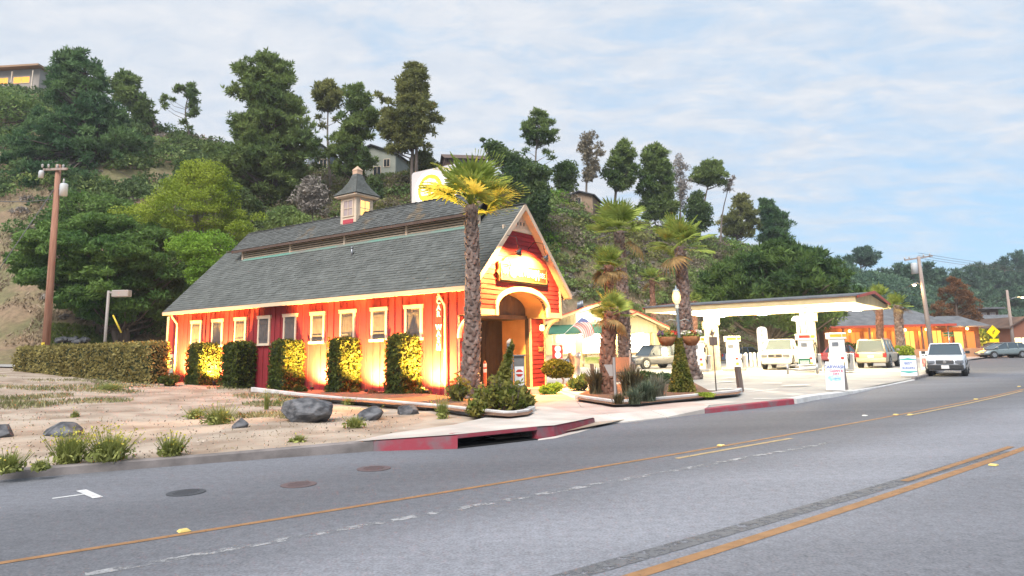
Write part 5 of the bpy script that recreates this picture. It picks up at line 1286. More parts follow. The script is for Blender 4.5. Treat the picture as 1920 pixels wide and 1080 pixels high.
for i, (u, v, wpx, hpx, lb) in enumerate(((577, 786, 112, 50, 'largest dark blue-grey boulder in front of the white planter kerb'), (695, 783, 48, 26, 'rounded grey boulder right of the largest one, half hidden by a weed'), (766, 774, 46, 20, 'low flat grey boulder nearest the planter corner'), (452, 799, 32, 22, 'small boulder with dry weeds at its left side'), (122, 816, 86, 26, 'long low dark boulder behind the mustard weeds'), (4, 820, 46, 28, 'dark boulder cut by the left edge of the picture'), (808, 767, 16, 9, 'smallest stone beside the planter kerb'))):
    x, y, _ = G(u, v, .18); s_ = y / FPX; boulder(lb, (x, y, zg(x, y) + hpx * s_ * .25), (wpx * s_ * .52, wpx * s_ * .36, hpx * s_ * .62), i * 2.3 + 1, rz=-.35)
for i in range(12):
    u = 100 + i * 5.2 + rng.uniform(-3, 3); Y = 52 + rng.uniform(-.6, 1.5); x = (u - 960) / 1313 * Y; boulder('one of the grey stones piled at the foot of the utility pole', (x, Y, D(u, 642 - 6 * rng.uniform(0, 1), Y)[2]), (.32 * rng.uniform(.7, 1.3), .3, .22), i * 1.7, 'stone pile behind the long hedge', 'stone')
# ------------------------------------------------------------------ filling station
M_['fascia_tan'] = mat('fascia_tan', (.60, .47, .26), (.52, .41, .22), scale=1.5, rough=.7)
M_['red_trim'] = mat('red_trim', (.42, .07, .04), rough=.6)
M_['soffit_white'] = mat('soffit_white', (.78, .77, .74), rough=.6)
M_['stone'] = mat('stone_veneer', (.50, .44, .34), (.36, .31, .24), scale=3, rough=.9, bump=.4, island=.3)
M_['enamel'] = mat('white_enamel', (.74, .74, .73), rough=.35)
M_['pump_red'] = mat('pump_red', (.50, .04, .025), rough=.4)
M_['pump_yellow'] = mat('pump_yellow', (.62, .45, .04), rough=.4)
M_['chrome'] = mat('brushed_steel', (.52, .50, .48), rough=.32, metal=.9)
M_['green_sign'] = mat('green_sign', (.02, .13, .06), rough=.5)
M_['lamp_face'] = glow('lamp_face', (1, .93, .80), 9)
M_['roof_grey'] = mat('grey_roof', (.10, .105, .115), (.15, .155, .165), scale=1.5, rough=.9, bump=.3)
M_['cedar'] = mat('brown_bollard_wood', (.10, .075, .065), (.15, .115, .10), scale=3, rough=.9, bump=.3, stretch=(4, 4, .5))
CO = np.array((9.0, 46.9, .16)); e1a = R(-36.5); E1 = np.array((math.cos(e1a), math.sin(e1a))); E2 = np.array((-E1[1], E1[0]))
can = empty('fuel_canopy', tuple(CO), e1a, 'low gabled fuel canopy with red edged tan fascia and brightly lit white soffit', 'canopy')
CL, CD, CB, CT, CR_ = 12.8, 11.0, 3.92, 4.22, 4.72
MB().bb((.1, .1, CB), (CL - .1, CD - .1, CB + .06)).build('soffit', M_['soffit_white'], can)
for y0 in (0, CD - .06): MB().bb((-.1, y0 - .02, CB - .02), (CL + .1, y0 + .06, CT)).build('fascia', M_['fascia_tan'], can); MB().bb((-.14, y0 - .05, CT + .002), (CL + .14, y0 + .09, CT + .09)).build('fascia_edge', M_['red_trim'], can)
rp = [(-.1, CT + .05), (CD / 2, CR_), (CD + .1, CT + .05), (CD + .1, CT - .04), (CD / 2, CR_ - .1), (-.1, CT - .04)]
MB().prism([(-.25, y, z + .05) for y, z in rp], (CL + .5, 0, 0)).build('roof', M_['roof_grey'], can)
for x0 in (-.02, CL - .04):
    MB().prism([(x0, .1, CB), (x0, CD - .1, CB), (x0, CD - .1, CT - .05), (x0, CD / 2, CR_ - .15), (x0, .1, CT - .05)], (.05, 0, 0)).build('end_gable', M_['fascia_tan'], can)
    for i in range(26):
        y = .35 + i * .49; h = CT - .05 + (CR_ - CT - .1) * (1 - abs(y - CD / 2) / (CD / 2)); MB().bb((x0 - .02 if x0 < 0 else x0 + .05, y - .03, CB + .02), (x0 if x0 < 0 else x0 + .07, y + .03, h)).build('gable_batten', M_['fascia_tan'], can)
for x0, s in ((-.26, 1), (CL + .2, 1)):
    for k in (0, 1):
        p = [(-.15, CT + .0), (CD / 2, CR_ + .06), (CD / 2, CR_ - .12), (-.1, CT - .14)]; p = [(y if k == 0 else CD - y, z) for y, z in p]
        MB().prism([(x0, y, z + .05) for y, z in p], (.06, 0, 0)).build('rake_board', M_['red_trim'], can)
def canloc(p): q = np.array(p[:2]) - CO[:2]; return q @ E1, q @ E2
COLP = [(13.4, 47.4), (18.25, 43.3)]
for k, cp_ in enumerate(COLP):
    x, y = canloc(cp_); c = empty('canopy_column', (x, y, 0)); c.parent = can
    MB().bb((-.30, -.30, 0), (.30, .30, CB - .005)).build('column_core', M_['stone'], c)
    # stone courses
    for i in range(14):
        z0 = i * .275 + .005; off = .11 * (i % 2)
        for s in range(2): MB().bb((-.36 + s * (.36 + off - .02) , -.36, z0), (-.02 + off - .02 if s == 0 else .36, .36, z0 + .262)).build('stone', M_['stone'], c) if not (i == 13 and False) else None
    for a in (-1, 1): MB().bb((a * .37, -.2, 2.75 + .25 * (a > 0)), (a * .37 + a * .18, .2, 3.25 + .25 * (a > 0))).build('speaker_box', M_['fascia_tan'], c)
for i in range(4):
    for j in range(3):
        x, y = 1.6 + i * 3.2, 1.5 + j * 4.0
        f = MB().box((x, y, CB - .05), (.62, .62, .10)).build('downlight', M_['enamel'], can); MB().box((x, y, CB - .106), (.5, .5, .012)).build('lamp_panel', M_['lamp_face'], f)
        lt = bpy.data.lights.new('canopy_light', 'POINT'); lt.energy = 250; lt.color = (1, .80, .46); lt.shadow_soft_size = .2
        lo = bpy.data.objects.new('canopy_light', lt); COL.objects.link(lo); lo.parent = f; lo.location = (x, y, CB - .45)
def pump(label, p, rz, red, sign=None):
    r = empty('fuel_pump', (*p, .17), rz, label, 'fuel pump', 'fuel pumps under the canopy')
    MB().bb((-.75, -.45, 0), (.75, .45, .14)).build('island_base', M_['forecourt'], r, .03)
    MB().bb((-.46, -.26, .142), (.46, .26, 1.05)).build('lower_cabinet', M_['enamel'], r, .02)
    MB().bb((-.40, -.24, 1.052), (.40, .24, 1.85)).build('dispenser_head', M_['enamel'], r, .02)
    MB().bb((-.52, -.30, 1.853), (.52, .30, 2.22)).build('topper', M_['enamel'], r, .03)
    for s in (-1, 1):
        MB().box((-.06, s * .306, 2.05), (.62, .012, .16)).build('topper_band', red, r); MB().box((.40, s * .306, 2.05), (.22, .011, .16)).build('topper_band', M_['pump_yellow'], r)
        MB().box((-.12, s * .245, 1.55), (.34, .012, .24)).build('display', M_['grey_metal'], r); MB().box((.2, s * .265, .75), (.16, .012, .13)).build('sticker', M_['pump_red'], r); MB().box((.22, s * .265, .42), (.17, .012, .17)).build('sticker', M_['pump_yellow'], r)
        n = MB().box((.44, s * .12, 1.35), (.07, .08, .3)).tube([(.44, s * .12, 1.5), (.56, s * .14, 1.7), (.62, s * .16, 1.3), (.58, s * .18, .45), (.48, s * .2, .8)], .022, 6); n.build('hose', M_['black_metal'], r)
    MB().bb((.53, -.17, .145), (.80, .17, 1.0)).build('trash_bin', M_['chrome'], r, .02)
    if sign:
        s = MB().box((-.18, -.30, .52), (.66, .03, .42)).build('green_placard', M_['green_sign'], r)
        b = MB()
        for zz_, w in ((.585, .052), (.505, .03), (.455, .05)):
            x = -.44
            while x < .06:
                l = random.uniform(.03, .075); b.box((x + l / 2, -.318, zz_), (l, .006, w)); x += l + .012
        stuff(b.build('placard_print', M_['white_letter'], s))
    return r
pump('leftmost fuel pump, half hidden behind the lamp and the palm', (12.1, 46.2), R(-25), M_['pump_yellow'])
pump('fuel pump just right of the left canopy column', (14.45, 46.4), R(-15), M_['pump_yellow'])
pump('fuel pump with a bright red topper and a green placard in front', (17.75, 42.7), R(-15), M_['pump_red'], True)
pump('fuel pump right of the right canopy column behind the car wash board', (19.0, 41.3), R(-15), M_['pump_yellow'])
# crash rail before the pumps
b = empty('crash_rail', (*G(1505, 701, .17)[:2], .17), R(-15), 'low steel guard rail in front of the pump with the green placard', 'guard rail')
for x in (-.75, .75): MB().cyl((x, 0, 0), .06, .55, 10).build('post', M_['chrome'], b)
MB().tube([(-.75, 0, .25), (.75, 0, .25)], .045, 8).build('rail', M_['chrome'], b); MB().tube([(-.75, 0, .46), (.75, 0, .46)], .045, 8).build('rail', M_['chrome'], b)
# leaflet racks beside pumps
for (u, v, lb) in ((1383, 690, 'white service box with a green panel beside the second pump'), (1592, 690, 'white service box with a green panel right of the last pump')):
    o = empty('service_box', (*G(u, v, .17)[:2], .17), R(-15), lb, 'service box', 'white service boxes by the pumps'); MB().bb((-.34, -.2, 0), (.34, .2, .95)).build('cabinet', M_['enamel'], o, .04); MB().box((.02, -.206, .62), (.34, .01, .34)).build('green_panel', mat('mint_panel', (.20, .55, .25), rough=.5) if 'mint_panel' not in bpy.data.materials else bpy.data.materials['mint_panel'], o); MB().box((.05, -.206, .30), (.34, .01, .04)).build('slot', M_['black_metal'], o)
# mushroom lamp on a white post
o = empty('post_lamp', (*D(1503, 690, 46)[:2], .16), 0, 'white post lamp with mushroom shade beside the red topped pump', 'lamp'); MB().cyl((0, 0, 0), .09, 3.1, 10).build('post', M_['enamel'], o); MB().lathe([(.1, 3.1), (.36, 3.16), (.34, 3.28), (.2, 3.42), (0, 3.46)], n=14).build('shade', glow('shade_glow', (1, .95, .85), .8), o)
# propane tank
x, y, _ = D(1432, 665, 58); o = empty('propane_tank', (x, y, .16), 0, 'tall white upright tank lettered PROPANE in red behind the pumps', 'propane tank')
MB().lathe([(.0, .25), (.38, .3), (.42, .45), (.42, 2.75), (.38, 2.95), (.25, 3.08), (0, 3.12)], n=20).build('tank', M_['enamel'], o)
for s in range(3): MB().cyl((.3 * math.cos(s * 2.1), .3 * math.sin(s * 2.1), 0), .04, .3, 6).build('leg', M_['grey_metal'], o)
fa = math.atan2(-y, -x)
for i, ch in enumerate('PROPANE'): text('letter', ch, .36, M_['pump_red'], o, (.425 * math.cos(fa), .425 * math.sin(fa), 2.72 - i * .33), (R(90), 0, fa + R(90)), extrude=.01, bold=.008)
for i, u in enumerate((1399, 1408, 1415, 1423)):
    x, y, _ = D(u, 672, 54); o = MB().lathe([(.11, 0), (.11, .95), (.08, 1.03), (0, 1.06)], n=10).build('bollard', M_['enamel']); o.location = (x, y, .16); tag(o, ('leftmost', 'second from left', 'third from left', 'rightmost')[i] + ' of the white bollards guarding the propane tank', 'bollard', 'white bollards by the propane tank')

# ------------------------------------------------------------------ store
SY = 62.0
st = empty('store', (8.5, SY, .16), 0, 'cream board store with a shallow gabled front, green awning and glaring lit windows', 'store building')
def sx(u): return (u - 960) / 1313 * SY - 8.5
M_['cream_board'] = mat('cream_board', (.56, .48, .30), (.48, .41, .25), scale=1.5, rough=.75)
M_['awning'] = mat('green_awning', (.035, .13, .085), (.025, .10, .07), scale=3, rough=.7)
M_['lit_window'] = glow('lit_window', (1, .90, .66), 2.2)
M_['amber_door'] = mat('amber_door', (.45, .28, .12), emit=(1, .6, .2), estr=.25)
XL, XR = sx(1000), sx(1240)
MB().bb((XL, .1, -.2), (XR - .3, 9, 3.6)).build('wall', M_['cream_board'], st)
GXL, GXC, GXR = sx(1000), sx(1128), sx(1255)
MB().prism([(GXL, .02, 2.9), (sx(1178), .02, 2.9), (sx(1178), .02, 4.9), (GXC, .02, 5.35), (GXL, .02, 3.6)], (0, .2, 0)).build('gable_wall', M_['cream_board'], st)
for i in range(26):
    x = GXL + .2 + i * .33
    if x < sx(1176): h = 5.3 - abs(x - GXC) * .31; MB().bb((x - .025, -.02, 3.7), (x + .025, .019, max(h, 3.8))).build('gable_batten', M_['cream_board'], st)
for p in (((GXL - .4, 3.45), (GXC, 5.5), (GXC, 5.75), (GXL - .4, 3.7)), ((GXC, 5.5), (sx(1190), 4.55), (sx(1190), 4.8), (GXC, 5.75))):
    MB().prism([(x, -.55, z) for x, z in p], (0, 10, 0)).build('roof', M_['roof_grey'], st)
    MB().prism([(x, -.62, z - .05) for x, z in p], (0, .065, 0)).build('rake_board', M_['fascia_tan'], st)
    MB().prism([(p[0][0], -.66, p[0][1] + .20), (p[1][0], -.66, p[1][1] + .20), (p[1][0], -.66, p[1][1] + .29), (p[0][0], -.66, p[0][1] + .29)], (0, .04, 0)).build('red_edge', M_['red_trim'], st)
# lower front gable at the right
RX0, RX1, RXC = sx(1165), sx(1243), sx(1186)
MB().prism([(RX0, -1.6, 2.9), (sx(1222), -1.6, 2.9), (sx(1222), -1.6, 3.55), (RXC, -1.6, 4.35), (RX0, -1.6, 4.0)], (0, .15, 0)).build('porch_gable', M_['cream_board'], st)
for p in (((RX0 - .2, 3.95), (RXC, 4.42), (RXC, 4.66), (RX0 - .2, 4.2)), ((RXC, 4.42), (RX1, 3.05), (RX1, 3.3), (RXC, 4.66))):
    MB().prism([(x, -2.1, z) for x, z in p], (0, 2.6, 0)).build('porch_roof', M_['fascia_tan'], st); MB().prism([(x, -2.15, z + .2) for x, z in (p[0], p[1])] + [(p[1][0], -2.15, p[1][1] + .3), (p[0][0], -2.15, p[0][1] + .3)], (0, .045, 0)).build('red_edge', M_['red_trim'], st)
for i in range(6):
    x = sx(1172) + i * .42; MB().bb((x - .03, -1.64, 3.0), (x + .03, -1.605, 3.5 + .1 * (i < 3))).build('gable_batten', M_['cream_board'], st)
# awning, windows, stone skirt, door
MB().prism([(XL, 0, 3.75), (XL, -1.5, 2.98), (XL, -1.5, 2.90), (XL, 0, 2.90)], (sx(1218) - XL, 0, 0)).build('awning', M_['awning'], st)
for u0, u1, nm in ((1052, 1074, 'lit_window'), (1088, 1126, 'lit_window'), (1174, 1214, 'lit_window')):
    f = MB().bb((sx(u0) - .08, -.05, 1.15), (sx(u1) + .08, .08, 1.25)).bb((sx(u0) - .08, -.05, 2.75), (sx(u1) + .08, .08, 2.85))
    n_ = 3
    for i in range(n_ + 1): x = sx(u0) + (sx(u1) - sx(u0)) * i / n_; f.bb((x - .035, -.04, 1.25), (x + .035, .08, 2.75))
    o = f.build('window', M_['cream'], st); MB().bb((sx(u0), .03, 1.25), (sx(u1), .06, 2.75)).build('pane', M_[nm], o)
MB().bb((sx(1075.5), -.03, .02), (sx(1086.5), .09, 2.8)).build('door', M_['amber_door'], st)
k = 0
for r_ in range(4):
    x = XL
    while x < sx(1214):
        w = random.uniform(.45, .8)
        if not (sx(1075) - .3 < x + w / 2 < sx(1087) + .2): MB().bb((x, -.10 - random.uniform(0, .03), .02 + r_ * .28), (x + w - .02, .05, .28 + r_ * .28)).build('stone', M_['stone'], st)
        x += w
MB().bb((XL, -.2, 1.142), (sx(1075), .0, 1.2)).bb((sx(1087), -.2, 1.142), (sx(1216), .0, 1.2)).build('ledge', M_['fascia_tan'], st)
for u in (1034, 1128, 1168, 1219): MB().bb((sx(u) - .1, -1.5, 0), (sx(u) + .1, -1.3, 2.9)).build('porch_post', M_['fascia_tan'], st)
MB().bb((sx(1088), -1.6, .35), (sx(1168), -1.45, .9)).build('porch_planter', mat('planter_yellow', (.5, .45, .2), (.2, .25, .05), scale=2, rough=.8), st)
# lit gable sign with the last letters showing
MB().bb((sx(1078), -.14, 3.95), (sx(1106), -.03, 4.75)).build('sign_panel', glow('sign_panel_glow', (1, .95, .75), 1.6), st)
text('lettering', 'PPS', .5, M_['white_letter'], st, (sx(1117), -.1, 4.15), (R(90), 0, 0), bold=.02)
for u in (1050, 1085, 1110, 1150, 1195):
    f = MB().lathe([(.14, 0), (.14, .04), (0, .05)], (sx(u), -.8, 2.83), 12).build('porch_light', M_['lamp_face'], st)
    lt = bpy.data.lights.new('porch_light', 'POINT'); lt.energy = 100; lt.color = (1, .72, .36); lt.shadow_soft_size = .15; lo = bpy.data.objects.new('porch_light', lt); COL.objects.link(lo); lo.parent = f; lo.location = (sx(u), -.8, 2.72)
lt = bpy.data.lights.new('sign_light', 'POINT'); lt.energy = 60; lt.color = (1, .8, .5); lt.shadow_soft_size = .2; lo = bpy.data.objects.new('sign_light', lt); COL.objects.link(lo); lo.parent = st; lo.location = (sx(1098), -.9, 4.7)
b = MB()
for i in range(4): b.cyl((sx(1090 + i * 3), 4, 5.3 + .05 * i), .09, .7, 8)
b.build('roof_vents', M_['grey_metal'], st)
# red vending machine
x, y, _ = D(1045, 660, 57); o = empty('vending_machine', (x, y, .16), R(-4), 'red vending machine with round white emblems beside the barn', 'vending machine')
MB().bb((-.42, -.4, 0), (.42, .4, 1.95)).build('cabinet', M_['pump_red'], o, .03)
for z_ in (1.65, 1.15, .65): MB().cyl((0, 0, 0), .26, .02, 16).build('emblem', M_['enamel'], o).matrix_local = Matrix.Translation((.05, -.402, z_)) @ Matrix.Rotation(R(90), 4, 'X')
x, y, _ = D(1058, 685, 52); o = empty('ice_chest', (x, y, .16), 0, 'low blue-grey steel chest between barn and metal canister', 'chest'); MB().bb((-.75, -.35, 0), (.75, .35, .85)).build('body', mat('blue_steel', (.16, .20, .26), rough=.5), o, .03); MB().bb((-.74, -.34, .852), (.74, .34, .93)).build('lid', M_['grey_metal'], o, .02)
# flag on the porch post
o = empty('flag', (sx(1049) + 8.5, SY - 1.7, 2.95), 0, 'faded striped national flag hanging from a slanted pole before the store awning', 'flag')
pv = Vector(D(1091, 595, SY - 1.7)) - o.location; MB().tube([(0, 0, 0), tuple(pv)], .022, 6).build('pole', M_['enamel'], o)
MB().lathe([(0, 0), (.04, .03), (0, .07)], tuple(pv), 8).build('finial', M_['chrome'], o)
M_['flag_red'] = mat('flag_red', (.52, .13, .14), rough=.9); M_['flag_white'] = mat('flag_white', (.62, .55, .52), rough=.9); M_['flag_blue'] = mat('flag_blue', (.10, .13, .28), rough=.9)
A_ = pv * .98; B_ = pv * .50
for s in range(13):
    b = MB(); n = 8; vs = []
    for i in range(n + 1):
        t = i / n
        for q in (s / 13, (s + 1) / 13):
            p = A_ * (1 - q) + B_ * q; dx = 1.05 * (1 - (1 - t) ** 2) * (1 - .2 * q); vs.append((p.x + dx, p.y + .08 * math.sin(q * 9 + t * 3), p.z - 1.55 * t ** 1.6 * (1 - .25 * q) ))
    b.add(vs, [(2 * i, 2 * i + 2, 2 * i + 3, 2 * i + 1) for i in range(n)], True); b.build('stripe', M_['flag_red'] if s % 2 == 0 else M_['flag_white'], o, fix=False)
b = MB(); vs = []
for i in range(4):
    t = i / 8
    for q in (0, .54): p = A_ * (1 - q) + B_ * q; dx = 1.05 * (1 - (1 - t) ** 2) * (1 - .2 * q); vs.append((p.x + dx, p.y - .02 + .08 * math.sin(q * 9 + t * 3), p.z - 1.55 * t ** 1.6 * (1 - .25 * q) + .01))
b.add(vs, [(2 * i, 2 * i + 2, 2 * i + 3, 2 * i + 1) for i in range(3)]); b.build('canton', M_['flag_blue'], o, fix=False)

# ------------------------------------------------------------------ vehicles
M_['tyre'] = mat('tyre', (.018, .018, .018), rough=.85); M_['rim'] = mat('alloy_rim', (.45, .45, .46), rough=.35, metal=.8)
M_['head_glass'] = mat('headlight_glass', (.17, .18, .20), rough=.1, spec=.8); M_['tail_red'] = mat('tail_light', (.40, .02, .02), rough=.25); M_['plate'] = mat('licence_plate', (.7, .68, .66), rough=.5)
M_['car_glass'] = mat('car_glass', (.05, .07, .085), rough=.06, spec=.9); M_['plastic'] = mat('bumper_plastic', (.035, .036, .038), rough=.6)
def paint(n, c): return mat(n, c, rough=.28, spec=.6, metal=.15)
def car(name, label, cat, p, rz, L, W_, H_, pt, kind='suv', wheel=.36, dark_trim=False, group=None, plate=True, rack=False):
    """+x is forward; lofted body, separate glasshouse, roof, wheels and lamps"""
    r = empty(name, (*p, p[2] if len(p) > 2 else .16) if len(p) < 3 else p, rz, label, cat, group); hw = W_ / 2
    bz = {'suv': .56, 'wagon': .60, 'pickup': .655, 'sedan': .62}[kind] * H_; zb = .30 if kind != 'sedan' else .22
    if kind == 'suv': st_ = [(-.5, .42, .95, .86), (-.485, zb, 1.0, .95), (-.40, zb, 1.0, 1), (.10, zb, 1.0, 1), (.24, zb, .985, 1), (.40, zb, .94, .97), (.475, zb, .86, .90), (.5, .40, .70, .78)]; gl = (.24, .10, -.44, -.485); rows = (0, -.22)
    elif kind == 'pickup': st_ = [(-.5, .45, .98, .93), (-.49, zb, 1.0, .97), (-.08, zb, 1.0, 1), (.16, zb, 1.0, 1), (.27, zb, .97, 1), (.42, zb, .92, .97), (.48, zb, .84, .92), (.5, .42, .70, .84)]; gl = (.25, .10, -.085, -.10); rows = (0.02,)
    elif kind == 'wagon': st_ = [(-.5, .40, 1.0, .80), (-.48, zb, 1.05, .92), (-.36, zb, 1.06, 1), (.05, zb, 1.0, 1), (.22, zb, .95, 1), (.38, zb, .84, .96), (.47, zb, .70, .86), (.5, .35, .55, .72)]; gl = (.31, .04, -.34, -.49); rows = (-.02, -.24)
    else: st_ = [(-.5, .40, .92, .80), (-.48, zb, .98, .92), (-.36, zb, 1.0, 1), (.05, zb, 1.0, 1), (.22, zb, .97, 1), (.38, zb, .88, .96), (.47, zb, .76, .86), (.5, .35, .60, .72)]; gl = (.25, .08, -.20, -.38); rows = (-.06,)
    b = MB(); k = 9; vs = []
    for x, z0, zf, wf in st_:
        w = hw * wf; z1 = bz * zf
        for yy, z_ in ((-w * .86, z0), (-w * .99, z0 + .10), (-w, (z0 + z1) / 2), (-w * .97, z1 - .09), (-w * .88, z1), (w * .88, z1), (w * .97, z1 - .09), (w, (z0 + z1) / 2), (w * .99, z0 + .10), (w * .86, z0))[:]: vs.append((x * L, yy, z_))
    k = 10; n = len(st_)
    fs = [(i * k + j, (i + 1) * k + j, (i + 1) * k + (j + 1) % k, i * k + (j + 1) % k) for i in range(n - 1) for j in range(k)] + [tuple(range(k))[::-1], tuple((n - 1) * k + j for j in range(k))]
    b.add(vs, fs, True); body = b.build('body', pt, r); m = body.modifiers.new('bevel', 'BEVEL'); m.width = .04; m.segments = 2
    wt = hw * .74; wb = hw * .90; g0 = [gl[0] * L, gl[1] * L, gl[2] * L, gl[3] * L]; zt = H_ - .06
    b = MB(); b.add([(g0[3], -wb, bz - .03), (g0[0], -wb, bz - .05), (g0[1], -wt, zt), (g0[2], -wt, zt), (g0[3], wb, bz - .03), (g0[0], wb, bz - .05), (g0[1], wt, zt), (g0[2], wt, zt)], [(0, 1, 2, 3), (7, 6, 5, 4), (0, 4, 5, 1), (1, 5, 6, 2), (2, 6, 7, 3), (3, 7, 4, 0)]); b.build('window_glass', M_['car_glass'], r)
    MB().prism([(g0[1] + .05, -wt - .02, zt), (g0[1] + .05, wt + .02, zt), (g0[2] - .06, wt + .02, zt), (g0[2] - .06, -wt - .02, zt)], (0, 0, .06)).build('roof', pt, r, .03)
    for s in (-1, 1):
        MB().tube([(g0[0] + .02, s * wb, bz - .05), (g0[1] + .02, s * (wt + .01), zt + .01)], .035, 6).build('pillar', pt, r); MB().tube([(g0[3] - .0, s * wb, bz - .04), (g0[2] - .02, s * (wt + .01), zt + .01)], .055, 6).build('pillar', pt, r)
        for q in rows: MB().tube([(q * L, s * (wb + .005), bz - .03), (q * L - .04, s * (wt + .012), zt + .01)], .045, 6).build('pillar', pt, r)
    if kind == 'pickup':
        MB().bb((-.47 * L, -hw * .82, bz + .002), (-.115 * L, hw * .82, bz + .012)).build('bed_floor', M_['plastic'], r)
        b = MB()
        for s in (-1, 1): b.bb((-.485 * L, s * hw * .90 - .04, bz + .0), (-.11 * L, s * hw * .90 + .04, bz + .07))
        b.bb((-.492 * L, -hw * .86, bz), (-.478 * L, hw * .86, bz + .07)); b.build('bed_rail', pt, r, .01)
    wx = (.315 * L, -.30 * L)
    for x in wx:
        for s in (-1, 1):
            a = MB().tube([(x, s * (hw - .24), wheel + .02), (x, s * (hw + .006), wheel + .02)], wheel * 1.2, 18, True, False).build('wheel_arch', M_['plastic'], r)
            w = MB().tube([(x, s * (hw - .21), wheel), (x, s * (hw - .19), wheel), (x, s * (hw + .01), wheel), (x, s * (hw + .025), wheel)], [wheel * .93, wheel, wheel, wheel * .92], 20).build('wheel', M_['tyre'], r)
            d = MB().tube([(x, s * (hw + .02), wheel), (x, s * (hw + .034), wheel)], wheel * .68, 16, True, False); 
            rim = d.build('rim', M_['rim'], w)
            h = MB()
            for q in range(5):
                an = q * 2 * math.pi / 5; h.tube([(x + wheel * .30 * math.cos(an + .5), s * (hw + .0345), wheel + wheel * .30 * math.sin(an + .5)), (x + wheel * .52 * math.cos(an + .63), s * (hw + .0355), wheel + wheel * .52 * math.sin(an + .63))], wheel * .09, 5)
            stuff(h.build('rim_slot', M_['plastic'], w))
    fx, rx = .5 * L, -.5 * L; zf = bz * st_[-2][2]
    tm = M_['plastic'] if dark_trim else pt
    MB().box((fx - .01, 0, zb + .17), (.16, W_ * .90, .26)).build('front_bumper', tm, r, .05); MB().box((rx + .01, 0, zb + .17), (.16, W_ * .92, .26)).build('rear_bumper', tm, r, .05)
    MB().box((fx - .02, 0, zf * .80), (.12, W_ * .44, zf * .20)).build('grille', M_['plastic'], r, .02)
    g = MB()
    for q in range(3): g.box((fx + .045, 0, zf * (.74 + .06 * q)), (.012, W_ * .42, .014))
    g.build('grille_bar', M_['chrome'], r)
    MB().cyl((0, 0, 0), .075, .02, 14).build('badge', M_['chrome'], r).matrix_local = Matrix.Translation((fx + .05, 0, zf * .80)) @ Matrix.Rotation(R(90), 4, 'Y')
    for s in (-1, 1):
        MB().box((fx - .045, s * W_ * .35, zf * .80), (.20, W_ * .20, zf * .19), rz=-s * R(16)).build('headlight', M_['head_glass'], r, .03)
        MB().box((rx + .05, s * W_ * .42, bz * .80), (.16, W_ * .11, bz * .26)).build('taillight', M_['tail_red'], r, .02)
        mm = MB().box((g0[0] - .32, s * (hw + .11), bz + .10), (.10, .20, .15)); mm.build('mirror', M_['plastic'] if dark_trim else pt, r, .03)
        for q in rows: MB().box((q * L + .38, s * (hw + .004), bz - .16), (.18, .022, .035)).build('door_handle', M_['chrome'], r)
    if plate: MB().box((fx + .078, 0, zb + .18), (.012, .34, .17)).build('license_plate', M_['plate'], r); MB().box((rx - .078 if kind != 'suv' else rx - .07, 0, zb + .42 if kind == 'suv' else zb + .22), (.012, .34, .17)).build('license_plate', M_['plate'], r)
    if rack:
        for s in (-1, 1): MB().tube([(g0[1] - .2, s * wt * .9, zt + .10), (g0[2] + .15, s * wt * .9, zt + .10)], .025, 6).build('roof_rail', M_['chrome'], r)
    return r
def gz(u, Y): return (*D(u, 690, Y)[:2], .165)
car('parked_suv', 'dark grey family SUV parked before the store, nose to the left', 'suv', gz(1228, 55), R(207), 4.9, 1.95, 1.78, paint('graphite_paint', (.10, .10, .105)), 'suv', .38)
car('pickup_truck', 'large white crew pickup facing out under the fuel canopy', 'pickup truck', (18.9, 49.6, .165), R(240), 5.6, 2.0, 1.98, paint('truck_white', (.72, .72, .70)), 'pickup', .40, rack=False)
car('parked_suv', 'champagne tan SUV seen from behind right of the canopy', 'suv', (24.65, 47.6, .165), R(52), 4.75, 1.92, 1.80, paint('champagne_paint', (.36, .31, .23)), 'suv', .38, rack=True)
car('small_pickup', 'white compact pickup with grey bumper on the road at the right, facing us', 'pickup truck', (23.1, 37.6, .0), R(236), 4.9, 1.76, 1.66, paint('pickup_white', (.60, .62, .66)), 'pickup', .35, dark_trim=True)
car('hatchback', 'silver-green hatchback parked side-on at the far right', 'car', (*D(1880, 665, 70)[:2], .03), R(180), 4.5, 1.75, 1.50, paint('silver_green_paint', (.17, .21, .22)), 'wagon', .31)
car('parked_car', 'dark maroon car half hidden behind the silver-green hatchback', 'car', (*D(1868, 662, 74)[:2], .05), R(195), 4.4, 1.75, 1.5, paint('maroon_paint', (.08, .035, .045)), 'wagon', .31)
car('parked_car', 'blue-grey car cut by the right edge of the picture', 'car', (*D(1942, 660, 72)[:2], .05), R(185), 4.5, 1.75, 1.48, paint('slate_paint', (.14, .17, .23)), 'sedan', .31)
car('parked_car', 'red and grey small car behind the pumps beside the round hedge', 'car', (*D(1578, 662, 60)[:2], .165), R(40), 4.2, 1.72, 1.45, paint('red_paint', (.26, .06, .07)), 'sedan', .31)
car('parked_car', 'blue car glimpsed behind the cypress limbs', 'car', (*D(1398, 660, 68)[:2], .165), R(20), 4.3, 1.72, 1.45, paint('blue_paint', (.10, .16, .32)), 'sedan', .31)
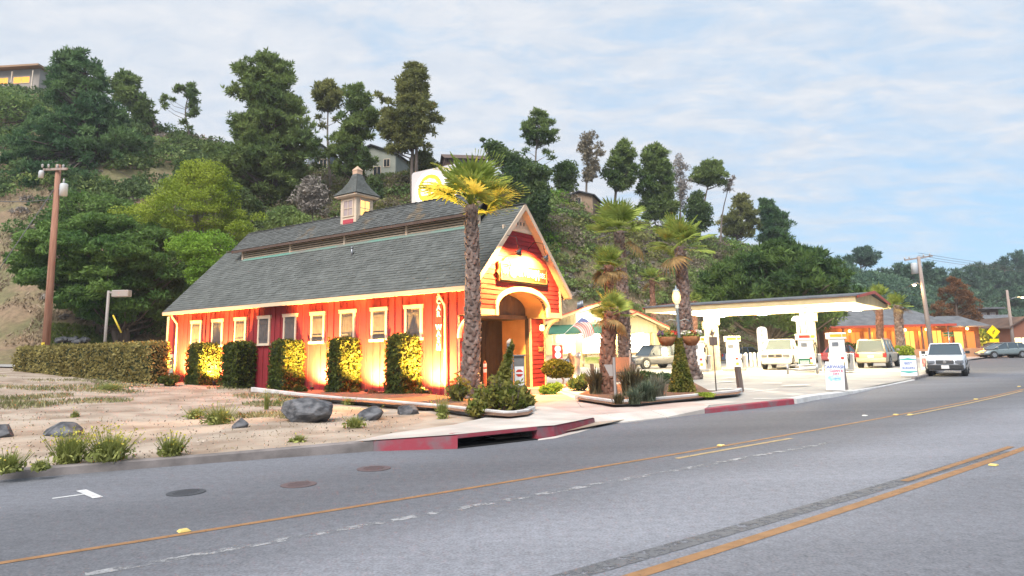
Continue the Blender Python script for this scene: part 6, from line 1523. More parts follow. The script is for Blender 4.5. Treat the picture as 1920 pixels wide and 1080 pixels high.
# ------------------------------------------------------------------ restaurant and houses
M_['brown_wall'] = mat('brown_wall', (.16, .085, .06), (.12, .06, .045), scale=2, rough=.8)
M_['orange_pane'] = glow('orange_pane', (1, .25, .025), .36)
M_['amber_pane'] = glow('amber_pane', (1, .42, .07), .6)
def hiproof(b, x0, x1, y0, y1, z0, z1, inset, over=.6, th=.12):
    x0 -= over; x1 += over; y0 -= over; y1 += over; ym = (y0 + y1) / 2
    vs = [(x0, y0, z0), (x1, y0, z0), (x1, y1, z0), (x0, y1, z0), (x0 + inset, ym, z1), (x1 - inset, ym, z1)]; vs += [(x, y, z - th) for x, y, z in vs[:4]]
    return b.add(vs, [(0, 1, 5, 4), (1, 2, 5), (2, 3, 4, 5), (3, 0, 4), (0, 6, 7, 1), (1, 7, 8, 2), (2, 8, 9, 3), (3, 9, 6, 0), (6, 9, 8, 7)])
RY = 76.0
def rx(u): return (u - 960) / 1313 * RY
rs = empty('restaurant', (rx(1650), RY, .16), R(-4), 'low restaurant with a wide grey hip roof and glowing orange windows under the eaves', 'restaurant')
rw = 6.1
MB().bb((-rw, 0, -.2), (rw, 9, 3.3)).build('wall', M_['brown_wall'], rs)
hiproof(MB(), -rw, rw, 0, 9, 3.45, 5.9, 3.6, 1.2).build('roof', M_['roof_grey'], rs)
MB().bb((-rw - 1.2, -1.24, 3.22), (rw + 1.2, -1.2, 3.46)).build('fascia', M_['red_trim'], rs)
MB().bb((-rw - 1.1, -1.15, 3.26), (rw + 1.1, .0, 3.31)).build('soffit', M_['brown_wall'], rs)
hiproof(MB(), rw + .4, rw + 4.4, .5, 5, 3.2, 4.4, 1.6, .8).build('wing_roof', M_['roof_grey'], rs); MB().bb((rw + .02, .6, -.2), (rw + 4.4, 5, 3.1)).build('wing_wall', M_['brown_wall'], rs)
for i in range(8):
    x = -rw + 1.9 + i * 1.42
    f = MB().bb((x - .55, -.07, .75), (x - .47, .02, 2.85)).bb((x + .47, -.07, .75), (x + .55, .02, 2.85)).bb((x - .47, -.07, 2.77), (x + .47, .02, 2.85)).bb((x - .47, -.07, .75), (x + .47, .02, .83)).bb((x - .025, -.06, .83), (x + .025, .02, 2.77))
    o = f.build('window', M_['brown_wall'], rs); MB().bb((x - .47, -.035, .83), (x + .47, -.015, 2.77)).build('pane', M_['amber_pane'] if i in (5, 7) else M_['orange_pane'], o)
for i in range(3):
    x = rw + .9 + i * 1.25; o = MB().bb((x - .5, .5, .7), (x + .5, .6, 2.7)).build('window', M_['brown_wall'], rs); MB().bb((x - .42, .46, .8), (x + .42, .495, 2.6)).build('pane', M_['amber_pane'] if i == 1 else M_['orange_pane'], o)
for i in range(6): MB().bb((-rw - 1 + i * 2.7 - .09, -1.15, 0), (-rw - 1 + i * 2.7 + .09, -.97, 3.25)).build('porch_post', M_['brown_wall'], rs)
MB().bb((-rw, -1.6, -.1), (rw + 4, -1.3, .85)).build('terrace_wall', mat('terrace_stucco', (.45, .25, .14), (.38, .2, .11), scale=2, rough=.85), rs)
for x in (-3.6, -.4, 2.2, 4.4, rw + 2.5):
    f = MB().lathe([(.0, 0), (.12, .05), (.14, .2), (.05, .3), (0, .31)], (x, -.7, 2.75), 10).build('eave_lantern', M_['glow_warm'], rs)
    lt = bpy.data.lights.new('eave_light', 'POINT'); lt.energy = 130; lt.color = (1, .36, .05); lt.shadow_soft_size = .14; lo = bpy.data.objects.new('eave_light', lt); COL.objects.link(lo); lo.parent = f; lo.location = (x, -.95, 2.6)
def house(name, label, Y, u0, u1, vt, vb, wallm, roofm, kind='gable', depth=7, windows=(), rise=.35, glowm=None, rz=0, panes='glass_dark'):
    """house on the slope placed from its outline in the picture"""
    a, b_ = np.array(D(u0, vb, Y)), np.array(D(u1, vb, Y)); zt = D((u0 + u1) / 2, vt, Y)[2]; c = (a + b_) / 2; w = abs(b_[0] - a[0]); z0 = min(a[2], b_[2]) ; h = zt - z0
    o = empty(name, (c[0], Y, z0), rz, label, 'house'); e = h * (1 - rise) if kind != 'flat' else h - .35
    MB().bb((-w / 2, 0, -3), (w / 2, depth, e)).build('wall', wallm, o)
    if kind == 'gable':
        MB().prism([(-w / 2, 0.02, e - .01), (w / 2, .02, e - .01), (0, .02, h - .15)], (0, depth - .04, 0)).build('gable_wall', wallm, o)
        for s in (-1, 1): MB().prism([(s * (w / 2 + .4), -.4, e - .2), (0, -.4, h - .08), (0, -.4, h + .08), (s * (w / 2 + .4), -.4, e - .04)], (0, depth + .8, 0)).build('roof', roofm, o)
    elif kind == 'side':
        MB().prism([(-w / 2 - .4, -.5, e - .1), (-w / 2 - .4, depth / 2, h), (-w / 2 - .4, depth + .5, e - .1), (-w / 2 - .4, depth / 2, h - .2)], (w + .8, 0, 0)).build('roof', roofm, o)
        for s in (-1, 1): MB().prism([(s * w / 2 - .05, 0, e), (s * w / 2 - .05, depth / 2, h - .15), (s * w / 2 - .05, depth, e)], (.1, 0, 0)).build('gable_wall', wallm, o)
    else:
        MB().prism([(-w / 2 - .6, -1.2, h - .05), (-w / 2 - .6, depth, h - .5), (-w / 2 - .6, depth, h - .75), (-w / 2 - .6, -1.2, h - .35)], (w + 1.2, 0, 0)).build('roof', roofm, o)
    for (fx_, fz, fw, fh) in windows:
        x, z = -w / 2 + fx_ * w, fz * e; f = MB()
        f.bb((x - fw / 2 - .07, -.06, z - .07), (x + fw / 2 + .07, -.005, z)).bb((x - fw / 2 - .07, -.06, z + fh), (x + fw / 2 + .07, -.005, z + fh + .07)); f.bb((x - fw / 2 - .07, -.06, z), (x - fw / 2, -.005, z + fh)).bb((x + fw / 2, -.06, z), (x + fw / 2 + .07, -.005, z + fh)).bb((x - .02, -.05, z), (x + .02, -.005, z + fh))
        wo_ = f.build('window', M_['cream'], o); MB().bb((x - fw / 2, -.03, z), (x + fw / 2, -.004, z + fh)).build('pane', glowm or M_[panes], wo_)
    return o
W_grey = mat('grey_house', (.19, .21, .235), (.15, .165, .19), scale=1, rough=.85); W_green = mat('sage_house', (.29, .30, .255), (.24, .25, .21), scale=1, rough=.85); W_brown = mat('brown_house', (.15, .085, .065), (.11, .06, .05), scale=1.5, rough=.85); W_tan = mat('tan_cabin', (.30, .21, .14), (.24, .16, .11), scale=1.5, rough=.85)
Rb = mat('brown_roof', (.13, .085, .065), (.09, .06, .05), scale=1, rough=.9); Rd = mat('dark_roof', (.05, .05, .055), rough=.9)
h1 = house('hilltop_house', 'flat roofed house at the top left of the hill with two lit orange windows', 104, -60, 76, 128, 172, mat('pale_house', (.34, .29, .25), rough=.8), mat('tan_roof', (.33, .20, .12), rough=.8), 'flat', 8, ((.47, .38, 1.6, 1.0), (.74, .38, 2.7, 1.0)), glowm=glow('orange_room', (1, .40, .04), .5), rz=R(-5))
for k in range(4):
    MB().bb((-5.2 + k * 3.5, -1.0, -2), (-5.05 + k * 3.5, -.85, 3.0)).build('porch_post', M_['cream'], h1)
house('hill_house', 'grey house wall between two pine trunks left of the cupola', 92, 575, 618, 268, 345, W_grey, Rd, 'gable', 7, ((.7, .5, .9, 1.2),), .22)
house('hill_house', 'pale green two storey house with dark gable roof behind the leaning pine', 90, 648, 744, 272, 352, W_green, Rd, 'gable', 8, ((.62, .35, 1.0, 1.3), (.28, .35, 1.0, 1.3), (.82, .62, .8, 1.0)), .24, rz=R(-12))
house('hill_house', 'brown shingled house on the skyline behind the glowing sign', 90, 838, 912, 277, 322, W_brown, Rb, 'side', 7, ((.35, .35, 1.2, 1.0), (.7, .35, 1.2, 1.0)), .45, rz=R(12))
house('hill_cabin', 'small tan cabin on the slope under the tall grey eucalyptus', 86, 1062, 1112, 359, 392, W_tan, Rd, 'gable', 5, ((.45, .42, .7, .8), (.15, .42, .5, .8)), .25, rz=R(-18))
house('valley_house', 'far brown boxy house left of the far street light pole', 128, 1836, 1876, 576, 616, W_brown, M_['roof_grey'], 'flat', 7, ((.3, .5, .9, 1.1), (.72, .5, .9, 1.1)), panes='pane_pink')
house('valley_house', 'far house with long grey roofs behind the far street light pole', 122, 1874, 1925, 588, 632, W_grey, M_['roof_grey'], 'side', 8, ((.3, .3, 1, .9), (.7, .3, 1, .9)), .5)
hh = house('valley_house', 'reddish house with lit windows at the right edge beyond the parked cars', 92, 1900, 1960, 594, 656, mat('russet_house', (.25, .10, .06), rough=.85), Rb, 'gable', 8, ((.18, .2, 1.0, 1.0), (.42, .2, 1.0, 1.0), (.7, .2, 1.0, 1.0)), .3, glowm=glow('far_window', (1, .7, .35), 1.4))

# ------------------------------------------------------------------ lit shell sign behind the barn roof
aL, zT = ab_at(772, 325, 8.6); aM, zT2 = ab_at(845, 308, 8.6); aR = ab_at(866, 340, 8.6)[0]; zTop = (zT + zT2) / 2 + .0; aE, zE = ab_at(807, 355, 8.6); rE = abs(ab_at(807, 330, 8.6)[1] - zE)
sg = empty('lit_shell_sign', bw(8.6, aE, .15), YAW, 'large white lit panel with a glowing yellow shell emblem behind the barn roof', 'sign')
# local: x across (b), y along the barn (a), z up; the panel faces -x
def rr_panel(b, y0, y1, z0, z1, x0, x1, r=.18):
    p = [];
    for cy, cz, a0 in ((y1 - r, z1 - r, 0), (y0 + r, z1 - r, 90), (y0 + r, z0 + r, 180), (y1 - r, z0 + r, 270)):
        for k in range(5): t = R(a0 + k * 22.5); p.append((x0, cy + r * math.cos(t), cz + r * math.sin(t)))
    return b.prism(p, (x1 - x0, 0, 0))
zE -= .15; zTop -= .15
rr_panel(MB(), aR - aE, aL - aE, zE - 1.9, zTop, 0, .35).build('cabinet', mat('sign_panel_white', (.40, .39, .41), emit=(.95, .93, 1), estr=.05, rough=.4), sg)
MB().cyl((.18, 0, -.2), .2, zE - 1.6).build('post', M_['grey_metal'], sg)
def shell_poly(r, x, n=40):
    p = []
    for i in range(n + 1):
        t = R(-38) + (R(256)) * i / n; q = r * (1 + .0 * math.cos(14 * t)); p.append((x, -q * math.cos(t), zE + q * math.sin(t) * .96))
    p += [(x, r * .42, zE - r * .78), (x, r * .42, zE - r * .98), (x, -r * .42, zE - r * .98), (x, -r * .42, zE - r * .78)]
    return p
MB().prism(shell_poly(rE * 1.45, -.03), (.029, 0, 0)).build('halo_plate', glow('halo_white', (1, .98, .92), .9), sg)
MB().prism(shell_poly(rE * 1.16, -.06), (.029, 0, 0)).build('emblem_rim', glow('emblem_yellow', (1, .70, .02), .42), sg)
for i in range(7):
    t0, t1 = R(-30 + i * 34.3 + 2.5), R(-30 + (i + 1) * 34.3 - 2.5); tm = (t0 + t1) / 2; ri, ro_ = .16 * rE, .88 * rE; f = lambda r, t: (-.085, -r * math.cos(t), zE - .42 * rE + (r * math.sin(t) + .42 * rE * (r / (.88 * rE))) * .96)
    MB().prism([f(ri, t0), f(ro_ * .97, t0), f(ro_, tm), f(ro_ * .97, t1), f(ri, t1)], (.024, 0, 0)).build('emblem_rib', glow('emblem_pale', (1, .9, .5), .6) if 'emblem_pale' not in bpy.data.materials else bpy.data.materials['emblem_pale'], sg)
lt = bpy.data.lights.new('shell_glow', 'POINT'); lt.energy = 45; lt.color = (1, .62, .2); lt.shadow_soft_size = .5; lo = bpy.data.objects.new('shell_glow', lt); COL.objects.link(lo); lo.parent = sg; lo.location = (-1.3, 0, zE - .6)

# ------------------------------------------------------------------ poles, lamps, signs
M_['pole_wood'] = mat('pole_wood', (.24, .11, .07), (.36, .19, .13), scale=2.5, rough=.9, bump=.5, bscale=18, stretch=(3, 3, .25)); M_['pole_grey'] = mat('pole_grey_wood', (.26, .20, .175), (.34, .28, .25), scale=2.5, rough=.9, bump=.5, bscale=18, stretch=(3, 3, .25))
M_['transformer'] = mat('transformer_grey', (.46, .48, .50), rough=.5); M_['wire'] = mat('wire', (.10, .10, .10), rough=.6); M_['insulator'] = mat('insulator', (.35, .33, .32), rough=.3)
def sag(a, b, s, n=10): a, b = np.array(a), np.array(b); return [tuple(a + (b - a) * t - np.array((0, 0, s * 4 * t * (1 - t)))) for t in np.linspace(0, 1, n)]
pb = np.array((*D(86, 660, 43)[:2], 0)); pb[2] = zg(pb[0], pb[1]) - .2; pt_ = np.array(D(110, 309, 43))
o = empty('utility_pole', tuple(pb), 0, 'leaning brown utility pole with transformer and crossarm at the left', 'utility pole'); d = pt_ - pb
MB().tube([(0, 0, 0), tuple(d * .5), tuple(d)], [.23, .20, .16], 12).build('pole', M_['pole_wood'], o)
def onp(t): return d * t
tp = d * .985
MB().box((tp[0] - .05, tp[1] - .2, tp[2] - .15), (1.75, .12, .14), R(-10), 0, R(2)).build('crossarm', M_['pole_grey'], o)
for k, x in enumerate((-.8, -.45, .05, .4)):
    MB().lathe([(.03, 0), (.07, .06), (.05, .10), (.08, .15), (.06, .22), (0, .26)], (tp[0] + x, tp[1] - .2 - x * -.17, tp[2] - .07), 10).build('insulator', M_['insulator'], o)
MB().lathe([(0, 0), (.15, .03), (.16, .4), (.12, .5), (0, .52)], (tp[0] - .86, tp[1] - .3, tp[2] - .75), 12).build('fuse_can', M_['transformer'], o)
q = onp(.87); t_ = MB().lathe([(0, 0), (.23, .03), (.24, .75), (.20, .82), (0, .85)], (q[0] + .50, q[1] - .1, q[2] - .4), 16).build('transformer', M_['transformer'], o)
MB().lathe([(.05, 0), (.07, .12), (.04, .3), (0, .32)], (q[0] + .46, q[1] - .1, q[2] + .45), 8).build('bushing', M_['insulator'], t_)
MB().tube([(q[0], q[1], q[2] + .1), (q[0] + .35, q[1] - .1, q[2] + .1)], .04, 6).build('bracket', M_['grey_metal'], o)
MB().box((onp(.17)[0], onp(.17)[1] - .27, onp(.17)[2] - .6), (.2, .02, .4)).build('marker_tag', M_['pump_yellow'], o)
ax_ = tuple(np.array(D(-60, 590, 40)) - pb); MB().tube([tuple(onp(.90)), ax_], .028, 5).build('guy_wire', M_['wire'], o)
MB().tube(sag(onp(.83), np.array(D(-60, 370, 46)) - pb, .25), .03, 5).build('cable', M_['wire'], o)
MB().tube(sag(onp(.92), np.array(D(150, 440, 60)) - pb, .3), .015, 5).build('cable', M_['wire'], o)
# area light on a square post
x, y, _ = D(196, 650, 43); z = zg(x, y) - .1; o = empty('area_light', (x, y, z), 0, 'grey square post with a box light head pointing right behind the long hedge', 'lamp post'); tp = np.array(D(204, 545, 43)) - np.array((x, y, z))
Mg = mat('taupe_metal', (.30, .265, .245), rough=.6); MB().tube([(0, 0, 0), tuple(tp)], .10, 4).build('post', Mg, o); MB().box((tp[0] + .35, tp[1], tp[2] - .12), (.6, .1, .1)).build('arm', Mg, o); MB().box((tp[0] + .82, tp[1], tp[2] - .2), (1.05, .45, .42)).build('lamp_head', Mg, o, .04)
x, y, z = D(228, 613, 49); o = empty('guy_guard', (x, y, z), 0, 'slanted yellow guy wire guard on the slope beside the box light post', 'guy guard'); MB().tube([(0, 0, -.4), tuple(np.array(D(212, 591, 49)) - np.array((x, y, z)))], .06, 8).build('sleeve', M_['pump_yellow'], o)
# far hilltop pole
x, y, z = D(381, 290, 97); o = empty('distant_pole', (x, y, z), 0, 'thin distant utility pole with crossarm on the skyline left of the tall pine', 'utility pole'); MB().cyl((0, 0, -2), .1, 5.0, 6).build('pole', M_['pole_grey'], o); MB().box((0, 0, 2.4), (1.5, .1, .1)).build('crossarm', M_['pole_grey'], o)
def street_pole(label, ub, vb, ut, vt, Y, arm_uv, lamp_uv, m, arm=True, tr=True):
    b_ = np.array((*D(ub, vb, Y)[:2], .0)); t = np.array(D(ut, vt, Y)); d = t - b_; o = empty('utility_pole', tuple(b_), 0, label, 'utility pole')
    MB().tube([(0, 0, -.2), tuple(d * .5), tuple(d)], [.24, .20, .15], 10).build('pole', m, o)
    if tr:
        MB().box(tuple(d * .985), (3.0, .12, .14), R(8), 0, R(-8)).build('crossarm', M_['pole_grey'], o)
        for x in (-1.35, -.9, .5, 1.1): MB().lathe([(.04, 0), (.08, .08), (.06, .2), (0, .25)], (d[0] * .985 + x, d[1], d[2] * .985 + .05 + x * .14), 8).build('insulator', M_['insulator'], o)
        q = d * .83; MB().lathe([(0, 0), (.30, .04), (.30, .95), (.24, 1.05), (0, 1.08)], (q[0] - .55, q[1], q[2]), 14).build('transformer', M_['transformer'], o)
    a = np.array(D(*arm_uv, Y)) - b_; l = np.array(D(*lamp_uv, Y)) - b_
    MB().tube([tuple(a), tuple((a + l) / 2 + np.array((0, 0, .18))), tuple(l + np.array((0, 0, .08)))], .045, 6).build('lamp_arm', M_['grey_metal'], o)
    h = MB().lathe([(.0, .12), (.16, .08), (.20, -.02), (.0, -.05)], tuple(l), 10).build('lamp_head', M_['grey_metal'], o); MB().lathe([(.17, -.03), (.12, -.14), (0, -.18)], tuple(l), 10).build('lamp_glass', glow('lamp_glass_glow', (1, .72, .35), 12) if 'lamp_glass_glow' not in bpy.data.materials else bpy.data.materials['lamp_glass_glow'], h)
    lt = bpy.data.lights.new('street_light', 'POINT'); lt.energy = 60; lt.color = (1, .65, .3); lt.shadow_soft_size = .15; lo = bpy.data.objects.new('street_light', lt); COL.objects.link(lo); lo.parent = h; lo.location = tuple(l - np.array((0, 0, .3)))
    return o, d
sp_, sd_ = street_pole('tall leaning utility pole with transformer and street light behind the compact pickup', 1748, 662, 1722, 481, 66, (1727, 534), (1714, 533), M_['pole_grey'])
s2, sd2 = street_pole('shorter far utility pole with a curved street light arm at the right edge', 1899, 640, 1888, 544, 92, (1893, 562), (1917, 557), M_['pole_grey'], tr=False)
MB().tube(sag(np.array(D(1888, 548, 92)) - np.array(s2.location), np.array(D(1815, 580, 128)) - np.array(s2.location), 1.2), .04, 5).build('cable', M_['wire'], s2)
MB().tube(sag(sd_ * .78, np.array(D(1640, 545, 90)) - np.array(sp_.location), .6), .02, 5).build('cable', M_['wire'], sp_)
for dz in (.0, .25, .5): MB().tube(sag(sd_ * .985 + np.array((0, 0, dz)), np.array((120, 130, 13.5 + dz)) - np.array(sp_.location), 1.0, 14), .018, 4).build('cable', M_['wire'], sp_)
# ornamental lamp with flower baskets and an ivy skirt
x, y, _ = G(1279, 737, .2); o = empty('street_lamp', (x, y, .2), 0, 'blue-grey ornamental street lamp with lit acorn globe and two flower baskets', 'street lamp'); M_['lamp_blue'] = mat('lamp_blue_grey', (.16, .21, .25), rough=.5)
MB().lathe([(.17, 0), (.17, .15), (.12, .3), (.075, .5), (.06, 1.6), (.055, 2.85), (.09, 2.9), (.05, 2.96), (.09, 3.02), (.10, 3.06)], n=12).build('post', M_['lamp_blue'], o)
MB().lathe([(.09, 3.07), (.135, 3.16), (.15, 3.3), (.10, 3.46)], n=14).build('globe', glow('globe_glow', (1, .56, .20), .75), o); MB().lathe([(.13, 3.47), (.10, 3.53), (.03, 3.57), (.02, 3.66), (0, 3.68)], n=12).build('finial_cap', M_['lamp_blue'], o)
lt = bpy.data.lights.new('lamp_light', 'POINT'); lt.energy = 40; lt.color = (1, .62, .28); lt.shadow_soft_size = .12; lo = bpy.data.objects.new('lamp_light', lt); COL.objects.link(lo); lo.parent = o; lo.location = (-.05, -.25, 3.3)
for s in (-1, 1): MB().tube([(0, 0, 2.42), (s * .25, 0, 2.50), (s * .42, 0, 2.42)], .016, 6).build('basket_arm', M_['lamp_blue'], o)
M_['basket'] = mat('coir_basket', (.26, .10, .04), (.36, .16, .07), scale=9, rough=.95, bump=.6)
FLW = {c: mat('petal_' + c, v, island=.3, rough=.8) for c, v in dict(red=(.45, .03, .03), orange=(.5, .22, .04), purple=(.18, .09, .22), white=(.6, .6, .58)).items()}
for s, lb, cs in ((-1, 'left hanging basket on the lamp with purple and orange flowers', ('purple', 'orange', 'red')), (1, 'right hanging basket on the lamp with white and red flowers', ('white', 'red', 'white'))):
    k = empty('flower_basket', (x + s * .42, y, 2.0), 0, lb, 'flower basket', 'hanging baskets on the street lamp')
    MB().lathe([(.0, -.22), (.17, -.20), (.27, -.05), (.32, .10), (.30, .11), (.0, .08)], n=16).build('bowl', M_['basket'], k)
    for a in range(3): MB().tube([(.28 * math.cos(a * 2.1), .28 * math.sin(a * 2.1), .1), (0, 0, .42)], .006, 4).build('chain', M_['black_metal'], k)
    leaves('foliage', blob_points((0, 0, .16), (.34, .34, .14), 420, .2), .05, LM['mid'], k)
    for c, dx in zip(cs, (-.18, .05, .22)): leaves('flowers', blob_points((dx, -.05, .22), (.16, .24, .10), 130, .3), .045, FLW[c], k, elong=1.2)
n = 5200; h = rng.uniform(0, 1, n) ** 1.25; a = rng.uniform(0, 2 * math.pi, n); rr = (.10 + .34 * (1 - h) ** 1.3) * rng.uniform(.75, 1.12, n)
iv = empty('ivy_column', (x, y, .2), 0, 'cone of climbing ivy covering the lower half of the street lamp', 'ivy'); leaves('foliage', np.stack([rr * np.cos(a), rr * np.sin(a), h * 1.85], -1), .05, LM['shrub'], iv, elong=1.6)
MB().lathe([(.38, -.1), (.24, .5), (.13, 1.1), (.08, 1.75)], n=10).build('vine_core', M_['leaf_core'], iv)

# signs and small things by the road
def board(name, label, p, rz, w, h, m, tilt=8, frame=None):
    """hinged sandwich board: two leaning panels; local -y is the front"""
    o = empty(name, (*p, .165), rz, label, 'sandwich board', 'sandwich boards by the road'); t = R(tilt)
    f = MB().box((0, 0, 0), (w, .03, h)).build('front_panel', m, o); f.location = (0, -.5 * h * math.sin(t) - .02, h / 2 * math.cos(t)); f.rotation_euler = (-t, 0, 0)
    g = MB().box((0, 0, 0), (w, .03, h)).build('back_panel', Mg, o); g.location = (0, .5 * h * math.sin(t) + .02, h / 2 * math.cos(t)); g.rotation_euler = (t, 0, 0)
    return o, f
bwm = mat('board_white', (.70, .72, .76), rough=.5); blue_ = mat('print_blue', (.10, .16, .38), rough=.5); pink_ = mat('print_pink', (.50, .12, .18), rough=.5); sky_ = mat('print_sky', (.20, .48, .72), (.55, .72, .82), scale=9, rough=.5); teal_ = mat('print_teal', (.08, .38, .34), rough=.5)
def boardtext(f, s, size, z, m, x=0, sx_=1): text('lettering', s, size, m, f, (x, -.018, z), (R(90), 0, 0), extrude=.003, bold=.004, sx=sx_)
def towards(p, off=0): return math.atan2(-p[1], -p[0]) + R(90) + off
p = G(1570, 731, .165)[:2]; o, f = board('sandwich_board', 'white sandwich board reading CARWASH CLEAN & DRY with a blue car picture, at the kerb', p, towards(p, R(-18)), .62, .98, bwm, 9)
boardtext(f, 'CARWASH', .15, .30, blue_); boardtext(f, 'CLEAN &', .11, .17, pink_, .05); boardtext(f, 'DRY', .11, .06, pink_, .05)
MB().prism([(-.25, -.0175, -.10), (-.22, -.0175, -.02), (-.10, -.0175, .0), (-.04, -.0175, .04), (.10, -.0175, .04), (.16, -.0175, -.01), (.22, -.0175, -.04), (.2, -.0175, -.16), (-.05, -.0175, -.20), (-.24, -.0175, -.18)], (0, -.003, 0)).build('car_picture', sky_, f)
MB().prism([(-.08, -.0208, -.125), (.16, -.0208, -.09), (.15, -.0208, -.075), (-.08, -.0208, -.105)], (0, -.002, 0)).build('picture_line', blue_, f)
b = MB()
for i in range(12): b.box((-.26 + i * .047, -.0165, -.38), (.034, .003, .018))
stuff(b.build('small_print', blue_, f))
p = G(1706, 704, .165)[:2]; o, f = board('sandwich_board', 'white sandwich board with green bands reading BEST BURGERS', p, towards(p, R(-8)), .70, .95, bwm, 8)
boardtext(f, 'BEST', .16, .10, blue_); boardtext(f, 'BURGERS', .135, -.12, blue_, 0, .95)
for s in (-1, 1):
    q = [(-.35, -.0175, s * .30), (-.2, -.0175, s * .32), (0, -.0175, s * .37), (.2, -.0175, s * .32), (.35, -.0175, s * .30), (.35, -.0175, s * .26), (-.35, -.0175, s * .26)]; MB().prism(q, (0, -.004, 0)).build('green_band', teal_, f)
p = D(1741, 690, 41)[:2]; o, f = board('sandwich_board', 'white board with a red food picture beside the compact pickup', p, towards(p), .75, 1.05, bwm, 8)
MB().box((0, -.0185, -.12), (.62, .004, .5)).build('food_picture', mat('food_red', (.50, .10, .10), (.6, .4, .3), scale=6, rough=.5), f); stuff(MB().box((-.2, -.018, .28), (.1, .004, .05)).box((-.05, -.018, .28), (.12, .004, .05)).box((.14, -.018, .28), (.14, .004, .05)).build('small_print', M_['black_metal'], f))
# square sign seen from behind on a thin post
x, y, _ = G(1343, 733, .2); o = empty('post_sign', (x, y, .18), R(8), 'back of a small brown square sign on a thin post with a leaf finial', 'sign'); MB().cyl((0, 0, 0), .022, 2.0, 8).build('post', M_['cedar'], o); MB().box((0, -.03, 1.75), (.30, .02, .30)).build('plate', M_['cedar'], o)
MB().prism([(-.10, 0, 1.98), (0, 0, 2.18), (.03, 0, 2.06), (.11, 0, 2.1), (.05, 0, 1.96), (0, 0, 1.93)], (0, .02, 0)).build('finial', M_['cedar'], o)
x, y, _ = G(1389, 733, .2); o = MB().bb((-.08, -.08, 0), (.08, .08, .86)).build('wood_bollard', M_['cedar']); o.location = (x, y, .17); o.rotation_euler = (0, R(-4), .3); tag(o, 'leaning brown square bollard at the tip of the island kerb', 'bollard', 'brown wooden bollards')
for u, v, lb in ((1111, 712, 'brown bollard left of the short stout palm in the island bed'), (1189, 712, 'brown bollard right of the tall palm in the island bed')):
    x, y, _ = G(u, v, .2); o = MB().bb((-.09, -.09, 0), (.09, .09, .8)).build('wood_bollard', M_['cedar']); o.location = (x, y, .18); tag(o, lb, 'bollard', 'brown wooden bollards')
x, y, _ = G(1155, 758, .2); o = empty('post_sign', (x, y, .2), R(60), 'thin tan post with an angled plate seen nearly edge-on before the short palm', 'sign'); MB().bb((-.03, -.03, 0), (.03, .03, 1.30)).build('post', Mg, o); MB().prism([(-.04, .04, 1.10), (-.04, .30, 1.10), (-.04, .14, .78), (-.04, .04, .78)], (.02, 0, 0)).build('plate', Mg, o)
x, y, _ = D(1176, 690, 31); o = empty('garden_sign', (x, y, .2), 0, 'brown wooden panel between posts among the palm trunks', 'sign'); MB().box((-.2, 0, .85), (.62, .04, .62)).build('panel', mat('panel_wood', (.26, .13, .08), rough=.8), o); MB().bb((.1, -.04, 0), (.18, .04, 1.45)).build('post', Mg, o)
# wash-bay entrance furniture
x, y, _ = G(958, 757, .3); o = empty('pay_station', (x, y, .25), towards((x, y)), 'grey capped post and pay cabinet with a red and white notice at the wash entrance', 'pay station'); Mgp = mat('post_grey', (.17, .165, .16), (.14, .135, .13), scale=3, rough=.7)
MB().bb((-.085, -.085, -.1), (.085, .085, 1.70)).build('post', Mgp, o, .01); MB().lathe([(.13, 1.70), (.13, 1.75), (.0, 1.84)], n=4, smooth=False).build('cap', mat('cap_pale', (.5, .38, .28), rough=.7), o).rotation_euler = (0, 0, R(45))
MB().bb((.10, -.10, -.1), (.40, .14, 1.34)).build('cabinet', Mgp, o, .01); MB().bb((.07, -.15, 1.342), (.43, .18, 1.38)).build('cabinet_top', Mgp, o)
n_ = MB().box((.25, -.106, .80), (.25, .01, .52)).build('notice', M_['enamel'], o)
MB().cyl((0, 0, 0), .105, .004, 8).build('notice_emblem', M_['pump_red'], n_).matrix_local = Matrix.Translation((.25, -.112, .88)) @ Matrix.Rotation(R(90), 4, 'X') @ Matrix.Rotation(R(22.5), 4, 'Z')
MB().box((.25, -.118, .88), (.21, .004, .05)).build('emblem_bar', M_['enamel'], n_); stuff(MB().box((.25, -.112, .62), (.17, .004, .02)).box((.25, -.112, .66), (.13, .004, .016)).build('notice_print', Mgp, n_))
M_['safety'] = mat('safety_orange', (.62, .085, .015), rough=.5)
for (u, v), lb in zip(((910, 741), (953, 743)), ('orange delineator post with white bands beside the nearest palm', 'orange delineator post with white bands beside the grey pay post')):
    x, y, _ = G(u, v, .25); o = empty('delineator', (x, y, .22), 0, lb, 'delineator post', 'delineators at the wash bay'); MB().lathe([(.10, 0), (.10, .04), (.055, .06), (.055, 1.12), (.03, 1.18), (0, 1.2)], n=12).build('tube', M_['safety'], o)
    for z_ in (.80, .98): MB().lathe([(.056, 0), (.058, .005), (.058, .115), (.056, .12)], (0, 0, z_), 12).build('reflective_band', M_['enamel'], o)
x, y, _ = G(1079, 721, .2); o = empty('vacuum_canister', (x, y, .17), 0, 'tall shiny metal canister with a wide collar and red base beside the clipped topiary', 'vacuum canister')
MB().lathe([(.30, .1), (.24, .14), (.235, 1.10), (.28, 1.14), (.28, 1.42), (.24, 1.45), (0, 1.46)], n=20).build('canister', M_['chrome'], o); MB().bb((-.42, -.25, 0), (.25, .25, .10)).build('base', M_['pump_red'], o); MB().tube([(-.27, -.05, 1.25), (-.42, -.1, 1.1), (-.40, -.1, .9)], .03, 6).build('hose', M_['black_metal'], o)
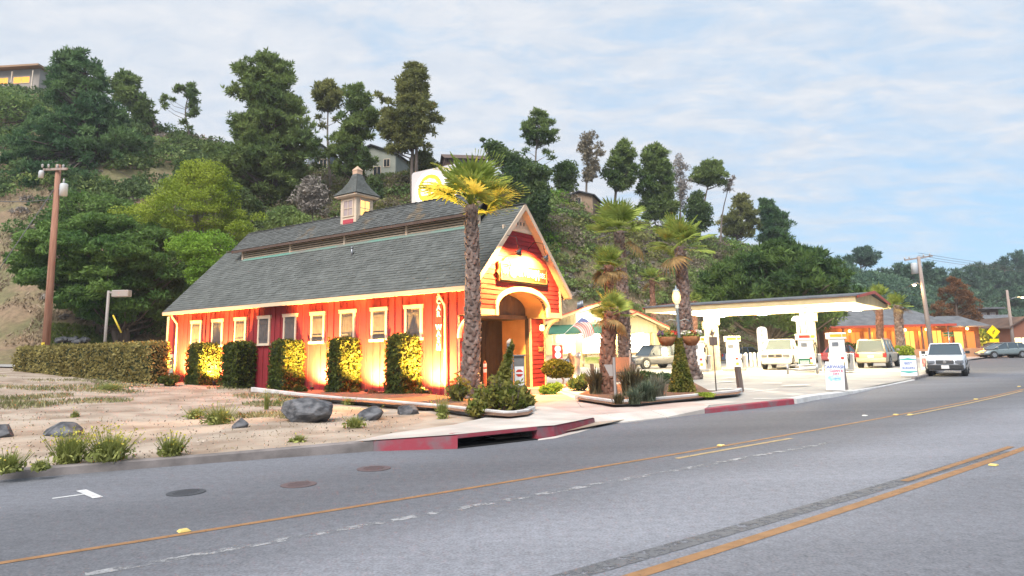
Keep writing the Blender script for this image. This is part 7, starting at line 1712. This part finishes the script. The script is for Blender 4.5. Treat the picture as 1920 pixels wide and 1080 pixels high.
x, y, _ = G(1012, 738, .2); o = MB().prism([(-.55, -.13, 0), (-.5, -.08, .2), (-.5, .08, .2), (-.55, .13, 0)], (1.1, 0, 0)).build('wheel_stop', M_['tan_concrete'], None, .015); o.location = (x, y, .19); o.rotation_euler = (0, 0, R(-20)); tag(o, 'tan concrete wheel stop block at the right of the wash bay entrance', 'wheel stop')
# right-hand street furniture
x, y, _ = D(1867, 660, 80); o = empty('warning_sign', (x, y, .1), 0, 'yellow diamond warning sign with a black bent arrow and plaque below', 'sign'); Msy = mat('sign_yellow', (.80, .56, .0), emit=(1, .75, 0), estr=.05, rough=.5); MB().cyl((0, 0, 0), .04, 3.4, 8).build('post', M_['grey_metal'], o)
k = MB().box((0, 0, 0), (1.08, .02, 1.08)).build('diamond', Msy, o); k.location = (0, -.06, 2.62); k.rotation_euler = (0, R(45), 0)
MB().tube([(-.08, -.08, 2.40), (-.06, -.08, 2.62), (.1, -.08, 2.70), (.14, -.08, 2.82)], .045, 6).build('arrow', M_['black_metal'], o); MB().box((0, -.06, 1.62), (1.0, .02, .42)).build('plaque', Msy, o)
x, y, _ = D(1783, 665, 74); o = empty('street_name_sign', (x, y, .1), 0, 'grey post with two crossed green street name blades', 'street sign'); MB().cyl((0, 0, 0), .06, 2.7, 8).build('post', M_['grey_metal'], o); MB().box((0, 0, 2.5), (1.3, .02, .2), R(12)).build('name_blade', M_['green_sign'], o); MB().box((0, 0, 2.25), (1.1, .02, .2), R(-60)).build('name_blade', M_['green_sign'], o)
x, y, _ = D(1812, 668, 76); o = empty('low_wall', (x, y, .1), 0, 'low blue-grey wall left of the parked hatchback', 'wall'); MB().bb((-.9, -.2, 0), (.9, .2, .75)).build('wall_body', mat('slate_wall', (.15, .17, .20), rough=.8), o, .02)
x, y, _ = D(1795, 665, 84); o = empty('garden_fence', (x, y, .1), 0, 'low wooden garden fence glowing orange behind the street name sign', 'fence')
for i in range(22): MB().bb((-4 + i * .37, 0, 0), (-3.66 + i * .37, .05, 1.5 + .06 * (i % 3))).build('board', M_['brown_board'], o)
for u, Y, lb in ((1765, 80, 'garden lantern glowing orange left of the street name sign'), (1812, 81, 'garden lantern glowing orange under the reddish tree'), (1833, 82, 'garden lantern glowing white-orange right of the reddish tree')):
    x, y, _ = D(u, 650, Y); o = empty('garden_lantern', (x, y, .1), 0, lb, 'lantern', 'garden lanterns under the reddish tree'); MB().cyl((0, 0, 0), .04, 2.2, 8).build('post', M_['black_metal'], o); MB().lathe([(.05, 2.2), (.16, 2.3), (.16, 2.5), (.04, 2.62), (0, 2.64)], n=10).build('globe', M_['glow_warm'], o)
    lt = bpy.data.lights.new('lantern_light', 'POINT'); lt.energy = 420; lt.color = (1, .40, .06); lt.shadow_soft_size = .17; lo = bpy.data.objects.new('lantern_light', lt); COL.objects.link(lo); lo.parent = o; lo.location = (0, -.35, 2.4)
x, y, _ = D(1612, 655, 62); shrub('round_hedge_bush', 'round clipped green bush behind the champagne SUV', (x, y, .15), 1.15, 3000, 'hedge', .11, h=1.5)
x, y, _ = D(1692, 672, 56); shrub('golden_bush', 'round yellow lit bush in front of the short palm right of the champagne SUV', (x, y, .15), .95, 2400, 'bright', .10, h=1.2)
x, y, _ = D(1852, 650, 84); shrub('street_shrub', 'dark green shrub behind the yellow diamond sign', (x, y, .1), 1.4, 1800, 'conifer', .16, h=2.8)
x, y, _ = D(1828, 655, 83); shrub('street_shrub', 'dark spiky shrub left of the yellow diamond sign', (x, y, .1), 1.2, 1400, 'cypress', .16, h=2.2)

# manholes and raised markers on the road
def manhole(u, v, r, m, lb):
    x, y, _ = G(u, v); o = empty('manhole_cover', (x, y, .002), 0, lb, 'manhole cover', 'manhole covers in the road'); MB().lathe([(r, 0), (r, .006), (r * .9, .007), (0, .007)], n=28, smooth=False).build('cover', m, o); b = MB()
    for k in range(5): b.box((0, -r * .6 + k * r * .3, .010), (r * (1.2 if abs(k - 2) < 2 else .8), r * .06, .004))
    stuff(b.build('cover_ribs', m, o))
Mrust = mat('rusty_iron', (.12, .08, .08), (.10, .075, .078), scale=9, rough=.8); Miron = mat('dark_iron', (.055, .057, .065), rough=.7)
manhole(349, 924, .24, Miron, 'dark round manhole cover left of the two rusty ones'); manhole(560, 909, .24, Mrust, 'rusty manhole cover in the middle of the three'); manhole(701, 879, .26, Mrust, 'reddish manhole cover nearest the storm drain')
Mry = mat('reflector_yellow', (.66, .50, .16), rough=.4); Mrw = mat('reflector_white', (.68, .66, .60), rough=.4)
for (u, v, m), lb in zip(((345, 997, Mry), (1352, 836, Mry), (1622, 780, Mrw), (1680, 778, Mry), (1707, 778, Mry), (1830, 749, Mry), (1911, 725, Mry), (1863, 873, Mry)),
    ('raised road marker on the lane line nearest the left edge', 'raised yellow marker beside the start of the doubled lane line', 'white raised marker left of a close pair of yellow ones', 'left marker of the close pair on the lane line', 'right marker of the close pair on the lane line', 'raised marker at the doubled lane line near the right edge', 'farthest raised marker at the right edge', 'yellow raised marker by the thick line at the lower right')):
    x, y, _ = G(u, v); b = MB(); b.add([(-.06, -.05, 0), (.06, -.05, 0), (.06, .05, 0), (-.06, .05, 0), (-.035, -.045, .018), (.035, -.045, .018), (.035, .045, .018), (-.035, .045, .018)], [(4, 5, 6, 7), (0, 1, 5, 4), (1, 2, 6, 5), (2, 3, 7, 6), (3, 0, 4, 7)])
    o = b.build('road_marker', m); o.location = (x, y, .006); o.rotation_euler = (0, 0, R(39)); tag(o, lb, 'road marker', 'raised markers on the road')

# lettering becomes ordinary meshes
dg = bpy.context.evaluated_depsgraph_get()
for o in [q for q in COL.objects if q.type == 'FONT']:
    me = bpy.data.meshes.new_from_object(o.evaluated_get(dg)); n = link(o.name, me, o.parent); n.location, n.rotation_euler, n.scale = o.location, o.rotation_euler, o.scale
    nm = o.name; bpy.data.objects.remove(o); n.name = nm
# ---- air
hm, hn, hl_ = nodes_of('air'); hn.remove(hn['Principled BSDF']); pv_ = hn.new('ShaderNodeVolumePrincipled'); pv_.inputs['Color'].default_value = (.80, .88, 1, 1); pv_.inputs['Density'].default_value = .00038; pv_.inputs['Anisotropy'].default_value = .1
hl_.new(pv_.outputs[0], hn['Material Output'].inputs['Volume'])
hb_ = MB().bb((-420, -70, -1.5), (420, 400, 140)).build('haze', hm); stuff(hb_)
